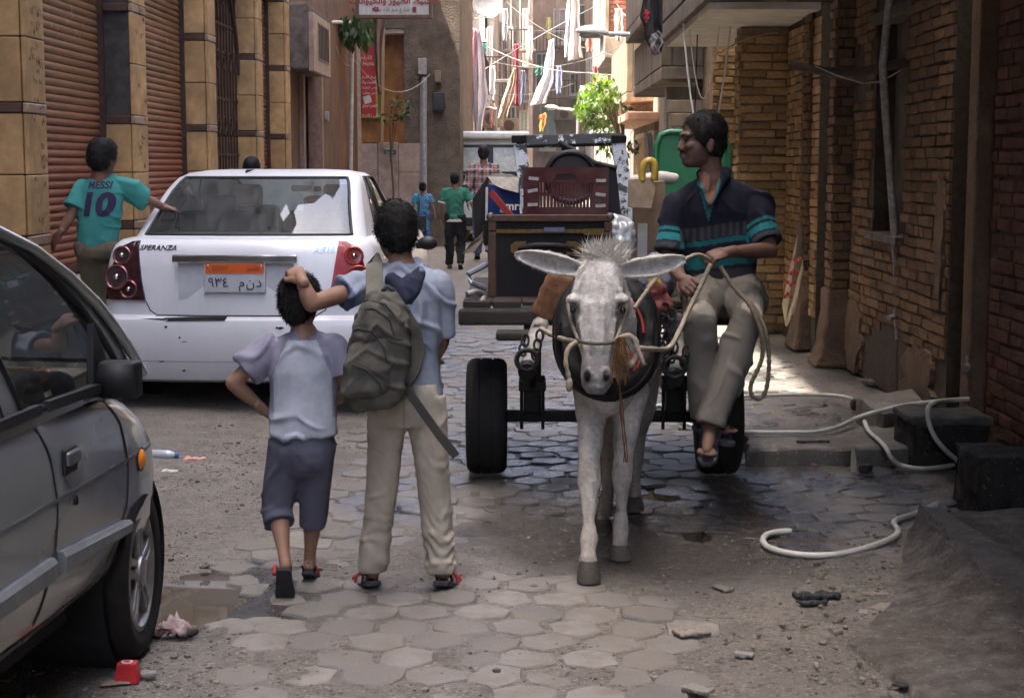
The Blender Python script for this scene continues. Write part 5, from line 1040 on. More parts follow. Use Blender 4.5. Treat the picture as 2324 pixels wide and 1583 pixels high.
def side_line(pts, name, m, w=.008, off=.001, th=.002):
    pl = []
    for (a, b), (c, d) in zip(pts, pts[1:]):
        e = V((c-a, d-b, 0)).normalized()*w/2; pl.append([(a-e.y, b+e.x), (a+e.y, b-e.x), (c+e.y, d-e.x), (c-e.y, d+e.x)])
    return on_side(pl, name, m, off, th, .06)
side_line([(-.885, .92), (-.82, .80), (-.80, .68), (-.82, .55), (-.90, .42), (-.97, .335)], 'door_gap', M_rub, .010)
side_line([(-.30, .90), (-.20, .80), (-.165, .68), (-.17, .55), (-.24, .46), (-.31, .40), (-.36, .335)], 'door_gap', M_rub, .009)
side_line([(-1.6, .365), (-.36, .345)], 'sill_gap', M_rub, .006)
side_line([(-2.0, .69), (-.8, .685), (.12, .675), (.3, .665)], 'crease', mat('crease_silver', (.16, .165, .17), .4, metal=.5), .010)
MB().loft([[(.772, -.80, .475), (.782, -.80, .485), (.782, -.80, .525), (.772, -.80, .54), (.755, -.80, .54), (.755, -.80, .475)], [(.772, -.2, .455), (.782, -.2, .465), (.782, -.2, .485), (.772, -.2, .495), (.75, -.2, .495), (.75, -.2, .455)]]).build('side_moulding', mat('moulding_grey', (.20, .21, .215), .5, metal=.3, var=.2), scar, world=False)
MB().loft([[(.770, -2.0, .475), (.782, -2.0, .485), (.782, -2.0, .525), (.770, -2.0, .54), (.755, -2.0, .54), (.755, -2.0, .475)], [(.772, -.86, .475), (.782, -.86, .485), (.782, -.86, .525), (.772, -.86, .54), (.755, -.86, .54), (.755, -.86, .475)]]).build('side_moulding', mat('moulding_grey', (0, 0, 0)), scar, world=False)
dh = MB(); dh.box((.762, -.69, .775), (.012, .10, .075)).build('handle_recess', M_blackp, scar, world=False, bevel=.012, bseg=3); MB().box((.772, -.69, .785), (.018, .095, .04)).build('door_handle', mat('handle_grey', (.12, .125, .13), .35, metal=.4), scar, world=False, bevel=.012, bseg=3)
on_side([[(-.66+.014*math.cos(a), .655+.014*math.sin(a)) for a in [2*math.pi*k/14 for k in range(14)]]], 'keyhole', M_blackp, .002, .004)
h = bs.ray_cast(SO+SY*-.03+V((0, 0, .655))+SX*1, -SX); MB().ell(h[0], (.02, .035, .035), cm(scar)).build('side_marker', mat('amber_lens', (.75, .24, .02), .18, var=.1, coat=.5), scar, smooth=180); MB().tube([h[0]-SX*.012, h[0]+SX*.006], .04, 20).build('marker_rim', M_rub, scar)
mr = MB(); mr.ell((.785, -.34, .955), (.075, .05, .058)); mr.box((.795, -.325, .955), (.12, .07, .115)); 
blob(mr, 'door_mirror', mat('mirror_black', (.010, .010, .011), .5, spec=.25), scar, .008, 6, world=False); MB().bar((.70, -.34, .93), (.76, -.33, .93), .05, .05).build('mirror_arm', M_blackp, scar, world=False)
MB().prism([(0, 0), (.2, 0), (.02, .2)], .02, M.Translation((.735, -.40, .93)) @ M.Rotation(R(90), 4, 'Z')).build('mirror_sail', M_blackp, scar, world=False)
for y0, z0, y1, z1 in ((-.80, .945, -.20, .93), (-1.6, .945, -.86, .945)): MB().bar((.742, y0, z0), (.742, y1, z1), .02, .028).build('waist_seal', M_rub, scar, world=False)
MB().tube([(.74, .07, .92), (.73, -.01, 1.0), (.715, -.12, 1.09), (.70, -.25, 1.18), (.68, -.43, 1.275), (.66, -.65, 1.365), (.64, -.86, 1.425), (.615, -1.25, 1.46), (.60, -2.4, 1.455)], .018, 8).build('roof_drip', M_spaint, scar, world=False, smooth=60)
# wheel-well liner so that the arch reads dark
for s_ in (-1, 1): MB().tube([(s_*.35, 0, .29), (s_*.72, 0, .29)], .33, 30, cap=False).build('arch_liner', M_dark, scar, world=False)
# ---------------------------------------------------------------- white van in the distance
vn = thing('white_van', 'white minibus parked far down the alley with dark cloth across its windows', 'van', (-.75, 31.5, 0))
VL = [(.3, .72, .1, 3.6, .15, .3, .03, .1), (.4, .78, .02, 3.7, .15, .3, .03, .1), (.9, .80, 0, 3.7, .15, .3, .03, .1), (1.2, .79, .02, 3.6, .15, .3, .03, .1), (1.62, .76, .08, 3.3, .15, .3, .03, .1), (2.0, .70, .16, 2.9, .15, .3, .03, .1), (2.08, .66, .2, 2.8, .15, .3, .03, .1)]
vb = Car(vn, VL, []).body(mat('van_paint', (.7, .7, .68), .4, var=.12, dirt=.25), [])
RV = MB(); RV.bb(-.76, .76, .02, 2.9, 2.09, 2.24); RV.build('roof_panel', mat('van_paint', (0, 0, 0)), vn, world=False, bevel=.05, bseg=3)
bvn = bvh_of(vb); Ov = cm(vn) @ V()
decal(bvn, [[(-.72, 1.40), (.70, 1.40), (.68, 1.98), (-.70, 1.98)]], Ov, (1, 0, 0), (0, 0, 1), (0, 1, 0), .004, 'window_surround', M_blackp, vn, .1, .01)
for x0, x1 in ((-.64, -.06), (.05, .60)): decal(bvn, [[(x0, 1.45), (x1, 1.45), (x1, 1.92), (x0, 1.92)]], Ov, (1, 0, 0), (0, 0, 1), (0, 1, 0), .01, 'rear_window', mat('van_glass', (.38, .4, .38), .2, var=.3), vn, .1, .02)
decal(bvn, [[(-.74, 1.12), (.74, 1.12), (.74, 1.3), (.6, 1.42), (.3, 1.36), (0, 1.34), (-.4, 1.36), (-.74, 1.42)]], Ov, (1, 0, 0), (0, 0, 1), (0, 1, 0), .03, 'dark_cloth', mat('van_black_cloth', (.02, .02, .02), .9), vn, .1, .02)
for s_ in (-1, 1):
    decal(bvn, [[(s_*.68, .75), (s_*.78, .75), (s_*.78, 1.05), (s_*.68, 1.05)]], Ov, (1, 0, 0), (0, 0, 1), (0, 1, 0), .005, 'tail_lamp', mat('lamp_red', (0, 0, 0)), vn, .05, .03)
    for y in (.6, 3.0): wheel(vn, s_*.68, y, .28, .28, .16, .17, side=s_, tyre_m=M_tyre, rim_m=M_alloy)
MB().bb(-.78, .78, -.06, .08, .38, .55).build('bumper', M_blackp, vn, world=False, bevel=.02)
# ================================================================ people
def skin_mat(name, c):
    return mat(name, c, .62, var=.16, scale=7, attr=True, bump=.08, bscale=150, spec=.4)
M_skin = skin_mat('skin', (0, 0, 0)); M_hair = NT('black_hair')
def _hr():
    t = M_hair; n = t.noise(9, 3, .5, st=(4, 4, 1.2)); return t.fin(t.mix(t.noise(30, 4), (.004, .0035, .0035), (.011, .009, .008)), .7, t.bump(t.noise(220, 3, .6), .35, .003), **{'Specular IOR Level': .22})
M_hair = _hr()
def cloth_mat(name, rough=.92, weave=.35): return mat(name, (0, 0, 0), rough, var=.12, scale=9, attr=True, bump=weave, bscale=320, spec=.2, bdist=.002)
M_cl = cloth_mat('cloth')
def head_shapes(mb, c, r, k):
    """cranium, face, jaw, nose, lips, ears; r: x right, y toward the face, z up"""
    p = lambda x, y, z: V(c)+r @ V((x, y, z))*k; e = lambda x, y, z, a, b, d: mb.ell(p(x, y, z), (a*k, b*k, d*k), r)
    e(0, -.012, .028, .074, .094, .088); e(0, .028, -.035, .060, .064, .080); e(0, .055, -.088, .034, .034, .026); e(0, .02, -.07, .052, .05, .04)
    e(-.033, .072, -.022, .022, .018, .02); e(.033, .072, -.022, .022, .018, .02); e(0, .074, .022, .048, .022, .014)
    mb.cap([p(0, .084, .012), p(0, .096, -.018), p(0, .101, -.031)], [.008*k, .010*k, .0115*k], 8); e(-.011, .092, -.035, .008, .009, .007); e(.011, .092, -.035, .008, .009, .007)
    e(0, .088, -.058, .022, .012, .007); e(0, .085, -.069, .019, .012, .008)
    for s in (-1, 1): e(s*.075, -.006, -.024, .008, .020, .030); e(s*.079, -.014, -.012, .006, .013, .018)
def head_col(P, c, r, k, base, stubble=False):
    L = (P-np.array(c)) @ np.array(r)/k; C = np.tile(np.array(base), (len(P), 1)); x, y, z = L.T; f = (y > .05) & (np.abs(z) < .12) & (np.abs(x) < .09)
    def put(m, cc, a=1.0): C[m] = C[m]*(1-a)+np.array(cc)*a
    put(f & (np.abs(z+.063) < .011) & (np.abs(x) < .024), (.22, .09, .075), .7)
    put(f & (np.abs(z-.026) < .006) & (np.abs(np.abs(x)-.034) < .02), (.02, .015, .012), .9)
    ex, ez = (np.abs(x)-.033)/.014, (z-.004)/.006; put(f & (ex**2+ez**2 < 1), (.35, .32, .3)); put(f & ((ex*2.4)**2+ez**2 < 1.1), (.015, .01, .01))
    if stubble: put(f & (ex**2+ez**2 < 2.2), np.array(base)*.55)
    if stubble: put(f & (z < -.05) & (z > -.11) | ((np.abs(x) > .05) & (z < -.03) & (y > 0) & (z > -.1)), (.07, .05, .045), .35); put(f & (np.abs(z+.049) < .0075) & (np.abs(x) < .028), (.02, .015, .013), .95)
    return C
def hair_shape(mb, c, r, k, low=-.05, vol=.012, recede=False):
    p = lambda x, y, z: V(c)+r @ V((x, y, z))*k; e = lambda x, y, z, a, b, d: mb.ell(p(x, y, z), (a*k, b*k, d*k), r)
    v = vol; e(0, -.018, .034, .076+v, .094+v, .088+v); e(0, -.045, -.01, .068+v, .064+v, .07+v*.5); e(0, -.05, low, .052+v*.6, .045+v, .045); e(0, .012 if recede else .045, .082 if recede else .075, .055+v*.5, .04+v, .03+v)
    for s in (-1, 1): e(s*.066, .012, .02, .014+v*.5, .028, .045)
def hand_shapes(mb, w, d, nrm, k, curl=.5, thumb=1, spread=.0, curls=None):
    """palm and five bent fingers; d from wrist to knuckles, nrm out of the back of the hand"""
    w, d = V(w), V(d).normalized(); s = d.cross(V(nrm)).normalized(); n = s.cross(d).normalized(); s = s*thumb
    pr = M((s, d, n)).transposed(); mb.ell(w+d*.045*k, (.036*k, .052*k, .016*k), pr); mb.ell(w+d*.06*k+s*.008*k, (.034*k, .036*k, .015*k), pr); mb.ell(w+d*.02*k+s*.02*k-n*.006*k, (.018*k, .032*k, .016*k), pr); mb.cap([w-d*.03*k, w+d*.02*k], [.025*k, .026*k], 10)
    for i, (o, L) in enumerate(((.030, .068), (.011, .078), (-.009, .073), (-.028, .056))):
        cl = curls[i] if curls else curl; b = w+d*.088*k*(1-.04*abs(i-1))+s*o*k; a = .25*cl; pts = [b-d*.02*k, b]; q = b
        for j, fr in enumerate((.46, .30, .24)):
            a += cl*(.75, 1.0, .7)[j]*.95; dr = (d*math.cos(a)-n*math.sin(a)+s*o*spread*8).normalized(); q = q+dr*L*fr*k; pts.append(q)
        mb.cap(pts, [.0095*k, .0098*k, .0088*k, .008*k, .0066*k], 8)
    t0 = w+d*.018*k+s*.03*k; t1 = t0+(d*.75+s*.62-n*.25*(.5+curl)).normalized()*.036*k; t2 = t1+(d*.9+s*(.3-.5*curl)-n*.5*curl).normalized()*.032*k; t3 = t2+(d*.9-s*.2*curl-n*.6*curl).normalized()*.024*k
    mb.cap([t0, t1, t2, t3], [.013*k, .0105*k, .0095*k, .0075*k], 8)
def ring(c, x, y, rx, ry, n=24, pw=2.3):
    return [V(c)+V(x)*(rx*math.copysign(abs(math.cos(a))**(2/pw), math.cos(a)))+V(y)*(ry*math.copysign(abs(math.sin(a))**(2/pw), math.sin(a))) for a in [2*math.pi*i/n for i in range(n)]]
def folds(amp, f=14, seed=0, ax=(1, 1, 1)):
    def fn(P, N):
        n = fbm(P*np.array(ax), f, seed, 2); m = fbm(P, 5, seed+4, 2); u = P[:, 2]*1.0+np.abs(P[:, 0]-P[:, 0].mean())*.9; w = np.sin(u*f*5.2+7*fbm(P, 4.5, seed+9, 2))
        return 1.3*amp*((1-np.abs(n)*2.2)*.9*(0.5+m)+.5*m+.85*np.clip(w, -.2, 1)**3*np.clip(m+.45, 0, 1)*1.6)
    return fn
def figure(name, label, J, k, skin=(.25, .135, .085), head=None, shirt=None, pants=None, vox=.008, hands=True, hair=True, hairlow=-.05, hairvol=.012, fine=.0042, group=None, stub=False, feet=True, hk=1.0, armr=1.0, legr=1.0, base=None):
    """J: joints in the place; L/R are picture sides"""
    root = thing(name, label, 'person', base or V((J['pel'].x, J['pel'].y, min(J['anL'].z, J['anR'].z)-.07*k)), 0, group)
    b = MB(); hc, hf, hu = head; r = frame(hf, hu); kh = k*hk; head_shapes(b, hc, r, kh)
    nk = J['neck']; b.cap([nk-V((0, 0, .03*k)), nk.lerp(V(hc), .55)+r @ V((0, -.02*k, 0))], [.056*k, .052*k], 14)
    sx = (J['shR']-J['shL']).normalized()
    b.cap([nk, nk.lerp(J['pel'], .45), J['pel']], [.07*k, .10*k, .10*k], 14); b.cap([J['shL'], nk-V((0, 0, .04*k)), J['shR']], [.036*k, .05*k, .036*k], 12)
    fin = MB()
    for s in 'LR':
        sh, el, wr = J['sh'+s], J['el'+s], J['wr'+s]; q = armr*k
        b.cap([sh, sh.lerp(el, .45), el, el.lerp(wr, .3), wr], [.038*q, .042*q, .036*q, .038*q, .026*q], 12)
        hd = J.get('hand'+s)
        if hands and hd: hand_shapes(fin, wr, hd[0], hd[1], k, **hd[2])
        hp, kn, an = J['hip'+s], J['kn'+s], J['an'+s]; q = legr*k
        b.cap([hp, hp.lerp(kn, .5), kn, kn.lerp(an, .3), kn.lerp(an, .75), an], [.078*q, .066*q, .05*q, .052*q, .034*q, .032*q], 12)
        to = J['toe'+s]; d = (to-an); d = d.normalized(); u = V((0, 0, 1)); b.cap([an-d*.02*k-u*.015*k, an+(to-an)*.55-u*.01*k, to], [.032*k, .03*k, .024*k], 10)
        if vox < .01:
            fx = d.cross(u).normalized()
            for i in range(5): fin.cap([to+fx*(i-2)*.016*k, to+fx*(i-2)*.018*k+d*(.028-.004*abs(i-1))*k], [.011*k, .009*k], 8)
    ex = remesh(fin, fine, 3) if fin.v else None
    cf = lambda P, N: head_col(P, hc, r, kh, skin, stub)
    body = blob(b, 'body', M_skin, root, vox, 5, colf=cf, extra=ex)
    if stub:
        for sx_ in (-1, 1): MB().ell(V(hc)+r @ V((sx_*.031, .0835, .004))*kh, (.0095*kh, .006*kh, .0055*kh), r).build('eye', mat('eye_dark', (.02, .016, .015), .15), root, smooth=180)
    if hair:
        h = MB(); hair_shape(h, hc, r, kh, hairlow, hairvol, stub)
        ho = blob(h, 'hair', M_hair, root, max(vox*.8, .006), 3, disp=lambda P, N: (.001 if stub else .003)*k*fbm(P, 70, 3, 2)+(.0025 if stub else .004)*k*fbm(P, 18, 8, 2))
        if vox < .0115: strands(ho, 5200 if vox < .008 else 2600, .020*k, .0011, 'hair_strands', M_hair, root, None, tuple(r @ V((0, -.55, -.8))), .22 if stub else .42, 5, .18 if stub else .3)
    return root, b, r
def torso(mb, J, k, rows, fwd):
    """shirt or coat body: rows of (t from pelvis 0 to neck 1, half width, half depth)"""
    up = (J['neck']-J['pel']); s0 = (J['hipR']-J['hipL']).normalized(); s1 = (J['shR']-J['shL']).normalized(); rings = []
    for t, rx, ry in rows:
        x = s0.lerp(s1, max(0, min(1, t))).normalized(); y = (V(fwd)-x*x.dot(V(fwd))).normalized(); rings.append(ring(J['pel']+up*t, x, y, rx*k, ry*k))
    mb.loft(rings)
    if len(rows) < 5: return
    w_ = rows[-3][2]*k*.62; n_0 = J['neck']-up.normalized()*.025*k
    mb.cap([J['shL'], J['shL'].lerp(n_0, .55)+up*.02, n_0, J['shR'].lerp(n_0, .55)+up*.02, J['shR']], [w_*.85, w_, w_*.95, w_, w_*.85], 14)
def sole(root, an, to, k, m, strap=None, lift=0, name='sandal'):
    """sandal under a foot, from heel to toe"""
    d = V(to)-V(an); d = d.normalized(); x = d.cross(V((0, 0, 1))).normalized(); u = x.cross(d); L = .235*k; h = V(an)-d*.055*k-u*.045*k; pts = []
    for t, w in ((0, .018), (.03, .03), (.15, .034), (.4, .032), (.7, .042), (.88, .040), (.97, .026), (1, .012)): pts.append((t*L, w*k))
    pl = [h+d*a+x*b for a, b in pts]+[h+d*a-x*b for a, b in pts[::-1]]
    mb = MB(); mb.loft([[p-u*.018*k for p in pl], [p+u*.004*k for p in pl]]); o = mb.build(name, m, root, bevel=.006)
    if strap:
        for a0, hh in ((.62, .055), (.78, .045)):
            c = h+d*L*a0; MB().tube([c+x*.036*k, c+x*.030*k+u*.028*k, c+u*hh*k, c-x*.030*k+u*.028*k, c-x*.036*k], .007*k, 6, sq=.5).build('strap', strap, o)
        c = h+d*L*.1; MB().tube([c+x*.028*k+d*.05*k, c+x*.030*k+d*.02*k+u*.028*k, c-d*.012*k+u*.042*k, c-x*.030*k+d*.02*k+u*.028*k, c-x*.028*k+d*.05*k], .0055*k, 6, sq=.7).build('strap', M_strapk, o); MB().tube([c+x*.031*k+d*.04*k, c+x*.031*k+d*.06*k+u*.022*k], .005*k, 6).build('strap', strap, o)
    return o
M_solek = mat('sandal_sole', (.025, .024, .026), .8, var=.3); M_strapr = mat('red_strap', (.30, .035, .03), .6); M_strapk = mat('black_strap', (.02, .02, .022), .6)
def hem(C, P, z0, w=.003, h=.018, f=.72):
    m = np.abs(P[:, 2]-z0-h) < w; C[m] = C[m]*f; return C
def const(c): return lambda P, N: np.tile(np.array(c), (len(P), 1))
def near(P, a, b):                                     # distance to a segment and place along it
    a, b = np.array(a), np.array(b); d = b-a; t = np.clip(((P-a) @ d)/(d @ d), 0, 1); return np.linalg.norm(P-(a+t[:, None]*d), axis=1), t
# ---------------------------------------------------------------- tall boy with backpack
Y0 = 5.88; j = lambda x, y, d=0: W(x, y, Y0+d)
J = dict(pel=j(922, 885), neck=j(912, 612), shL=j(818, 652), elL=j(706, 690, -.14), wrL=j(684, 634, -.13), shR=j(992, 650, .03), elR=j(1003, 770, .05), wrR=j(985, 815, .28),
         hipL=j(882, 900), knL=j(868, 1105), anL=j(846, 1290, .0), toeL=j(838, 1300, .16), hipR=j(964, 900), knR=j(984, 1105, .0), anR=j(1002, 1290, .0), toeR=j(1006, 1300, .17))
J['handL'] = (V((-.42, .72, .42)), V((-.2, -.35, 1)), dict(curl=.75, thumb=-1, spread=.25)); J['handR'] = (V((-.2, 1, .1)), V((.3, 0, 1)), dict(curl=.7))
k = .86; hd = (j(896, 527, .02), V((-.42, .86, -.16)), (0, 0, 1))
tb, _, _ = figure('person', 'older boy in grey blue hooded shirt and beige trousers with arm over a younger boy', J, k, head=hd, vox=.007, hairlow=-.055, hairvol=.016)
s = MB(); torso(s, J, 1, ((-.045, .137, .10), (.06, .132, .098), (.3, .128, .095), (.55, .138, .10), (.75, .145, .10), (.9, .125, .085), (.99, .075, .065), (1.06, .058, .055)), (0, 1, 0))
s.cap([J['shL'], J['shL'].lerp(J['elL'], .12)], [.054, .054], 14); s.tube([J['shL'], J['shL'].lerp(J['elL'], .36)], [.058, .058], 18); s.cap([J['shR'], J['shR'].lerp(J['elR'], .2)], [.062, .06], 14); s.tube([J['shR'], J['shR'].lerp(J['elR'], .95)], [.06, .056], 18)
def c_(P, N):
    C = np.tile(np.array((.235, .262, .315)), (len(P), 1)); d, t = near(P, J['shL'], J['elL']); e = (t > .325) & (d < .09); C[e] = (.10, .12, .19); C *= (1+.16*fbm(P, 26, 3, 3))[:, None]; return hem(C, P, P[:, 2].min())
blob(s, 'shirt', M_cl, tb, .006, 3, disp=folds(.007, 9, 3, (1, 1, .5)), colf=c_)
hdm = MB(); nk = J['neck']                             # folded hood
for t in np.linspace(-1, 1, 13): p = nk+V((.008+.072*t, -.045-.045*(1-t*t)+.06*t*t, .0-.075*(1-abs(t)**1.3))); hdm.ell(p, (.026, .026, .026+.026*(1-t*t)))
hdm.cap([nk+V((-.03, -.09, -.03)), nk+V((.02, -.103, -.10)), nk+V((.03, -.10, -.15))], [.030, .028, .012]); hdm.cap([nk+V((.07, -.06, -.01)), nk+V((.05, -.095, -.08)), nk+V((.03, -.10, -.14))], [.026, .024, .012])
blob(hdm, 'hood', M_cl, tb, .007, 3, disp=folds(.006, 18, 5), colf=lambda P, N: np.where(fbm(P, 9, 2, 1)[:, None]*.4+(P[:, 2:3]-nk.z)*9 > .25, np.array((.16, .185, .24)), np.array((.030, .034, .058))))
s = MB(); up = V((0, 0, 1)); hx = V((1, 0, 0))
s.loft([ring(J['pel']+V((0, 0, z)), hx, V((0, 1, 0)), rx, ry) for z, rx, ry in ((.03, .128, .095), (-.04, .138, .10), (-.09, .142, .102), (-.13, .12, .09))])
for q in 'LR': a, b_, c = J['hip'+q], J['kn'+q], J['an'+q]; s.tube([a+V((0, 0, -.0)), a.lerp(b_, .3), a.lerp(b_, .65), b_, b_.lerp(c, .35), b_.lerp(c, .7), c+V((0, 0, .02)), c-V((0, 0, .008))], [.080, .076, .068, .061, .058, .054, .053, .053], 20)
def pd(P, N):
    d = folds(.004, 10, 6, (1, 1, .8))(P, N); z = P[:, 2]; w = np.exp(-((z-.52)/.14)**2)*.5+np.exp(-((z-.17)/.12)**2)*1.0
    return d+.0042*w*np.sin(z*115+5*np.sin(P[:, 0]*34)+9*fbm(P, 7, 4, 2))*(.6+.8*np.clip(fbm(P, 6, 14, 1)+.3, 0, 1))
blob(s, 'trousers', M_cl, tb, .006, 2, disp=pd, colf=lambda P, N: np.array((.40, .345, .27))*(1+.14*fbm(P, 7, 2, 3))[:, None]*np.where((np.abs(P[:, 0]-J['pel'].x-.0) < .004) & (P[:, 2] > .62), .7, 1)[:, None])
sole(tb, J['anL']+V((-.012, -.01, -.004)), J['toeL']+V((-.05, 0, 0)), k*1.15, M_solek, M_strapr); sole(tb, J['anR']+V((.012, -.01, -.004)), J['toeR']+V((.05, 0, 0)), k*1.15, M_solek, M_strapr)
MB().tube([hd[0]+V((-.085, .02, .0)), hd[0]+V((-.082, .06, .004)), hd[0]+V((-.07, .1, .0))], .003, 6).build('glasses_arm', M_blackp, tb)
gl = MB(); gl.tube([hd[0]+V((-.062+.02*math.cos(a)*.4, .105, -.004+.02*math.sin(a))) for a in [2*math.pi*q/14 for q in range(14)]], .002, 5, loop=True).build('glasses_rim', M_blackp, tb)
# backpack
M_pack = mat('olive_canvas', (.072, .068, .055), .9, c2=(.095, .088, .07), var=.35, scale=8, bump=.5, bscale=160, bdist=.004, dirt=.25, dirtc=(.16, .15, .13)); M_web = mat('webbing', (.05, .048, .042), .9, bump=.4, bscale=300); M_webp = mat('pale_webbing', (.16, .15, .12), .9, bump=.4, bscale=260)
bp = thing('backpack', 'worn olive grey canvas backpack slung on the older boy shoulder', 'backpack', j(850, 920, -.2)); b_ = MB()
Yb = -.20; ax = (j(868, 668, Yb)-j(842, 925, Yb)); rows = []
for t, rx, ry in ((0, .085, .06), (.06, .108, .075), (.3, .115, .09), (.55, .112, .09), (.75, .10, .082), (.9, .078, .066), (1.0, .045, .04)): rows.append(ring(j(846, 925, Yb)+ax*t, V((1, .1, .1)).normalized(), V((-.1, 1, 0)), rx, ry, 28, 3.0))
b_.loft(rows)
blob(b_, 'main_bag', M_pack, bp, .007, 3, disp=folds(.006, 11, 9))
b_ = MB(); rows = [ring(j(826+4*t, 915, Yb-.075)+ax*t*1.0+V((0, .03*abs(t-.3), 0)), V((1, .1, .1)).normalized(), V((-.1, 1, 0)), rx, ry, 28, 3) for t, rx, ry in ((.06, .072, .03), (.12, .086, .045), (.35, .088, .055), (.5, .078, .045), (.57, .05, .025))]
b_.loft(rows); blob(b_, 'front_pocket', M_pack, bp, .006, 3, disp=folds(.006, 14, 2))
b_ = MB(); rows = [ring(j(838+4*t, 918, Yb-.055)+ax*t*1.0, V((1, .1, .1)).normalized(), V((-.1, 1, 0)), rx, ry, 28, 3) for t, rx, ry in ((.5, .08, .03), (.6, .093, .045), (.72, .09, .042), (.82, .07, .03), (.88, .04, .02))]
b_.loft(rows); blob(b_, 'upper_pocket', M_pack, bp, .006, 3, disp=folds(.005, 14, 4))
bbv = bvh_of(*[o for o in bp.children])
def zp(pts, nm='zip', r=.0042, m=M_web):
    P = []
    for (x0, y0, _), (x1, y1, _) in zip(pts, pts[1:]):
        for t in (0, .25, .5, .75):
            a = j(x0+(x1-x0)*t, y0+(y1-y0)*t, -1.0); d = (a-V((0, 0, CAMZ))).normalized(); h = bbv.ray_cast(a, d)
            if h[0] is not None and (not P or (h[0]-P[-1]).length < .09): P.append(h[0]-d*.002)
    if len(P) > 2: MB().tube(P, r, 6).build(nm, m, bp, smooth=60)
zp([(775, 800, .07), (782, 765, .10), (810, 745, .125), (845, 752, .125), (872, 790, .11), (880, 830, .10)]); zp([(785, 735, .075), (810, 702, .095), (850, 700, .10), (885, 725, .09), (898, 775, .075)]); zp([(800, 700, .05), (835, 680, .075), (875, 690, .075), (900, 720, .06)])
zp([(800, 828, .135), (830, 838, .145), (862, 870, .135), (868, 900, .12)])
st_ = MB()                                              # shoulder strap over the left shoulder, second strap hanging loose
def band(pts, w, name, m, th=.006, nrm=None):
    mb = MB(); rings = []
    for i, p in enumerate(pts):
        t = (pts[min(i+1, len(pts)-1)]-pts[max(i-1, 0)]).normalized(); n = V(nrm) if nrm else V((0, -1, .2)); x = t.cross(n).normalized(); nn = x.cross(t).normalized(); rings.append([p+x*w/2+nn*th, p-x*w/2+nn*th, p-x*w/2-nn*th, p+x*w/2-nn*th])
    return mb.loft(rings).build(name, m, bp, bevel=.003, smooth=50)
band([j(846, 700, Yb+.03), j(850, 655, -.12), j(850, 620, -.075), j(850, 598, -.03), j(850, 590, .03), j(850, 605, .1)], .062, 'shoulder_strap', M_webp)
band([j(882, 680, Yb+.05), j(915, 705, -.16), j(942, 755, -.135), j(950, 800, -.13), j(938, 840, -.135), j(918, 868, -.15)], .05, 'shoulder_strap', M_pack, .009)
band([j(905, 870, -.17), j(925, 885, -.18), j(960, 935, -.17), j(1000, 990, -.16), j(1036, 1035, -.15)], .032, 'loose_strap', M_web, .003)
MB().tube([j(868, 660, -.13), j(880, 650, -.14), j(896, 660, -.14), j(900, 690, -.14)], .009, 8).build('grab_loop', M_web, bp, smooth=60); MB().prism([(-.02, -.02), (.02, -.012), (.0, .02)], .004, M.Translation(j(902, 772, -.27))).build('yellow_patch', mat('patch_yellow', (.42, .3, .04), .8), bp)
# ---------------------------------------------------------------- small boy
Y0 = 5.86; J = dict(pel=j(690, 985), neck=j(690, 762), shL=j(612, 795), elL=j(528, 868, -.03), wrL=j(592, 925, .02), shR=j(758, 790), elR=j(792, 890, .02), wrR=j(765, 905, .18),
         hipL=j(655, 1000), knL=j(630, 1150, .03), anL=j(648, 1282, -.12), toeL=j(648, 1358, -.07), hipR=j(722, 1000), knR=j(712, 1145, .06), anR=j(702, 1278, .10), toeR=j(712, 1290, .24))
J['handL'] = (j(612, 945, .06)-J['wrL'], V((-.6, -.6, .3)), dict(curl=.3, thumb=1)); J['handR'] = (V((-.5, .8, 0)), V((.3, 0, 1)), dict(curl=.8))
k = .80; hd = (j(684, 685, .02), V((.30, .93, .03)), (0, 0, 1))
sb_, _, _ = figure('person', 'small boy in grey and white raglan shirt and three quarter shorts seen from behind', J, k, head=hd, vox=.007, legr=.9, hairvol=.02, hairlow=-.06)
s = MB(); torso(s, J, 1, ((-.0, .128, .095), (.12, .126, .095), (.4, .122, .092), (.65, .127, .093), (.82, .118, .085), (.93, .085, .066), (1.0, .054, .05), (1.05, .048, .046)), (0, 1, 0))
for q, l in (('L', .62), ('R', .55)): s.cap([J['sh'+q], J['sh'+q].lerp(J['el'+q], .2)], [.056, .054], 14); s.tube([J['sh'+q], J['sh'+q].lerp(J['el'+q], l*.6), J['sh'+q].lerp(J['el'+q], l)], [.056, .062, .066], 18)
def c_(P, N):
    C = np.tile(np.array((.37, .385, .43)), (len(P), 1)); nx = J['neck']
    lim = .045+.062*np.clip((nx.z-P[:, 2])/.14, 0, 1)**.8; sl = (np.abs(P[:, 0]-nx.x) > lim) & (P[:, 2] > nx.z-.30) & (np.abs(P[:, 0]-nx.x)+.0*P[:, 2] > .05)
    sl |= (np.abs(P[:, 0]-nx.x) > .135) & (P[:, 2] > nx.z-.24); C[sl] = (.215, .205, .26); e = (P[:, 2] > nx.z-.01) & (np.abs(P[:, 0]-nx.x) < .07); C[e] = (.16, .155, .2); return hem(C*(1+.12*fbm(P, 20, 3, 3))[:, None], P, P[:, 2].min())
blob(s, 'shirt', M_cl, sb_, .006, 3, disp=folds(.007, 8, 13, (1, 1, .6)), colf=c_)
s = MB(); s.ell(J['pel']+V((0, 0, -.05)), (.124, .098, .13)); s.tube([J['pel']+V((0, 0, .045)), J['pel']+V((0, 0, -.06))], [.108, .122], 24, sq=.8)
for q, hem in (('L', .28), ('R', .36)): a, b_, c = J['hip'+q], J['kn'+q], J['an'+q]; e = b_.lerp(c, hem); s.tube([a, a.lerp(b_, .4), a.lerp(b_, .8), b_.lerp(c, .05), e], [.076, .071, .063, .060, .060 if q == 'L' else .048], 20)
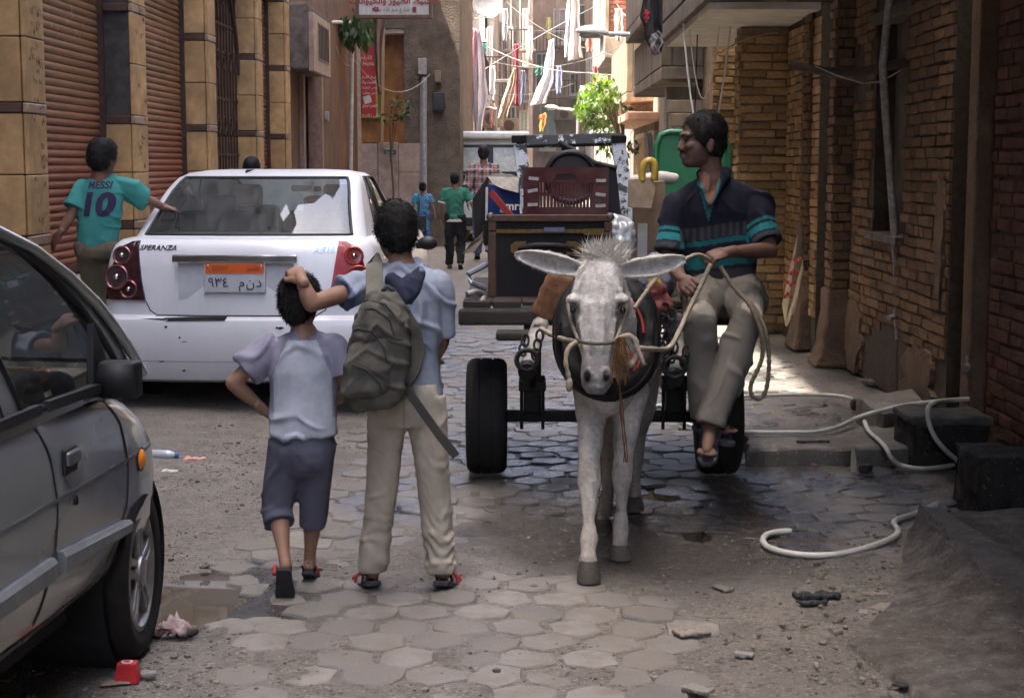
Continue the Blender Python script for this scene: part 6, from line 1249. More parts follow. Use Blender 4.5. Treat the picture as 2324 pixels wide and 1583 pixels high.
def pd(P, N): return folds(.006, 7, 16, (1, 1, .45))(P, N)
blob(s, 'shorts', M_cl, sb_, .006, 6, disp=pd, colf=lambda P, N: np.array((.098, .096, .128))*(1+.14*fbm(P, 8, 2, 3))[:, None])
sole(sb_, J['anR'], J['toeR'], k*.98, M_solek, M_strapr)
d = (J['toeL']-J['anL']); h0 = J['anL']+V((0, -.045, .0)); mb = MB(); pts = [(0, .018), (.05, .028), (.3, .030), (.65, .037), (.88, .034), (1, .014)]; ux = V((1, 0, 0)); dn = V((-.01, .10, -.19)).normalized(); L = .185; nn = ux.cross(dn)
pl = [h0+dn*t*L+ux*w for t, w in pts]+[h0+dn*t*L-ux*w for t, w in pts[::-1]]; o = mb.loft([[p+nn*.009 for p in pl], [p-nn*.009 for p in pl]]).build('sandal', M_solek, sb_, bevel=.005)
MB().tube([h0+dn*.03-ux*.036, h0+dn*.02-ux*.04+V((0, .05, .01)), h0+dn*.05-ux*.036+V((0, .09, 0))], .008, 6).build('strap', M_strapr, o)
# ---------------------------------------------------------------- cart driver
Y0 = 7.45; J = dict(pel=j(1640, 655, .05), neck=j(1616, 410), shL=j(1532, 468, .0), elL=j(1516, 588, -.08), wrL=j(1548, 632, -.32), shR=j(1712, 462, .02), elR=j(1748, 568, -.12), wrR=j(1652, 572, -.36),
         hipL=j(1600, 672, -.02), knL=j(1584, 728, -.42), anL=j(1602, 950, -.36), toeL=j(1650, 975, -.47), hipR=j(1685, 672, -.02), knR=j(1697, 725, -.40), anR=j(1612, 968, -.50), toeR=j(1604, 1022, -.62))
J['handR'] = (j(1592, 588, -.42)-J['wrR'], V((-.1, -.55, .85)), dict(curl=1.0, thumb=1)); J['handL'] = (j(1566, 648, -.42)-J['wrL'], V((-.75, -.1, .7)), dict(curl=.85, thumb=1))
k = 1.0; hd = (j(1592, 318, -.03), V((-.93, -.30, -.03)), (.05, 0, 1))
dv, _, hr_ = figure('person', 'man in striped navy polo sitting on the cart holding the rope reins', J, k, skin=(.13, .068, .046), head=hd, vox=.006, stub=True, hairlow=-.045, hairvol=.004, fine=.0038, base=j(1640, 690, .05), hk=1.1)
s = MB(); torso(s, J, 1, ((-.10, .17, .135), (.0, .165, .13), (.25, .165, .122), (.5, .172, .12), (.72, .178, .115), (.86, .15, .095), (.95, .10, .075), (1.02, .066, .066)), (-.12, -1, 0))
for q, l in (('L', .86), ('R', .84)): s.cap([J['sh'+q], J['sh'+q].lerp(J['el'+q], .3)], [.066, .068], 14); s.tube([J['sh'+q], J['sh'+q].lerp(J['el'+q], l*.5), J['sh'+q].lerp(J['el'+q], l)], [.056, .064, .074], 20)
s.cap([J['neck']+V((-.055, -.01, .03)), J['neck']+V((-.04, -.075, .0)), J['neck']+V((-.03, -.13, -.10))], [.022, .024, .014], 8); s.cap([J['neck']+V((.06, -.0, .035)), J['neck']+V((.045, -.07, .01)), J['neck']+V((-.02, -.135, -.10))], [.024, .026, .014], 8); s.cap([J['neck']+V((.06, 0, .035)), J['neck']+V((.0, .06, .05)), J['neck']+V((-.055, -.01, .03))], [.024, .024, .022], 8)
def c_(P, N):
    nz = J['neck'].z; C = np.tile(np.array((.0105, .0105, .020)), (len(P), 1)); tq = np.array((.012, .135, .145)); v = nz-P[:, 2]; sl = np.zeros(len(P), bool)
    ud = (v-.0)+.02*np.sin((P[:, 0]-J['neck'].x)*9)
    for q in 'LR':
        d, t = near(P, J['sh'+q], J['el'+q]); m = (d < .095) & (np.abs(P[:, 0]-J['neck'].x) > .155); sl |= m; a, b_ = (.52, .585); C[m & (t > .44) & (t < .50)] = tq; C[m & (t > .56) & (t < .70)] = tq*1.15; C[m & (t > .74)] = (.035, .035, .045)
    b_ = ~sl; g = b_ & (ud > .205) & (ud < .265); st = (np.sin(P[:, 0]*190) > .2); C[g] = (.024, .024, .030); C[g & st] = (.05, .05, .055)
    for a, e in ((.268, .292), (.335, .40)): C[b_ & (ud > a) & (ud < e)] = tq*.8
    g = b_ & (ud > .42) & (ud < .47); C[g] = (.036, .036, .043)
    ce = b_ & (np.abs(P[:, 0]-(J['neck'].x-.025)) < np.clip((.19-v)*.28, 0, .05)) & (v > -.01) & (P[:, 1] < J['neck'].y-.03); C[ce] = (.03, .16, .165)
    sk = b_ & (np.abs(P[:, 0]-(J['neck'].x-.022)) < np.clip((.135-v)*.30, 0, .05)) & (v > -.06) & (P[:, 1] < J['neck'].y-.03); C[sk] = (.15, .08, .055); return C*(1+.2*fbm(P, 20, 3, 3))[:, None]
blob(s, 'polo_shirt', M_cl, dv, .006, 3, disp=folds(.010, 7, 23, (1, 1, .8)), colf=c_)
s = MB(); s.ell(J['pel']+V((0, 0, .0)), (.175, .15, .12)); s.cap([J['hipL'], J['hipR']], [.105, .105])
for q in 'LR':
    a, b_, c = J['hip'+q], J['kn'+q], J['an'+q]; s.cap([a, a.lerp(b_, .5), b_], [.10, .088, .076], 16); s.tube([b_, b_.lerp(c, .3), b_.lerp(c, .7), c+V((0, 0, .01))], [.074, .074, .072, .07], 20)
def pd(P, N): return folds(.008, 6, 26, (1, 1, .5))(P, N)
blob(s, 'trousers', M_cl, dv, .0065, 2, disp=pd, colf=lambda P, N: np.array((.155, .14, .118))*(1+.16*fbm(P, 7, 2, 3))[:, None]*np.where(np.minimum(np.linalg.norm(P-np.array(J['knR']+V((.02, -.03, .07))), axis=1), np.linalg.norm(P-np.array(J['knL']+V((.02, -.03, .07))), axis=1)) < .055+.02*fbm(P, 20, 5, 2), 1.9, 1)[:, None])  # knee tops painted lighter, as if lit from above
sole(dv, J['anR'], J['toeR'], 1.05, mat('flipflop_sole', (.06, .055, .055), .8), mat('flipflop_blue', (.05, .065, .16), .6), name='flip_flop'); sole(dv, J['anL'], J['toeL'], 1.05, mat('flipflop_sole', (0, 0, 0)), mat('flipflop_blue', (0, 0, 0)), name='flip_flop')
# ---------------------------------------------------------------- boy in football shirt beside the white car
Y0 = 10.55; J = dict(pel=j(222, 548), neck=j(228, 402), shL=j(190, 428), elL=j(160, 492, -.08), wrL=j(136, 530, -.1), shR=j(278, 424, .06), elR=j(332, 452, .14), wrR=j(372, 470, .2),
         hipL=j(206, 565), knL=j(212, 668, .1), anL=j(196, 770, 0), toeL=j(205, 800, .15), hipR=j(240, 565), knR=j(246, 668, .12), anR=j(236, 775, .12), toeR=j(244, 800, .3))
J['handL'] = (j(124, 548, -.08)-J['wrL'], V((-.7, -.7, .2)), dict(curl=.25, thumb=1, spread=.4)); J['handR'] = (V((.8, .5, -.2)), V((0, 0, 1)), dict(curl=.3))
k = .95; hd = (j(235, 358, 0), V((.45, .88, -.05)), (0, 0, 1))
ms, _, _ = figure('person', 'boy in turquoise football shirt with dark number stepping past the shutters', J, k, skin=(.20, .10, .068), head=hd, vox=.010, fine=.006, hairvol=.02, hairlow=-.05)
s = MB(); torso(s, J, 1, ((-.10, .135, .10), (.1, .135, .10), (.4, .14, .102), (.65, .152, .10), (.82, .14, .09), (.93, .10, .07), (1.0, .062, .056), (1.05, .055, .05)), (.25, .97, 0))
for q, l in (('L', .72), ('R', .98)): s.cap([J['sh'+q], J['sh'+q].lerp(J['el'+q], .2)], [.066, .066], 14); s.tube([J['sh'+q], J['sh'+q].lerp(J['el'+q], l*.6), J['sh'+q].lerp(J['el'+q], l)], [.068, .074, .08], 18)
def c_(P, N):
    C = np.tile(np.array((.045, .225, .205)), (len(P), 1)); e = (P[:, 2] > J['neck'].z-.035) & (np.abs(P[:, 0]-J['neck'].x-.0) < .025); C[e] = (.5, .2, .02); return C*(1+.1*fbm(P, 12, 3, 3))[:, None]
shirt = blob(s, 'football_shirt', M_cl, ms, .009, 4, disp=folds(.006, 8, 33, (1, 1, .6)), colf=c_)
bsh = bvh_of(shirt); M_num = mat('shirt_print', (.028, .018, .06), .8)
text_decal(bsh, 'MESSI', .066, j(222, 421, -.1), V((.97, -.25, 0)), V((0, 0, 1)), V((.25, .97, 0)), .004, 'back_lettering', M_num, shirt, wid=.85, bold=.002)
text_decal(bsh, '10', .205, j(216, 467, -.1), V((.97, -.25, 0)), V((.08, 0, 1)), V((.25, .97, 0)), .005, 'back_number', M_num, shirt, bold=.010, shear=.1)
s = MB(); s.cap([J['hipL'], J['hipR']], [.105, .105]); s.ell(J['pel'], (.13, .1, .1))
for q in 'LR': a, b_, c = J['hip'+q], J['kn'+q], J['an'+q]; s.tube([a, a.lerp(b_, .5), b_, b_.lerp(c, .5), c], [.085, .078, .07, .066, .062], 18)
blob(s, 'trousers', M_cl, ms, .01, 3, disp=folds(.006, 9, 36), colf=const((.12, .10, .065)))
sole(ms, J['anL'], J['toeL'], 1, M_solek, M_strapk, name='shoe'); sole(ms, J['anR'], J['toeR'], 1, M_solek, M_strapk, name='shoe')
# ---------------------------------------------------------------- people further off
def far_person(label, px, ytop, yfoot, Y, k, shirt_c, pants_c, facing=(0, 1, 0), stride=.12, long_sleeve=False, skirt=False, hairk=.015, arm=0, colf=None, hl=-.05):
    top, ft = W(px, ytop, Y), W(px, yfoot, Y); H = top.z-ft.z; q = H/1.72; o = lambda x, y, z: V((ft.x+x*q, Y+y*q, ft.z+z*q)); f = V(facing).normalized(); sd_ = V((f.y, -f.x, 0)); P3 = lambda s_, fw, z: V((ft.x, Y, ft.z))+sd_*s_*q+f*fw*q+V((0, 0, z*q))
    J = dict(pel=P3(0, 0, .95), neck=P3(0, 0, 1.43), shL=P3(-.18, 0, 1.38), elL=P3(-.25, -.02, 1.10), wrL=P3(-.25, .08, .88), shR=P3(.18, 0, 1.38), elR=P3(.27+arm*.05, .0, 1.12), wrR=P3(.32+arm*.08, .03, .88),
             hipL=P3(-.09, 0, .92), knL=P3(-.10, stride*.6, .50), anL=P3(-.10, stride, .09), toeL=P3(-.11, stride+.15, .05), hipR=P3(.09, 0, .92), knR=P3(.10, .05, .5), anR=P3(.10, -stride*1.2, .12), toeR=P3(.11, -stride*1.2+.13, .03))
    for a, s_ in (('L', -1), ('R', 1)): J['hand'+a] = (V((0, .1, -1)), sd_*s_, dict(curl=.35, thumb=1))
    r_, _, _ = figure('person', label, J, q, head=(P3(0, .01, 1.60), f, (0, 0, 1)), vox=.014, fine=.008, hairvol=hairk, skin=(.24, .13, .085), hairlow=hl)
    s = MB(); lo = -.12 if not skirt else -.95; rows = [(lo, .17 if skirt else .155, .12), (.1, .15, .11), (.4, .15, .108), (.65, .175, .11), (.85, .17, .10), (.95, .1, .07), (1.0, .06, .055)]; torso(s, J, q, rows, f)
    for a in 'LR':
        l = 1.0 if long_sleeve else .65; s.cap([J['sh'+a], J['sh'+a].lerp(J['el'+a], .3)], [.07*q, .068*q]); s.tube([J['sh'+a], J['sh'+a].lerp(J['el'+a], l)], [.07*q, .07*q], 14)
        if long_sleeve: s.tube([J['el'+a], J['el'+a].lerp(J['wr'+a], .55)], [.062*q, .055*q], 14)
    blob(s, 'dress' if skirt else 'shirt', M_cl, r_, .013, 3, disp=folds(.008, 8, 5, (1, 1, .5)), colf=colf or const(shirt_c))
    s = MB(); s.cap([J['hipL'], J['hipR']], [.11*q, .11*q])
    for a in 'LR': s.tube([J['hip'+a], J['hip'+a].lerp(J['kn'+a], .5), J['kn'+a], J['an'+a]], [.10*q, .09*q, .08*q, .068*q], 14)
    blob(s, 'trousers', M_cl, r_, .013, 3, disp=folds(.008, 9, 7), colf=const(pants_c))
    for a in 'LR': sole(r_, J['an'+a], J['toe'+a], q*1.1, mat('dark_green_shoe', (.03, .05, .03), .8), M_strapk, name='shoe')
    return r_, J, q
gb, J, q = far_person('boy in green short sleeved shirt and black trousers walking away', 1033, 391, 612, 24.2, 1, (.035, .16, .105), (.012, .012, .013), stride=.1, arm=1)
sm_ = MB(); torso(sm_, J, q, ((-.2, .16, .125), (-.1, .158, .122)), (0, 1, 0)); sm_.build('white_hem', M_white, gb, smooth=60)
for a in 'LR': p = J['sh'+a].lerp(J['el'+a], .62); MB().tube([p, J['sh'+a].lerp(J['el'+a], .72)], .075*q, 14).build('cuff', M_white, gb)
def plaid(P, N):
    C = np.tile(np.array((.30, .25, .235)), (len(P), 1)); x, z = P[:, 0], P[:, 2]
    C[np.mod(x, .13) < .035] = (.10, .09, .10); C[np.mod(z, .12) < .03] *= .55; C[np.mod(x+.06, .13) < .016] = (.42, .07, .09); C[np.mod(z+.05, .12) < .012] = (.5, .42, .38); return C
far_person('man in grey and red plaid shirt walking toward the white van', 1098, 331, 588, 26.3, 1, (0, 0, 0), (.10, .14, .22), stride=.1, long_sleeve=True, colf=plaid)
def gdress(P, N):
    C = np.tile(np.array((.035, .25, .40)), (len(P), 1)); z0 = P[:, 2].max(); v = z0-P[:, 2]; m = (v > .62) | ((v < .30) & (P[:, 0] > -1.98)); ch = (np.mod(P[:, 0], .06) < .025) ^ (np.mod(P[:, 2], .06) < .025); C[m & ch] = (.12, .30, .42); C[m & ~ch] = (.05, .12, .25); return C
gi, J, q = far_person('girl in bright blue dress with a black shoulder bag', 960, 416, 566, 29, 1, (0, 0, 0), (.05, .12, .25), stride=.04, skirt=True, colf=gdress, hairk=.03)
mb = MB(); mb.ell(J['neck']+V((0, -.1, .18)), .05*1.0); blob(mb, 'hair_bun', M_hair, gi, .012, 2, disp=lambda P, N: .012*fbm(P, 40, 2, 2))
bg_ = thing('shoulder_bag', 'black shoulder bag hanging behind the girl in blue', 'bag', W(956, 528, 28.8)); mb = MB(); mb.box(W(957, 505, 28.78), (.17, .09, .26)); blob(mb, 'bag', mat('black_leather', (.018, .017, .018), .5), bg_, .012, 4); MB().tube([W(950, 490, 28.78), W(952, 455, 28.8), W(950, 440, 28.85)], .012, 6).build('strap', M_strapk, bg_)
far_person('person standing mostly hidden behind the white car roof', 578, 357, 740, 15.8, 1, (.2, .2, .22), (.08, .08, .1), stride=.03)
# ================================================================ donkey
j = lambda x, y, Y: W(x, y, Y)
dk = thing('donkey', 'white grey donkey with long level ears harnessed to the cart', 'donkey', (.33, 6.8, 0))
b = MB(); C1 = V((.325, 6.52, .80))
b.ell(C1, (.155, .2, .20)); b.ell((.375, 6.95, .75), (.20, .36, .21)); b.ell((.43, 7.32, .82), (.175, .22, .20)); b.ell((.335, 6.68, .93), (.09, .22, .12)); b.ell((.40, 7.1, .90), (.10, .3, .1)); b.ell((.315, 6.42, .70), (.12, .10, .13))
poll = j(1365, 600, 6.25)
b.cap([V((.325, 6.58, .86)), V((.315, 6.45, .98)), poll+V((0, .06, -.06))], [.155, .125, .09], 16)
rings = []                                             # head, from poll to lips
for px, py, hw, Yf, dp in ((1365, 582, 34, 6.21, .10), (1364, 612, 50, 6.17, .17), (1362, 645, 57, 6.14, .21), (1360, 682, 58, 6.115, .23), (1357, 722, 49, 6.095, .225), (1355, 762, 39, 6.08, .19), (1355, 800, 33, 6.065, .15), (1354, 830, 33, 6.05, .13), (1354, 858, 37, 6.035, .125), (1354, 880, 33, 6.035, .11), (1354, 895, 20, 6.06, .07)):
    c = j(px, py, Yf)+V((0, dp/2, 0)); w = hw*Yf/3600; rings.append([c+V((w*math.copysign(abs(math.cos(a))**.8, math.cos(a)), dp/2*math.sin(a), 0)) for a in [2*math.pi*i/24 for i in range(24)]])
b.loft(rings)
for s, px in ((-1, 1301), (1, 1411)): b.ell(j(px, 679, 6.165), (.028, .045, .022)); b.cap([j(px-s*8, 660, 6.165), j(px-s*24, 625, 6.175)], [.018, .014], 8); b.cap([j(1355+s*38, 725, 6.135), j(1355+s*28, 790, 6.11)], [.012, .010], 8)
b.cap([j(1343, 690, 6.112), j(1345, 800, 6.072)], [.013, .011], 8); b.cap([j(1367, 690, 6.112), j(1366, 800, 6.072)], [.013, .011], 8)
for s, px in ((-1, 1334), (1, 1374)): b.ell(j(px, 852, 6.045), (.022, .02, .032))
ears = [[j(1322, 612, 6.26), j(1285, 603, 6.24), j(1240, 594, 6.22), j(1200, 584, 6.20), j(1168, 577, 6.19)], [j(1408, 614, 6.26), j(1445, 608, 6.24), j(1490, 603, 6.22), j(1530, 594, 6.20), j(1558, 586, 6.19)]]
for e in ears:                                          # cupped ears
    n = 14; rg_ = []
    for i in range(n+1):
        t = i/n; f = t*4; q_ = min(int(f), 3); c = e[q_].lerp(e[q_+1], f-q_); w = .042*math.sin(math.pi*(.16+.80*t))**.75+.003; rr = []
        for a in np.linspace(-2.2, 2.2, 10): rr.append(c+V((0, -.75*w*math.cos(a)+.25*w, w*math.sin(a))))
        for a in np.linspace(2.2, -2.2, 10): rr.append(c+V((0, -.75*(w-.011)*math.cos(a)*.85+.25*w+.0, max(w-.011, .004)*math.sin(a))))
        rg_.append([V((p.x, 2*c.y-p.y, p.z)) for p in rr])
    b.loft(rg_)
legs = {'fl': [(1345, 880, 6.5, .085), (1342, 960, 6.4, .060), (1338, 1045, 6.28, .043), (1336, 1098, 6.18, .048), (1336, 1135, 6.14, .030), (1337, 1185, 6.10, .024), (1338, 1224, 6.06, .036), (1336, 1252, 6.02, .027), (1336, 1272, 6.0, .036)],
        'fr': [(1428, 890, 6.5, .085), (1422, 960, 6.48, .058), (1414, 1040, 6.46, .042), (1411, 1085, 6.44, .046), (1411, 1118, 6.43, .029), (1410, 1160, 6.42, .024), (1409, 1200, 6.41, .035), (1408, 1225, 6.38, .031), (1408, 1236, 6.36, .035)],
        'hl': [(1392, 800, 7.25, .13), (1385, 920, 7.15, .085), (1392, 1000, 7.2, .055), (1386, 1060, 7.12, .044), (1380, 1110, 7.0, .03), (1374, 1150, 6.92, .034), (1368, 1176, 6.86, .03), (1366, 1188, 6.84, .034)],
        'hr': [(1450, 800, 7.4, .13), (1448, 920, 7.45, .085), (1442, 980, 7.55, .055), (1440, 1030, 7.5, .044), (1440, 1080, 7.42, .03), (1441, 1120, 7.36, .034), (1440, 1140, 7.3, .03), (1439, 1150, 7.28, .034)]}
for L in legs.values(): b.cap([j(x, y, Y) for x, y, Y, r in L], [r for *_, r in L], 14)
b.cap([V((.45, 7.5, .86)), V((.46, 7.58, .7)), V((.46, 7.58, .45))], [.035, .025, .02], 8)
cen = np.array(j(1355, 862, 6.05))
def dcol(P, N):
    C = np.tile(np.array((.62, .585, .535)), (len(P), 1)); n = fbm(P, 12, 3, 3); C *= (1+.22*n+.12*fbm(P, 40, 5, 2))[:, None]
    def put(w, c): C[:] = C*(1-w[:, None])+np.array(c)*w[:, None]
    d = np.linalg.norm((P-cen)*np.array([1, 1, .8]), axis=1); hd_ = (P[:, 1] < 6.36) & (P[:, 2] > .62)
    put(np.clip((.115-d)/.07, 0, 1)*.72*hd_, (.145, .135, .135)); put(np.clip((.2-d)/.1, 0, 1)*.25*hd_, (.25, .235, .23))
    for px in (1299, 1414): put(np.clip((.036-np.linalg.norm((P-np.array(j(px, 704, 6.13)))*np.array([1, .6, .8]), axis=1))/.014, 0, 1)*.97*hd_, (.018, .015, .014))
    for px in (1333, 1376): put(np.clip((.026-np.linalg.norm((P-np.array(j(px, 852, 6.03)))*np.array([1.5, .6, .8]), axis=1))/.01, 0, 1)*hd_, (.012, .011, .011))
    put(np.clip((np.abs(fbm(P*np.array([1, 1, .25]), 22, 6, 2))-.25)*2, 0, 1)*.35*hd_*(P[:, 2] < 1.06)*(P[:, 2] > .8), (.20, .19, .19))
    put(np.clip((fbm(P, 45, 9, 1)-.62)*9, 0, 1)*.45*hd_, (.16, .14, .13))
    put(np.clip((.62-P[:, 2])*1.5+.25*fbm(P, 8, 15, 2), 0, .55), (.27, .22, .17)); put(np.clip(fbm(P, 6, 31, 3)-.15, 0, .5)*(~hd_), (.22, .19, .16)); put(np.clip((.14-P[:, 2])*8, 0, .5), (.2, .17, .14))
    put(np.clip((P[:, 1]-6.62)*2, 0, .4), (.32, .29, .26))
    for e in ears:
        dd, t = near(P, e[0], e[4]); put(np.clip((.032-dd)/.02, 0, 1)*(N[:, 1] < -.2)*.45*np.clip(1.1-t, 0, 1), (.27, .255, .245)); put((t > .95)*(dd < .05)*.6, (.16, .14, .13))
    return C
M_fur = mat('short_white_coat', (0, 0, 0), .85, var=.3, scale=22, attr=True, bump=.9, bscale=150, spec=.2, bdist=.008)
dbody = blob(b, 'body', M_fur, dk, .006, 4, disp=lambda P, N: .002*fbm(P, 35, 2, 2)+.003*fbm(P, 11, 7, 2), colf=dcol)
M_furs = mat('coat_hairs', (.62, .59, .54), .85, rnd=.3, var=.25, scale=12)
strands(dbody, 16000, .011, .0007, 'coat_hairs', M_furs, dk, lambda P, N: (P[:, 1] < 6.5) & (P[:, 2] > .8) & (np.linalg.norm(P-cen, axis=1) > .13), (0, 0, -1), .35, 3, .2)
M_hoof = mat('hoof_horn', (.055, .048, .042), .75, var=.4, scale=20, bump=.3, dirt=.4)
for L in legs.values():
    x, y, Y, r = L[-1]; p = j(x, y, Y); z = p.z; h = MB(); rows = []
    for t, w, fw in ((0, .047, -.018), (.3, .045, -.014), (.75, .039, -.004), (1, .034, .002)): rows.append(ring(V((p.x, p.y+fw-.004, .004+max(z, .05)*t)), V((1, 0, 0)), V((0, 1, 0)), w, w*1.15, 18))
    h.loft(rows).build('hoof', M_hoof, dk, smooth=50)
rq = random.Random(4)                                   # upright forelock
fl = MB(); c0 = j(1372, 588, 6.24)
for i in range(900):
    a = rq.gauss(0, .85); o = V((rq.gauss(0, .028), rq.uniform(-.03, .07), rq.uniform(-.012, .012))); L = rq.uniform(.05, .105)*(1-.12*abs(a)); d = V((math.sin(a), rq.uniform(-.5, .25), math.cos(a))).normalized(); p = c0+o; s = d.cross(V((rq.uniform(-1, 1), 1, 0))).normalized()*.0022; bd = V((math.sin(a)*.012, 0, -.006*abs(a)))
    fl.add([p-s, p+s, p+d*L*.55+s*.8+bd*.3, p+d*L+bd, p+d*L*.55-s*.8+bd*.3], [(0, 1, 2, 4), (4, 2, 3)])
tag(fl.build('forelock', mat('mane_hair', (.62, .58, .5), .8, rnd=.35, var=.1), dk), kind='stuff')
MB().ell(j(1300, 704, 6.136), (.012, .016, .014)).build('eye', mat('dark_eye', (.008, .006, .005), .1), dk, smooth=180); MB().ell(j(1413, 704, 6.136), (.012, .016, .014)).build('eye', mat('dark_eye', (0, 0, 0)), dk, smooth=180)
# ---------------------------------------------------------------- harness
M_leath = mat('black_leather_worn', (.008, .0075, .008), .6, spec=.2, var=.4, scale=12, bump=.35, bscale=80, dirt=.18, dirtc=(.08, .07, .06)); M_rope = mat('pale_rope', (.33, .28, .205), .9, var=.3, scale=40, bump=.8, bscale=180, bdist=.004, st=(1, 1, 1)); M_hemp = mat('orange_hemp', (.20, .10, .042), .9, var=.4, scale=20, bump=.7, bscale=120); M_iron = mat('dark_iron', (.02, .019, .018), .55, spec=.2, metal=.3, var=.4, scale=18, bump=.3)
hn = thing('harness', 'black leather collar and rope halter fitted on the donkey', 'harness', (.33, 6.45, .8))
cc = j(1378, 752, 6.46); ell = lambda a, rx, rz, y=0: cc+V((rx*math.cos(a), y+.10*math.sin(a), rz*math.sin(a)-(.03 if math.sin(a) < 0 else 0)))
AA = [2*math.pi*i/40 for i in range(40)]
mb = MB(); mb.tube([ell(a, .168, .19) for a in AA], [.050 if math.sin(a) > -.2 else .056 for a in AA], 14, loop=True, sq=1.0); blob(mb, 'collar_pad', M_leath, hn, .008, 3, disp=lambda P, N: .004*fbm(P, 14, 4, 3))
MB().tube([ell(a, .212, .238, .02) for a in AA if math.sin(a) > -.97], .014, 8).build('hame', M_leath, hn, smooth=60)
MB().tube([ell(a, .145, .17, -.055) for a in AA if -.9 < a < 1.2 or a > 5.4], .006, 6).build('red_cord', mat('red_cord', (.30, .03, .03), .8), hn)
MB().tube([ell(a, .205, .232, -.03) for a in AA if math.sin(a) < .35][:0] or [ell(a, .20, .225, -.035) for a in np.linspace(math.pi*.95, math.pi*2.05, 24)], .016, 8, sq=1.6).build('breast_strap', M_leath, hn, smooth=60)
def rope(pts, r, name, m, parent, n=7, sub=4):
    P = [V(p) for p in pts]; out = []
    for i in range(len(P)-1):
        p0, p1, p2, p3 = P[max(i-1, 0)], P[i], P[i+1], P[min(i+2, len(P)-1)]
        for q in range(sub): t = q/sub; out.append(.5*((2*p1)+(p2-p0)*t+(2*p0-5*p1+4*p2-p3)*t*t+(3*p1-p0-3*p2+p3)*t**3))
    out.append(P[-1])
    if 'rope' in m.name:
        o2 = []
        for a, b in zip(out, out[1:]):
            q = max(1, int((b-a).length/(r*.8))); o2 += [a.lerp(b, i/q) for i in range(q)]
        out = o2+[out[-1]]; return MB().tube(out, [r*(1.12 if i % 3 == 0 else .86 if i % 3 == 1 else 1.0)*(1+.08*math.sin(i*1.7)) for i in range(len(out))], n).build(name, m, parent, smooth=180)
    return MB().tube(out, r, n).build(name, m, parent, smooth=180)
rope([j(1312, 770, 6.10), j(1320, 776, 6.06), j(1340, 779, 6.05), j(1360, 780, 6.05), j(1385, 778, 6.06), j(1398, 772, 6.10)], .007, 'noseband', mat('chain_dark', (.09, .075, .055), .8, bump=.6, bscale=120), hn)
rope([j(1398, 772, 6.11), j(1412, 735, 6.16), j(1422, 690, 6.22), j(1418, 640, 6.3)], .008, 'cheek_rope', M_rope, hn); rope([j(1312, 770, 6.11), j(1298, 735, 6.17), j(1288, 690, 6.26)], .007, 'cheek_rope', M_rope, hn)
rope([j(1395, 775, 6.08), j(1420, 762, 6.06), j(1440, 770, 6.06), j(1447, 800, 6.06), j(1430, 830, 6.06), j(1420, 812, 6.05)], .012, 'halter_loop', M_rope, hn); rope([j(1440, 772, 6.06), j(1450, 800, 6.05), j(1462, 828, 6.05)], .010, 'halter_end', M_rope, hn)
rope([j(1308, 775, 6.08), j(1290, 790, 6.06), j(1284, 820, 6.05), j(1290, 850, 6.05), j(1292, 868, 6.05)], .009, 'halter_end', M_rope, hn); MB().ell(j(1292, 872, 6.05), (.014, .014, .03)).build('knot', M_rope, hn, smooth=180)
fz = MB()                                                # frayed hemp tassel at the cheek
for i in range(110):
    x0 = rq.gauss(0, 6.5); a = j(1408+x0*.8, 775+rq.uniform(-12, 25), 6.045+rq.uniform(-.02, .03)); L = rq.uniform(20, 85); e = j(1408+x0*1.3+rq.gauss(0, 5), 790+L, 6.05+rq.uniform(-.02, .03)); m_ = a.lerp(e, .5)+V((rq.gauss(0, .012), rq.gauss(0, .01), 0)); fz.tube([a, m_, e], .0022, 3, cap=False)
for i in range(4): fz.tube([j(1404+i, 860, 6.05), j(1410+rq.gauss(0, 4), 930, 6.08), j(1416+rq.gauss(0, 4), 1000, 6.12), j(1420+rq.gauss(0, 3), 1048, 6.15)], .0022, 4, cap=False)
tag(fz.build('hemp_tassel', M_hemp, hn), kind='stuff')
# ================================================================ cart
ct = thing('donkey_cart', 'flat wooden donkey cart on two car tyres loaded with scrap', 'cart', (.38, 8.16, 0))
M_plank = mat('weathered_plank', (.04, .032, .026), .85, c2=(.026, .021, .017), var=.4, scale=5, bump=.6, bscale=30, st=(1, 12, 12), bdist=.01); M_shaft = mat('worn_pale_wood', (.30, .28, .25), .8, c2=(.2, .18, .155), var=.45, scale=8, bump=.4, bscale=60, st=(1, .3, 1))
for k, x in enumerate(np.arange(-.32, 1.10, .145)): MB().bb(x, x+.138, 7.66+.02*random.random(), 9.3, .905, .94).build('plank', M_plank, ct, bevel=.006, bseg=1)
MB().bb(-.34, 1.12, 7.63, 7.72, .825, .90).build('front_beam', M_plank, ct, bevel=.012); MB().bb(-.34, 1.12, 9.2, 9.3, .825, .90).build('rear_beam', M_plank, ct, bevel=.012)
for x in (-.02, .74): MB().bb(x, x+.08, 7.72, 9.2, .80, .90).build('frame_rail', M_plank, ct, bevel=.01)
wheel(ct, -.595, 0, .30, .30, .205, .175, side=-1, tyre_m=M_tyre, rim_m=M_iron); wheel(ct, .605, 0, .30, .30, .205, .175, side=1, tyre_m=M_tyre, rim_m=M_iron)
MB().bar((-.12, 8.16, .30), (.89, 8.16, .30), .055, .06).build('axle', M_iron, ct, bevel=.01)
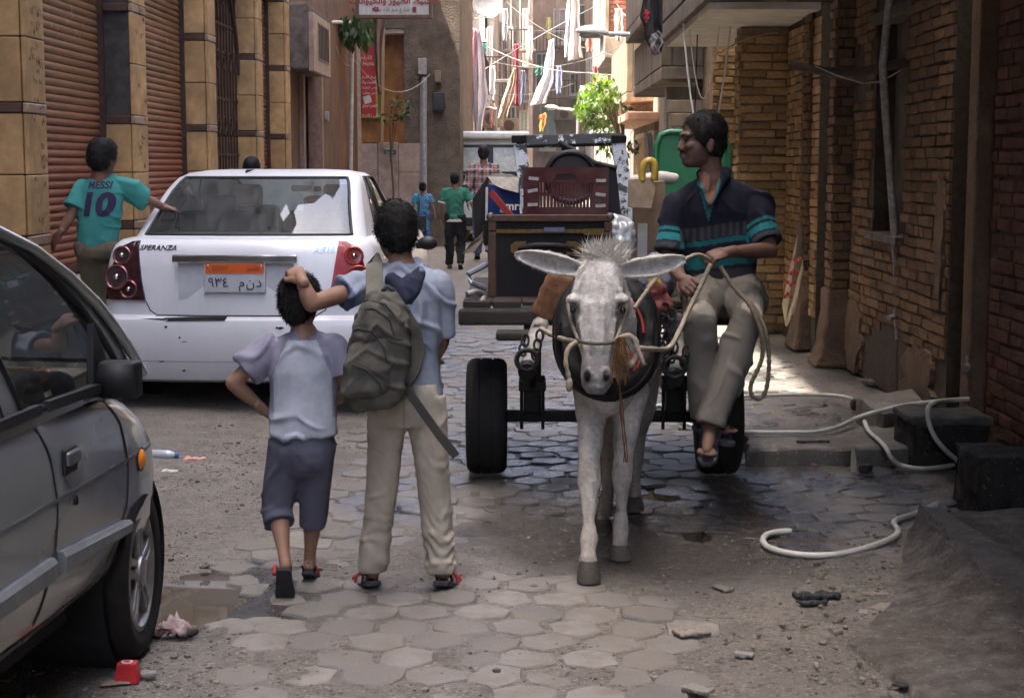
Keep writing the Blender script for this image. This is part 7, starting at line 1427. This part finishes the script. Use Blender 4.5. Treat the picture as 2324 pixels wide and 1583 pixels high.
for x in (.02, .75):
    MB().bb(x-.045, x+.045, 8.02, 8.12, .33, .80).build('spring_post', M_iron, ct, bevel=.012); MB().bb(x-.07, x+.07, 8.0, 8.22, .45, .50).build('spring_clamp', M_iron, ct, bevel=.008)
    for q in range(5): MB().tube([(x, 8.16-.42+.03*q, .52+.10-.012*q), (x, 8.16, .36-.014*q+.07), (x, 8.16+.42-.03*q, .62-.012*q)], .018, 6).build('leaf_spring', M_iron, ct)
    for dx_ in (-.055, .055): MB().tube([(x+dx_, 8.1, .24), (x+dx_, 8.1, .52)], .009, 6).build('u_bolt', M_iron, ct)
for s, (p0, p1, p2) in enumerate(((W(1228, 730, 7.7), W(1212, 775, 7.2), W(1196, 842, 6.85)), (W(1560, 730, 7.7), W(1550, 790, 7.2), W(1530, 858, 6.85)))):
    mb = MB(); mb.tube([p0, p1, p2], [.042, .04, .034], 10, sq=.9).build('shaft', M_shaft, ct, smooth=60); MB().tube([p2+V((0, .035, .01)), p2+V((0, -.01, -.003))], .040, 12).build('shaft_ferrule', M_iron, ct, smooth=40)
    MB().tube([p2+V((.045*math.cos(a), -.015, .05+.045*math.sin(a))) for a in [2*math.pi*q/18 for q in range(18)]], .011, 6, loop=True).build('ring', M_iron, ct, smooth=180)
    for q in range(5): c = p1.lerp(p2, .15+.16*q)+V((.03*(-1)**q, -.03, .05)); MB().tube([c+V((.016*math.cos(a), .012*math.sin(a)*(q % 2), .026*math.sin(a))) for a in [2*math.pi*t/12 for t in range(12)]], .006, 5, loop=True).build('chain_link', M_iron, ct, smooth=180)
    MB().tube([p0+V((0, -.02, .05)), p0+V((-.10+.2*s, -.03, .055))], [.035, .028], 8).build('peg', M_iron, ct, smooth=60)
MB().bb(-.155, .06, 7.45, 7.6, .77, .81).build('foot_board', M_plank, ct, bevel=.012)
# reins and tie ropes
rn = thing('rope_reins', 'pale rope reins running from the driver hand to the halter', 'rope', W(1605, 600, 7.05))
rope([W(1612, 600, 7.0), W(1590, 650, 6.95), W(1565, 700, 6.9), W(1543, 748, 6.8), W(1520, 788, 6.55), W(1485, 792, 6.35), W(1445, 790, 6.12)], .011, 'rein', M_rope, rn)
rope([W(1612, 590, 7.02), W(1585, 578, 6.9), W(1555, 588, 6.7), W(1500, 620, 6.5), W(1440, 700, 6.4)], .009, 'rein', M_rope, rn)
rope([W(1635, 605, 7.05), W(1668, 655, 7.0), W(1700, 690, 6.95), W(1725, 745, 6.9), W(1730, 810, 6.9), W(1705, 870, 6.9), W(1708, 898, 6.9), W(1728, 903, 6.9), W(1742, 870, 6.9), W(1745, 800, 6.9), W(1732, 735, 6.92), W(1705, 685, 6.97)], .010, 'loose_loop', mat('brown_rope', (.17, .14, .10), .9, bump=.8, bscale=180), rn)
rope([W(1312, 775, 6.1), W(1280, 770, 6.3), W(1250, 758, 6.6), W(1228, 745, 6.9)], .010, 'tie_rope', M_rope, rn)
hk_ = thing('harness_bundle', 'tangle of red webbing yellow rag and chain by the right shaft', 'rag', W(1500, 720, 6.9))
for px, py, r, m_ in ((1487, 665, .05, mat('red_weave', (.16, .04, .035), .9, var=.5, scale=30)), (1497, 690, .055, mat('red_weave', (0, 0, 0))), (1488, 640, .035, mat('yellow_rag', (.35, .22, .04), .9, var=.4)), (1515, 715, .045, M_leath), (1530, 735, .05, mat('grey_rag', (.07, .065, .06), .9, var=.4))):
    mb = MB(); mb.ell(W(px, py, 6.9), (r, r, r*1.1)); blob(mb, 'rag', m_, hk_, .008, 2, disp=lambda P, N: .016*fbm(P, 25, 3, 3))
for q in range(9): c = W(1508+rq.uniform(-8, 22), 700+q*14, 6.85); MB().tube([c+V((.018*math.cos(a), .012*math.sin(a)*(q % 2), .026*math.sin(a))) for a in [2*math.pi*t/12 for t in range(12)]], .006, 5, loop=True).build('chain_link', M_iron, hk_, smooth=180)
mb = MB(); mb.box(W(1252, 672, 7.4), (.11, .09, .22), M.Rotation(R(25), 3, 'Y')); tag(blob(mb, 'saddle_pad', mat('brown_felt', (.16, .075, .035), .95, var=.4, scale=14, bump=.6), None, .01, 4, disp=lambda P, N: .015*fbm(P, 12, 3, 3)), 'rust brown felt saddle pad behind the collar', 'pad')
# ---------------------------------------------------------------- load on the cart
tr = thing('trunk', 'black travelling trunk with brown edges and brass handle fittings', 'trunk', W(1250, 695, 7.9))
a, c = W(1108, 690, 7.85), W(1390, 487, 7.85); M_tb = mat('trunk_black', (.010, .009, .010), .7, spec=.2, var=.3, scale=10, bump=.25, bscale=140); M_te = mat('trunk_brown_edge', (.07, .032, .018), .7, var=.4, scale=14, dirt=.3); M_brass = mat('old_brass', (.12, .075, .02), .45, metal=.6, var=.4, scale=20)
D = .55; zs = c.z-.085
MB().bb(a.x+.012, c.x-.012, 7.862, 7.85+D, a.z+.003, zs).build('body', M_tb, tr); MB().bb(a.x+.012, c.x-.012, 7.862, 7.85+D, zs+.004, c.z-.012).build('lid', M_tb, tr)
for x0, x1, z0, z1 in ((a.x, c.x, a.z, a.z+.035), (a.x, c.x, c.z-.035, c.z), (a.x, a.x+.04, a.z+.036, zs-.001), (c.x-.04, c.x, a.z+.036, zs-.001), (a.x, a.x+.04, zs+.003, c.z-.036), (c.x-.04, c.x, zs+.003, c.z-.036)): MB().bb(x0, x1, 7.85, 7.875, z0, z1).build('edge_trim', M_te, tr, bevel=.004, bseg=1)
for z0, z1 in ((a.z, a.z+.035), (c.z-.035, c.z)): MB().bb(a.x, a.x+.02, 7.876, 7.85+D, z0, z1).build('edge_trim', M_te, tr, bevel=.004, bseg=1)
MB().bb(a.x+.004, a.x+.011, 7.876, 7.85+D-.01, a.z+.036, c.z-.036).build('side_panel', mat('trunk_side_grey', (.13, .12, .105), .8, var=.4, st=(1, 1, .3)), tr)
MB().bb(a.x+.04, c.x-.04, 7.853, 7.866, zs-.006, zs+.012).build('brass_strip', M_brass, tr)
for x in (a.x+.012, c.x-.012):
    for z in (a.z+.012, c.z-.012): MB().ell((x, 7.86, z), (.022, .016, .022)).build('corner_cap', mat('corner_metal', (.10, .085, .07), .5, metal=.5), tr, smooth=180)
hz = zs-.085; hx0 = (a.x+c.x)/2
for s in (-1, 1): MB().prism([(s*.10, -.03), (s*.15, -.03), (s*.175, -.012), (s*.175, .02), (s*.15, .038), (s*.10, .038)][::s], .01, M.Translation((hx0-.02, 7.848, hz))).build('handle_plate', M_brass, tr)
rope([(hx0-.15, 7.845, hz), (hx0-.1, 7.82, hz+.015), (hx0-.02, 7.81, hz+.02), (hx0+.06, 7.82, hz+.015), (hx0+.11, 7.845, hz)], .016, 'handle', M_leath, tr)
MB().box((c.x-.09, 7.848, zs), (.1, .012, .03)).build('latch', M_brass, tr); MB().box((hx0+.02, 7.846, zs+.012), (.1, .015, .02)).build('hasp', mat('blue_steel', (.10, .12, .18), .4, metal=.6), tr)
for z in (zs, zs-.04): MB().tube([(a.x-.01, 7.9, z-.03), (a.x-.015, 7.9, z+.03)], .014, 8).build('hinge', M_iron, tr)
cr = thing('plastic_crate', 'maroon plastic crate with slotted sides on top of the trunk', 'crate', W(1285, 490, 8.1)); a, c = W(1193, 487, 7.98), W(1377, 380, 7.98); M_cr = mat('maroon_plastic', (.06, .010, .010), .55, spec=.2, var=.25, scale=9, dirt=.25, dirtc=(.25, .2, .18)); CD = .34; wx = c.x-a.x; hz = c.z-a.z
def crate_wall(nm, mt, wdt):
    g = MB(); bx = lambda x0, x1, z0, z1, d=.012: g.add(*(lambda q: (q.v, q.f))(MB().bb(x0, x1, 0, d, z0, z1)), 0, mt)
    bx(0, wdt, 0, .028, .016); bx(0, wdt, hz-.02, hz, .02); bx(0, .07, .028, hz-.02); bx(wdt-.07, wdt, .028, hz-.02); bx(.07, wdt*.37, hz-.075, hz-.02); bx(wdt*.63, wdt-.07, hz-.075, hz-.02); bx(wdt*.37, wdt*.63, hz-.032, hz-.0205); bx(wdt*.37, wdt*.63, hz-.085, hz-.07); bx(.07, wdt-.07, hz*.42-.006, hz*.42+.006)
    n = 15
    for i in range(n): x = .07+(wdt-.14)*(i+.5)/n; bx(x-.0042, x+.0042, .028, hz*.42-.006, .010); bx(x-.0042, x+.0042, hz*.42+.006, hz-.085 if wdt*.37 < x < wdt*.63 else hz-.075, .010)
    g.build(nm, M_cr, cr)
crate_wall('front_wall', M.Translation((a.x, 7.98, a.z)), wx); crate_wall('back_wall', M.Translation((a.x, 7.98+CD, a.z)), wx); crate_wall('side_wall', M.Translation((a.x, 8.0, a.z)) @ rotz(R(90)) @ M.Translation((0, -.0, 0)), CD-.02); crate_wall('side_wall', M.Translation((c.x+.012, 8.0, a.z)) @ rotz(R(90)), CD-.02)
MB().bb(a.x+.01, c.x-.01, 8.0, 7.98+CD, a.z, a.z+.012).build('floor', M_cr, cr)
for x, z in ((a.x+.035, a.z+.05), (a.x+.035, a.z+.12), (a.x+.04, a.z+.18), (c.x-.03, a.z+.045), (c.x-.03, a.z+.10), (c.x-.028, a.z+.17)): MB().box((x, 7.977, z), (.05, .004, .016), M.Rotation(rq.uniform(-.2, .2), 3, 'Y')).build('tape', mat('torn_tape', (.42, .38, .36), .6, var=.4, scale=40), cr)
fr = thing('metal_rack', 'tall dark rack with peeling white paint standing on the cart', 'rack', W(1290, 560, 8.6)); M_peel = mat('peeling_paint', (.038, .04, .042), .7, var=.3, scale=7, wear=((.56, .60, .64), .585), bump=.3, bscale=40); M_peel2 = mat('peeling_white', (.50, .54, .58), .7, var=.25, scale=7, wear=((.05, .05, .052), .545), bump=.3, bscale=40)
F = lambda x, y, Y=8.55: W(x, y, Y)
MB().bar(F(1172, 322), F(1412, 316), .06, .05, (0, -1, .3)).build('top_rail', M_peel, fr, bevel=.006); MB().bar(F(1180, 330), F(1208, 560, 8.45), .07, .06, (0, -1, 0)).build('left_post', M_peel2, fr, bevel=.006); MB().bar(F(1403, 320), F(1437, 575, 8.45), .075, .06, (0, -1, 0)).build('right_post', M_peel2, fr, bevel=.006)
MB().bar(F(1422, 425, 8.6), F(1445, 700, 8.5), .05, .05).build('brace', M_peel2, fr, bevel=.005)
for px in (1178, 1404): MB().box(F(px, 316), (.08, .08, .04)).build('corner_plate', mat('frame_black', (0, 0, 0)), fr, bevel=.004)
bw = thing('black_panel', 'bent black plastic panel leaning inside the frame', 'panel', F(1360, 480, 8.4)); pl = [(1268, 320), (1275, 345), (1330, 362), (1345, 400), (1385, 520), (1420, 560), (1420, 400), (1400, 372), (1350, 365)]
mb = MB(); ps = [F(*p, 8.36) for p in [(1268, 322), (1350, 372), (1398, 380), (1418, 560), (1370, 560), (1352, 400), (1280, 352)]]; mb.loft([ps, [p+V((0, .02, 0)) for p in ps]]).build('panel', M_blackp, bw, bevel=.005)
MB().tube([F(1268, 322, 8.35), F(1350, 370, 8.33), F(1400, 382, 8.33)], .014, 8).build('rim', M_blackp, bw, smooth=60)
dr = thing('round_drum', 'round maroon drum with black rim standing behind the crate', 'drum', F(1292, 440, 8.4)); c_0 = F(1295, 402, 8.33)
MB().tube([c_0, c_0+V((0, .06, 0))], .125, 36).build('face', mat('drum_face', (.03, .016, .017), .5, var=.3), dr, smooth=40); MB().tube([c_0+V((.128*math.cos(t), -.004, .128*math.sin(t))) for t in [2*math.pi*q/36 for q in range(36)]], .016, 8, loop=True).build('rim', M_blackp, dr, smooth=180)
pb = thing('blue_board', 'blue printed board with white edge leaning beside the trunk', 'board', F(1145, 500, 8.25)); ps = [F(x, y, 8.2) for x, y in ((1104, 428), (1112, 418), (1240, 424), (1240, 500), (1112, 500), (1102, 480))]; mb = MB(); mb.loft([[F(1104, 420, 8.2), F(1180, 420, 8.25), F(1180, 498, 8.25), F(1104, 498, 8.2)], [p+V((0, .015, 0)) for p in (F(1104, 420, 8.2), F(1180, 420, 8.25), F(1180, 498, 8.25), F(1104, 498, 8.2))]]).build('board', mat('print_blue', (.02, .045, .16), .45, var=.3), pb)
MB().bar(F(1105, 425, 8.19), F(1104, 500, 8.19), .012, .012).build('edge', M_white, pb); MB().bar(F(1113, 435, 8.15), F(1160, 490, 8.13), .022, .03).build('red_strip', mat('red_plastic', (.28, .03, .025), .5), pb)
sign_text('gmrs!', 1165, 468, 8.14, .06, M_ink_w, pb, 'board_lettering', bold=.001)
cb = lambda nm, lb, pts, Y, th, m, cat: (lambda t: MB().loft([[W(x, y, Y+(d if isinstance(d, float) else 0)) for x, y, *dd in pts for d in (dd or [0])], [W(x, y, Y+(d if isinstance(d, float) else 0))+V((.004, th, 0)) for x, y, *dd in pts for d in (dd or [0])]]).build(nm.split('_')[-1], m, t, bevel=.003))(thing(nm, lb, cat, W(pts[0][0], pts[0][1], Y)))
M_card = mat('cardboard', (.26, .18, .11), .85, c2=(.21, .145, .09), var=.25, scale=4, bump=.2); M_cardg = mat('grey_sacking', (.26, .235, .20), .9, var=.35, scale=9, bump=.5)
cb('cardboard_flap', 'dark cardboard flap sticking out from the load', [(1072, 452, .0), (1108, 398, .1), (1108, 540, .1), (1078, 560, .0)], 8.35, .01, mat('dark_card', (.03, .026, .024), .8, var=.3), 'cardboard')
cb('sacking_sheet', 'grey crumpled sacking thrown over the blue board', [(1106, 400, .0), (1135, 392, .0), (1178, 402, .0), (1176, 438, -.1), (1140, 428, -.12), (1118, 418, -.08)], 8.3, .02, M_cardg, 'sack')
cb('cardboard_strip', 'long torn cardboard strip hanging beside the trunk', [(1100, 520, .0), (1104, 535, .0), (1075, 572, -.1), (1048, 576, -.15), (1070, 550, -.1)], 8.2, .008, mat('tan_card', (.17, .135, .095), .85, var=.3), 'cardboard')
cb('cardboard_box', 'tall brown cardboard box standing behind the driver', [(1440, 415, .0), (1510, 410, .0), (1512, 640, .0), (1440, 640, .0)], 8.25, .3, M_card, 'box')
cb('paper_bag', 'crumpled brown paper bag hung on a yellow tube', [(1426, 408, .0), (1482, 402, .02), (1488, 430, .0), (1478, 474, -.03), (1424, 470, -.03)], 8.1, .05, mat('brown_paper', (.235, .175, .115), .8, var=.35, scale=6, bump=.5), 'bag')
MB().box(W(1458, 555, 8.23), (.05, .004, .22)).build('label', M_white, bpy.data.objects['cardboard_box'])
yt = thing('yellow_tube', 'bent yellow tube hooked over the cardboard box', 'tube', W(1475, 400, 8.1)); rope([W(1458, 412, 8.12), W(1458, 385, 8.12), W(1466, 368, 8.12), W(1480, 366, 8.12), W(1486, 380, 8.12), W(1484, 410, 8.12)], .02, 'tube', mat('yellow_plastic', (.50, .33, .05), .35, var=.2), yt)
pbg = thing('plastic_bag', 'clear crumpled plastic bag beside the trunk', 'bag', W(1400, 560, 8.0)); mb = MB(); mb.ell(W(1402, 545, 8.05), (.095, .1, .12)); mb.ell(W(1385, 520, 8.05), (.06, .06, .07)); blob(mb, 'bag', mat('clear_film', (.42, .43, .44), .2, var=.2, spec=.8, coat=.5), pbg, .008, 1, disp=lambda P, N: .03*np.abs(fbm(P, 13, 3, 3))-.01)
pbg = thing('plastic_bag', 'bluish plastic bag sagging under the cardboard box', 'bag', W(1500, 660, 7.95)); mb = MB(); mb.ell(W(1495, 630, 8.0), (.10, .1, .13)); blob(mb, 'bag', mat('blue_film', (.2, .22, .28), .3, var=.3, spec=.7), pbg, .01, 1, disp=lambda P, N: .03*np.abs(fbm(P, 11, 5, 3))-.01)
gc = thing('plastic_chair', 'green plastic chair upended on the load behind the driver', 'chair', W(1570, 400, 9.0)); M_green = mat('green_plastic', (.025, .19, .075), .4, var=.15, dirt=.15, dirtc=(.3, .35, .3)); ps = [(1488, 400), (1490, 330), (1500, 306), (1520, 299), (1620, 302), (1645, 312), (1654, 340), (1655, 410), (1640, 470), (1500, 470)]
MB().loft([[W(x, y, 8.95+.03*math.sin((x-1490)/165*math.pi)) for x, y in ps], [W(x, y, 8.97+.03*math.sin((x-1490)/165*math.pi)) for x, y in ps]]).build('backrest', M_green, gc, bevel=.008); MB().tube([W(x, y, 8.95) for x, y in ps], .016, 8, loop=True).build('rim', M_green, gc, smooth=180)
MB().box(W(1570, 470, 8.75), (.4, .42, .03)).build('seat', M_green, gc, bevel=.01); [MB().bar(W(px, 480, Y), W(px, 640, Y+.05), .04, .04).build('leg', M_green, gc, bevel=.006) for px in (1495, 1645) for Y in (8.58, 8.9)]
cb('dark_board', 'narrow dark board standing beside the green chair', [(1468, 302), (1478, 300), (1490, 400), (1478, 420)], 8.7, .03, mat('slate_board', (.07, .075, .085), .6, var=.3), 'board')
wp_ = thing('white_pillow', 'white padded item tucked behind the driver shoulder', 'cushion', W(1500, 405, 8.4)); mb = MB(); mb.cap([W(1440, 410, 8.45), W(1500, 402, 8.45), W(1530, 405, 8.45)], [.03, .035, .03]); blob(mb, 'cushion', M_white, wp_, .01, 3)
mp = thing('metal_offcuts', 'bent pale metal bracket resting on the cart bed edge', 'bracket', W(1080, 650, 7.9)); MB().tube([W(1104, 600, 7.95), W(1062, 622, 7.85), W(1068, 640, 7.85), W(1102, 654, 7.9)], .014, 6).build('bracket', mat('pale_steel', (.36, .38, .42), .4, metal=.6), mp); 
mp = thing('metal_scrap', 'curved grey scrap lying at the front edge of the cart bed', 'scrap', W(1085, 690, 7.75)); rope([W(1060, 668, 7.72), W(1080, 662, 7.75), W(1098, 672, 7.8), W(1090, 690, 7.7)], .016, 'scrap', M_steel, mp)
# ================================================================ hoses and small litter
M_hose = mat('white_hose', (.50, .49, .45), .4, var=.15, scale=12, dirt=.25, dirtc=(.25, .21, .16))
def gp(x, y, z=.0): p = G(x, y, z); return V((p.x, p.y, z+.016))
def hose(label, pts, r=.013):
    o = rope([gp(*p) for p in pts], r, 'hose', M_hose, None, 10, 6); return tag(o, label, 'hose', 'white hoses along the right side')
hose('white hose running from the cart wheel over the dark step', [(1470, 940), (1500, 925), (1540, 960, .0), (1620, 985), (1700, 987, .09), (1790, 987, .09), (1850, 986, .09), (1900, 975, .1), (1950, 952, .12), (2010, 935, .17), (2080, 922, .22), (2150, 915, .28)])
hose('white hose lying in the sun patch', [(1660, 905), (1700, 903), (1760, 901), (1830, 900), (1880, 901), (1915, 905), (1940, 912)], .012)
hose('white hose snaking from the tilted slab to the stone block', [(1962, 962, .10), (1972, 985, .092), (1992, 1003, .092), (2010, 1022, .092), (2022, 1045, .05), (2045, 1062), (2090, 1070), (2150, 1064), (2205, 1052), (2330, 1040)])
yf_ = G(2065, 1062).y-.05; tag(rope([G(2200, 905, .30), G(2150, 908, .30), W(2122, 912, yf_+.06), W(2107, 925, yf_), W(2107, 955, yf_), W(2122, 992, yf_-.02), W(2150, 1025, yf_-.03), gp(2190, 1064), gp(2215, 1072), gp(2260, 1076)], .013, 'hose', M_hose, None, 10, 6), 'white hose looping down over the dark step', 'hose', 'white hoses along the right side')
hose('open ended white hose curled on the pavers', [(1795, 1213), (1760, 1215), (1735, 1225), (1735, 1243), (1765, 1258), (1830, 1268), (1900, 1266), (1970, 1250), (2025, 1228), (2038, 1212), (2028, 1195), (2045, 1183), (2080, 1172), (2130, 1150, .06)], .014)
M_litter = {}
def litter(name, label, cat, px, py, size, c, rot=0, c2=None, seed=1, amp=.35, z=0):
    """small crumpled piece lying on the ground"""
    p = G(px, py, z); mb = MB(); mb.box(p+V((0, 0, size[2]/2+.004)), size, rot)
    m = mat('litter_'+name+str(px), c, .7, c2=c2, var=.3, scale=30); a = min(size)*amp
    return tag(blob(mb, name, m, None, max(.0035, min(size)/4), 1, disp=lambda P, N: a*fbm(P, 45, seed, 3)), label, cat)
rc = thing('red_carton', 'small red drink carton standing on the ground near the silver car', 'carton', G(290, 1545)); p = G(290, 1545)
mb = MB(); hw, hd_, hh = .036, .028, .062; mb.loft([[p+V((-hw*1.05, -hd_, 0)), p+V((hw*1.05, -hd_, 0)), p+V((hw*1.05, hd_, 0)), p+V((-hw*1.05, hd_, 0))], [p+V((-hw*.8, -hd_*.8, hh)), p+V((hw*.8, -hd_*.8, hh)), p+V((hw*.8, hd_*.8, hh)), p+V((-hw*.8, hd_*.8, hh))]]).build('body', mat('carton_red', (.45, .015, .02), .5, var=.15), rc, bevel=.003)
MB().tube([p+V((0, 0, hh)), p+V((0, 0, hh+.002))], .018, 16).build('white_spot', M_white, rc); MB().tube([p+V((0, 0, hh+.0022)), p+V((0, 0, hh+.0035))], .011, 16).build('red_spot', mat('carton_red', (0, 0, 0)), rc)
litter('cardboard_scrap', 'flat tan cardboard scrap under the red carton', 'cardboard', 262, 1552, (.09, .05, .006), (.25, .19, .13), .3)
litter('stone', 'flat grey stone beside the red carton', 'stone', 333, 1537, (.06, .03, .015), (.2, .18, .16), .2)
litter('crumpled_wrapper', 'dirty pink crumpled wrapper by the silver car tyre', 'wrapper', 388, 1442, (.11, .06, .04), (.22, .12, .12), .2, c2=(.35, .28, .26), amp=.7); litter('stone', 'brown lump beside the pink wrapper', 'stone', 432, 1443, (.035, .03, .028), (.10, .08, .06), 0)
bt = thing('plastic_bottle', 'crushed clear bottle with blue cap behind the silver car', 'bottle', G(388, 1045)); p = G(385, 1045)+V((0, 0, .03)); MB().tube([p+V((-.10, .02, 0)), p+V((-.02, .005, 0)), p+V((.01, 0, 0)), p+V((.03, 0, 0))], [.03, .03, .026, .012], 14).build('body', mat('bottle_clear', (.40, .43, .45), .15, var=.2, spec=.8), bt, smooth=50); MB().tube([p+V((.03, 0, 0)), p+V((.05, 0, 0))], .015, 12).build('cap', mat('cap_blue', (.03, .12, .4), .4), bt)
litter('snack_packet', 'crumpled yellow and red snack packet beside the bottle', 'packet', 440, 1048, (.12, .05, .02), (.6, .55, .45), .2, c2=(.55, .10, .08), amp=.5); litter('paper_scrap', 'folded white paper scrap on the dirt', 'paper', 385, 1075, (.09, .045, .015), (.5, .48, .44), .1); litter('paper_scrap', 'small white scrap under the car bumper', 'paper', 575, 872, (.07, .04, .01), (.5, .5, .5), 0)
litter('torn_rag', 'black torn rag lying on the dirt', 'rag', 1850, 1358, (.16, .05, .015), (.03, .03, .032), .1, amp=.8, seed=4); litter('torn_rag', 'short black rag beside the torn rag', 'rag', 1842, 1372, (.11, .025, .012), (.03, .03, .032), .05, amp=.8, seed=6); litter('dark_twist', 'twisted black strap end near the lower edge', 'strap', 2045, 1560, (.04, .05, .01), (.02, .02, .02), .7)
for k, (px, py, w, c, nm) in enumerate(((1985, 1352, .10, (.30, .25, .2), 'pale broken tile lying before the apron'), (2010, 1385, .11, (.33, .28, .22), 'larger pale broken tile near the black rag'), (1960, 1395, .05, (.32, .3, .27), 'small pale tile chip near the apron'), (1640, 1340, .08, (.19, .17, .145), 'rounded stone lump on the wet dirt'), (1690, 1490, .06, (.36, .33, .28), 'pale oval stone set in the dust'), (1570, 1440, .12, (.30, .26, .21), 'thin pale stone flake in the dust'), (1860, 1310, .07, (.15, .13, .115), 'grey stone under the hose'), (1940, 1300, .09, (.17, .15, .13), 'flat stone beside the hose'), (1585, 1570, .09, (.30, .27, .23), 'pale stone at the lower edge'), (490, 1095, .05, (.18, .16, .14), 'grey pebble on the dirt by the small boy'), (520, 1010, .04, (.16, .14, .12), 'small stone behind the small boy'), (465, 1290, .05, (.12, .1, .085), 'dark stone in the wet mud'), (330, 1475, .04, (.09, .075, .06), 'dark pebble under the tyre edge'))):
    litter('stone', nm, 'stone', px, py, (w, w*.6, max(.012, w*.12)), tuple(v*.72 for v in c), k*.7, seed=k, amp=.5, z=-.008)
st = MB(); a, b_ = G(1937, 1072), V((0, 0, 0)); tag(MB().loft([[a+V((-.016, 0, 0)), a+V((.018, 0, 0)), a+V((.018, .01, 0)), a+V((-.016, .01, 0))], [a+V((-.012, .01, .09)), a+V((.014, .01, .085)), a+V((.014, .018, .085)), a+V((-.012, .018, .09))], [a+V((-.008, .012, .14)), a+V((.0, .012, .14)), a+V((.0, .016, .14)), a+V((-.008, .016, .14))]]).build('wood_splinter', mat('pale_splinter', (.42, .36, .27), .8, var=.3, st=(6, 6, .5)), bevel=.002), 'pale split wood stake standing before the slab', 'stake')
litter('brick_chunk', 'dark burnt brick chunk beside the wood stake', 'brick', 1965, 1075, (.06, .05, .05), (.03, .026, .024), .2, amp=.2); litter('brick_block', 'black brick block at the end of the sunlit hose', 'brick', 1955, 932, (.14, .1, .075), (.02, .018, .017), .1, amp=.12); litter('pink_scrap', 'tiny pink scrap under the slab edge', 'paper', 1850, 1058, (.03, .02, .012), (.45, .2, .35), 0, amp=.6)
litter('rubber_strip', 'curved black rubber strip on the slab', 'rubber', 1845, 1005, (.18, .02, .012), (.03, .03, .03), .08, z=.085, amp=.3); litter('cloth_heap', 'dusty reddish cloth heap at the foot of the pier', 'cloth', 1775, 748, (.35, .2, .08), (.22, .13, .10), .2, c2=(.3, .25, .2), amp=.6); litter('leaf_scrap', 'brown cardboard scrap by the brick wall', 'cardboard', 2005, 868, (.3, .16, .02), (.16, .12, .085), .4, amp=.5)
sb2 = thing('spotted_sheet', 'pale board with red dots leaning on the cream brick wall', 'board', W(1790, 690, 13.6)); ps = [W(1815, 505, 13.9), W(1830, 560, 13.9), W(1800, 700, 13.5), W(1782, 740, 13.4), W(1775, 690, 13.5)]; MB().loft([ps, [p+V((.02, .01, 0)) for p in ps]]).build('sheet', mat('pale_sheet', (.42, .34, .23), .8, var=.25), sb2)
for k in range(12): c = W(1806+(k % 3)*7-(k//3)*7, 588+(k//3)*26+(k % 2)*6, 13.55); MB().ell(c+V((-.02, -.02, 0)), (.014, .014, .018)).build('red_dot', mat('red_paint_dot', (.45, .05, .05), .6), sb2)
# ================================================================ dusty air
hzm = bpy.data.materials.new('dusty_air'); hzm.use_nodes = True; nt_ = hzm.node_tree; nt_.nodes.remove(nt_.nodes['Principled BSDF'])
pv_ = nt_.nodes.new('ShaderNodeVolumePrincipled'); pv_.inputs['Color'].default_value = (.93, .90, .85, 1); pv_.inputs['Density'].default_value = HAZE; pv_.inputs['Anisotropy'].default_value = .1
nt_.links.new(pv_.outputs[0], nt_.nodes['Material Output'].inputs['Volume'])
hz_ = MB().bb(-90, 90, -70, 170, -1.2, 32).build('haze', hzm); tag(hz_, 'thin dusty air filling the alley', None, None, 'stuff')
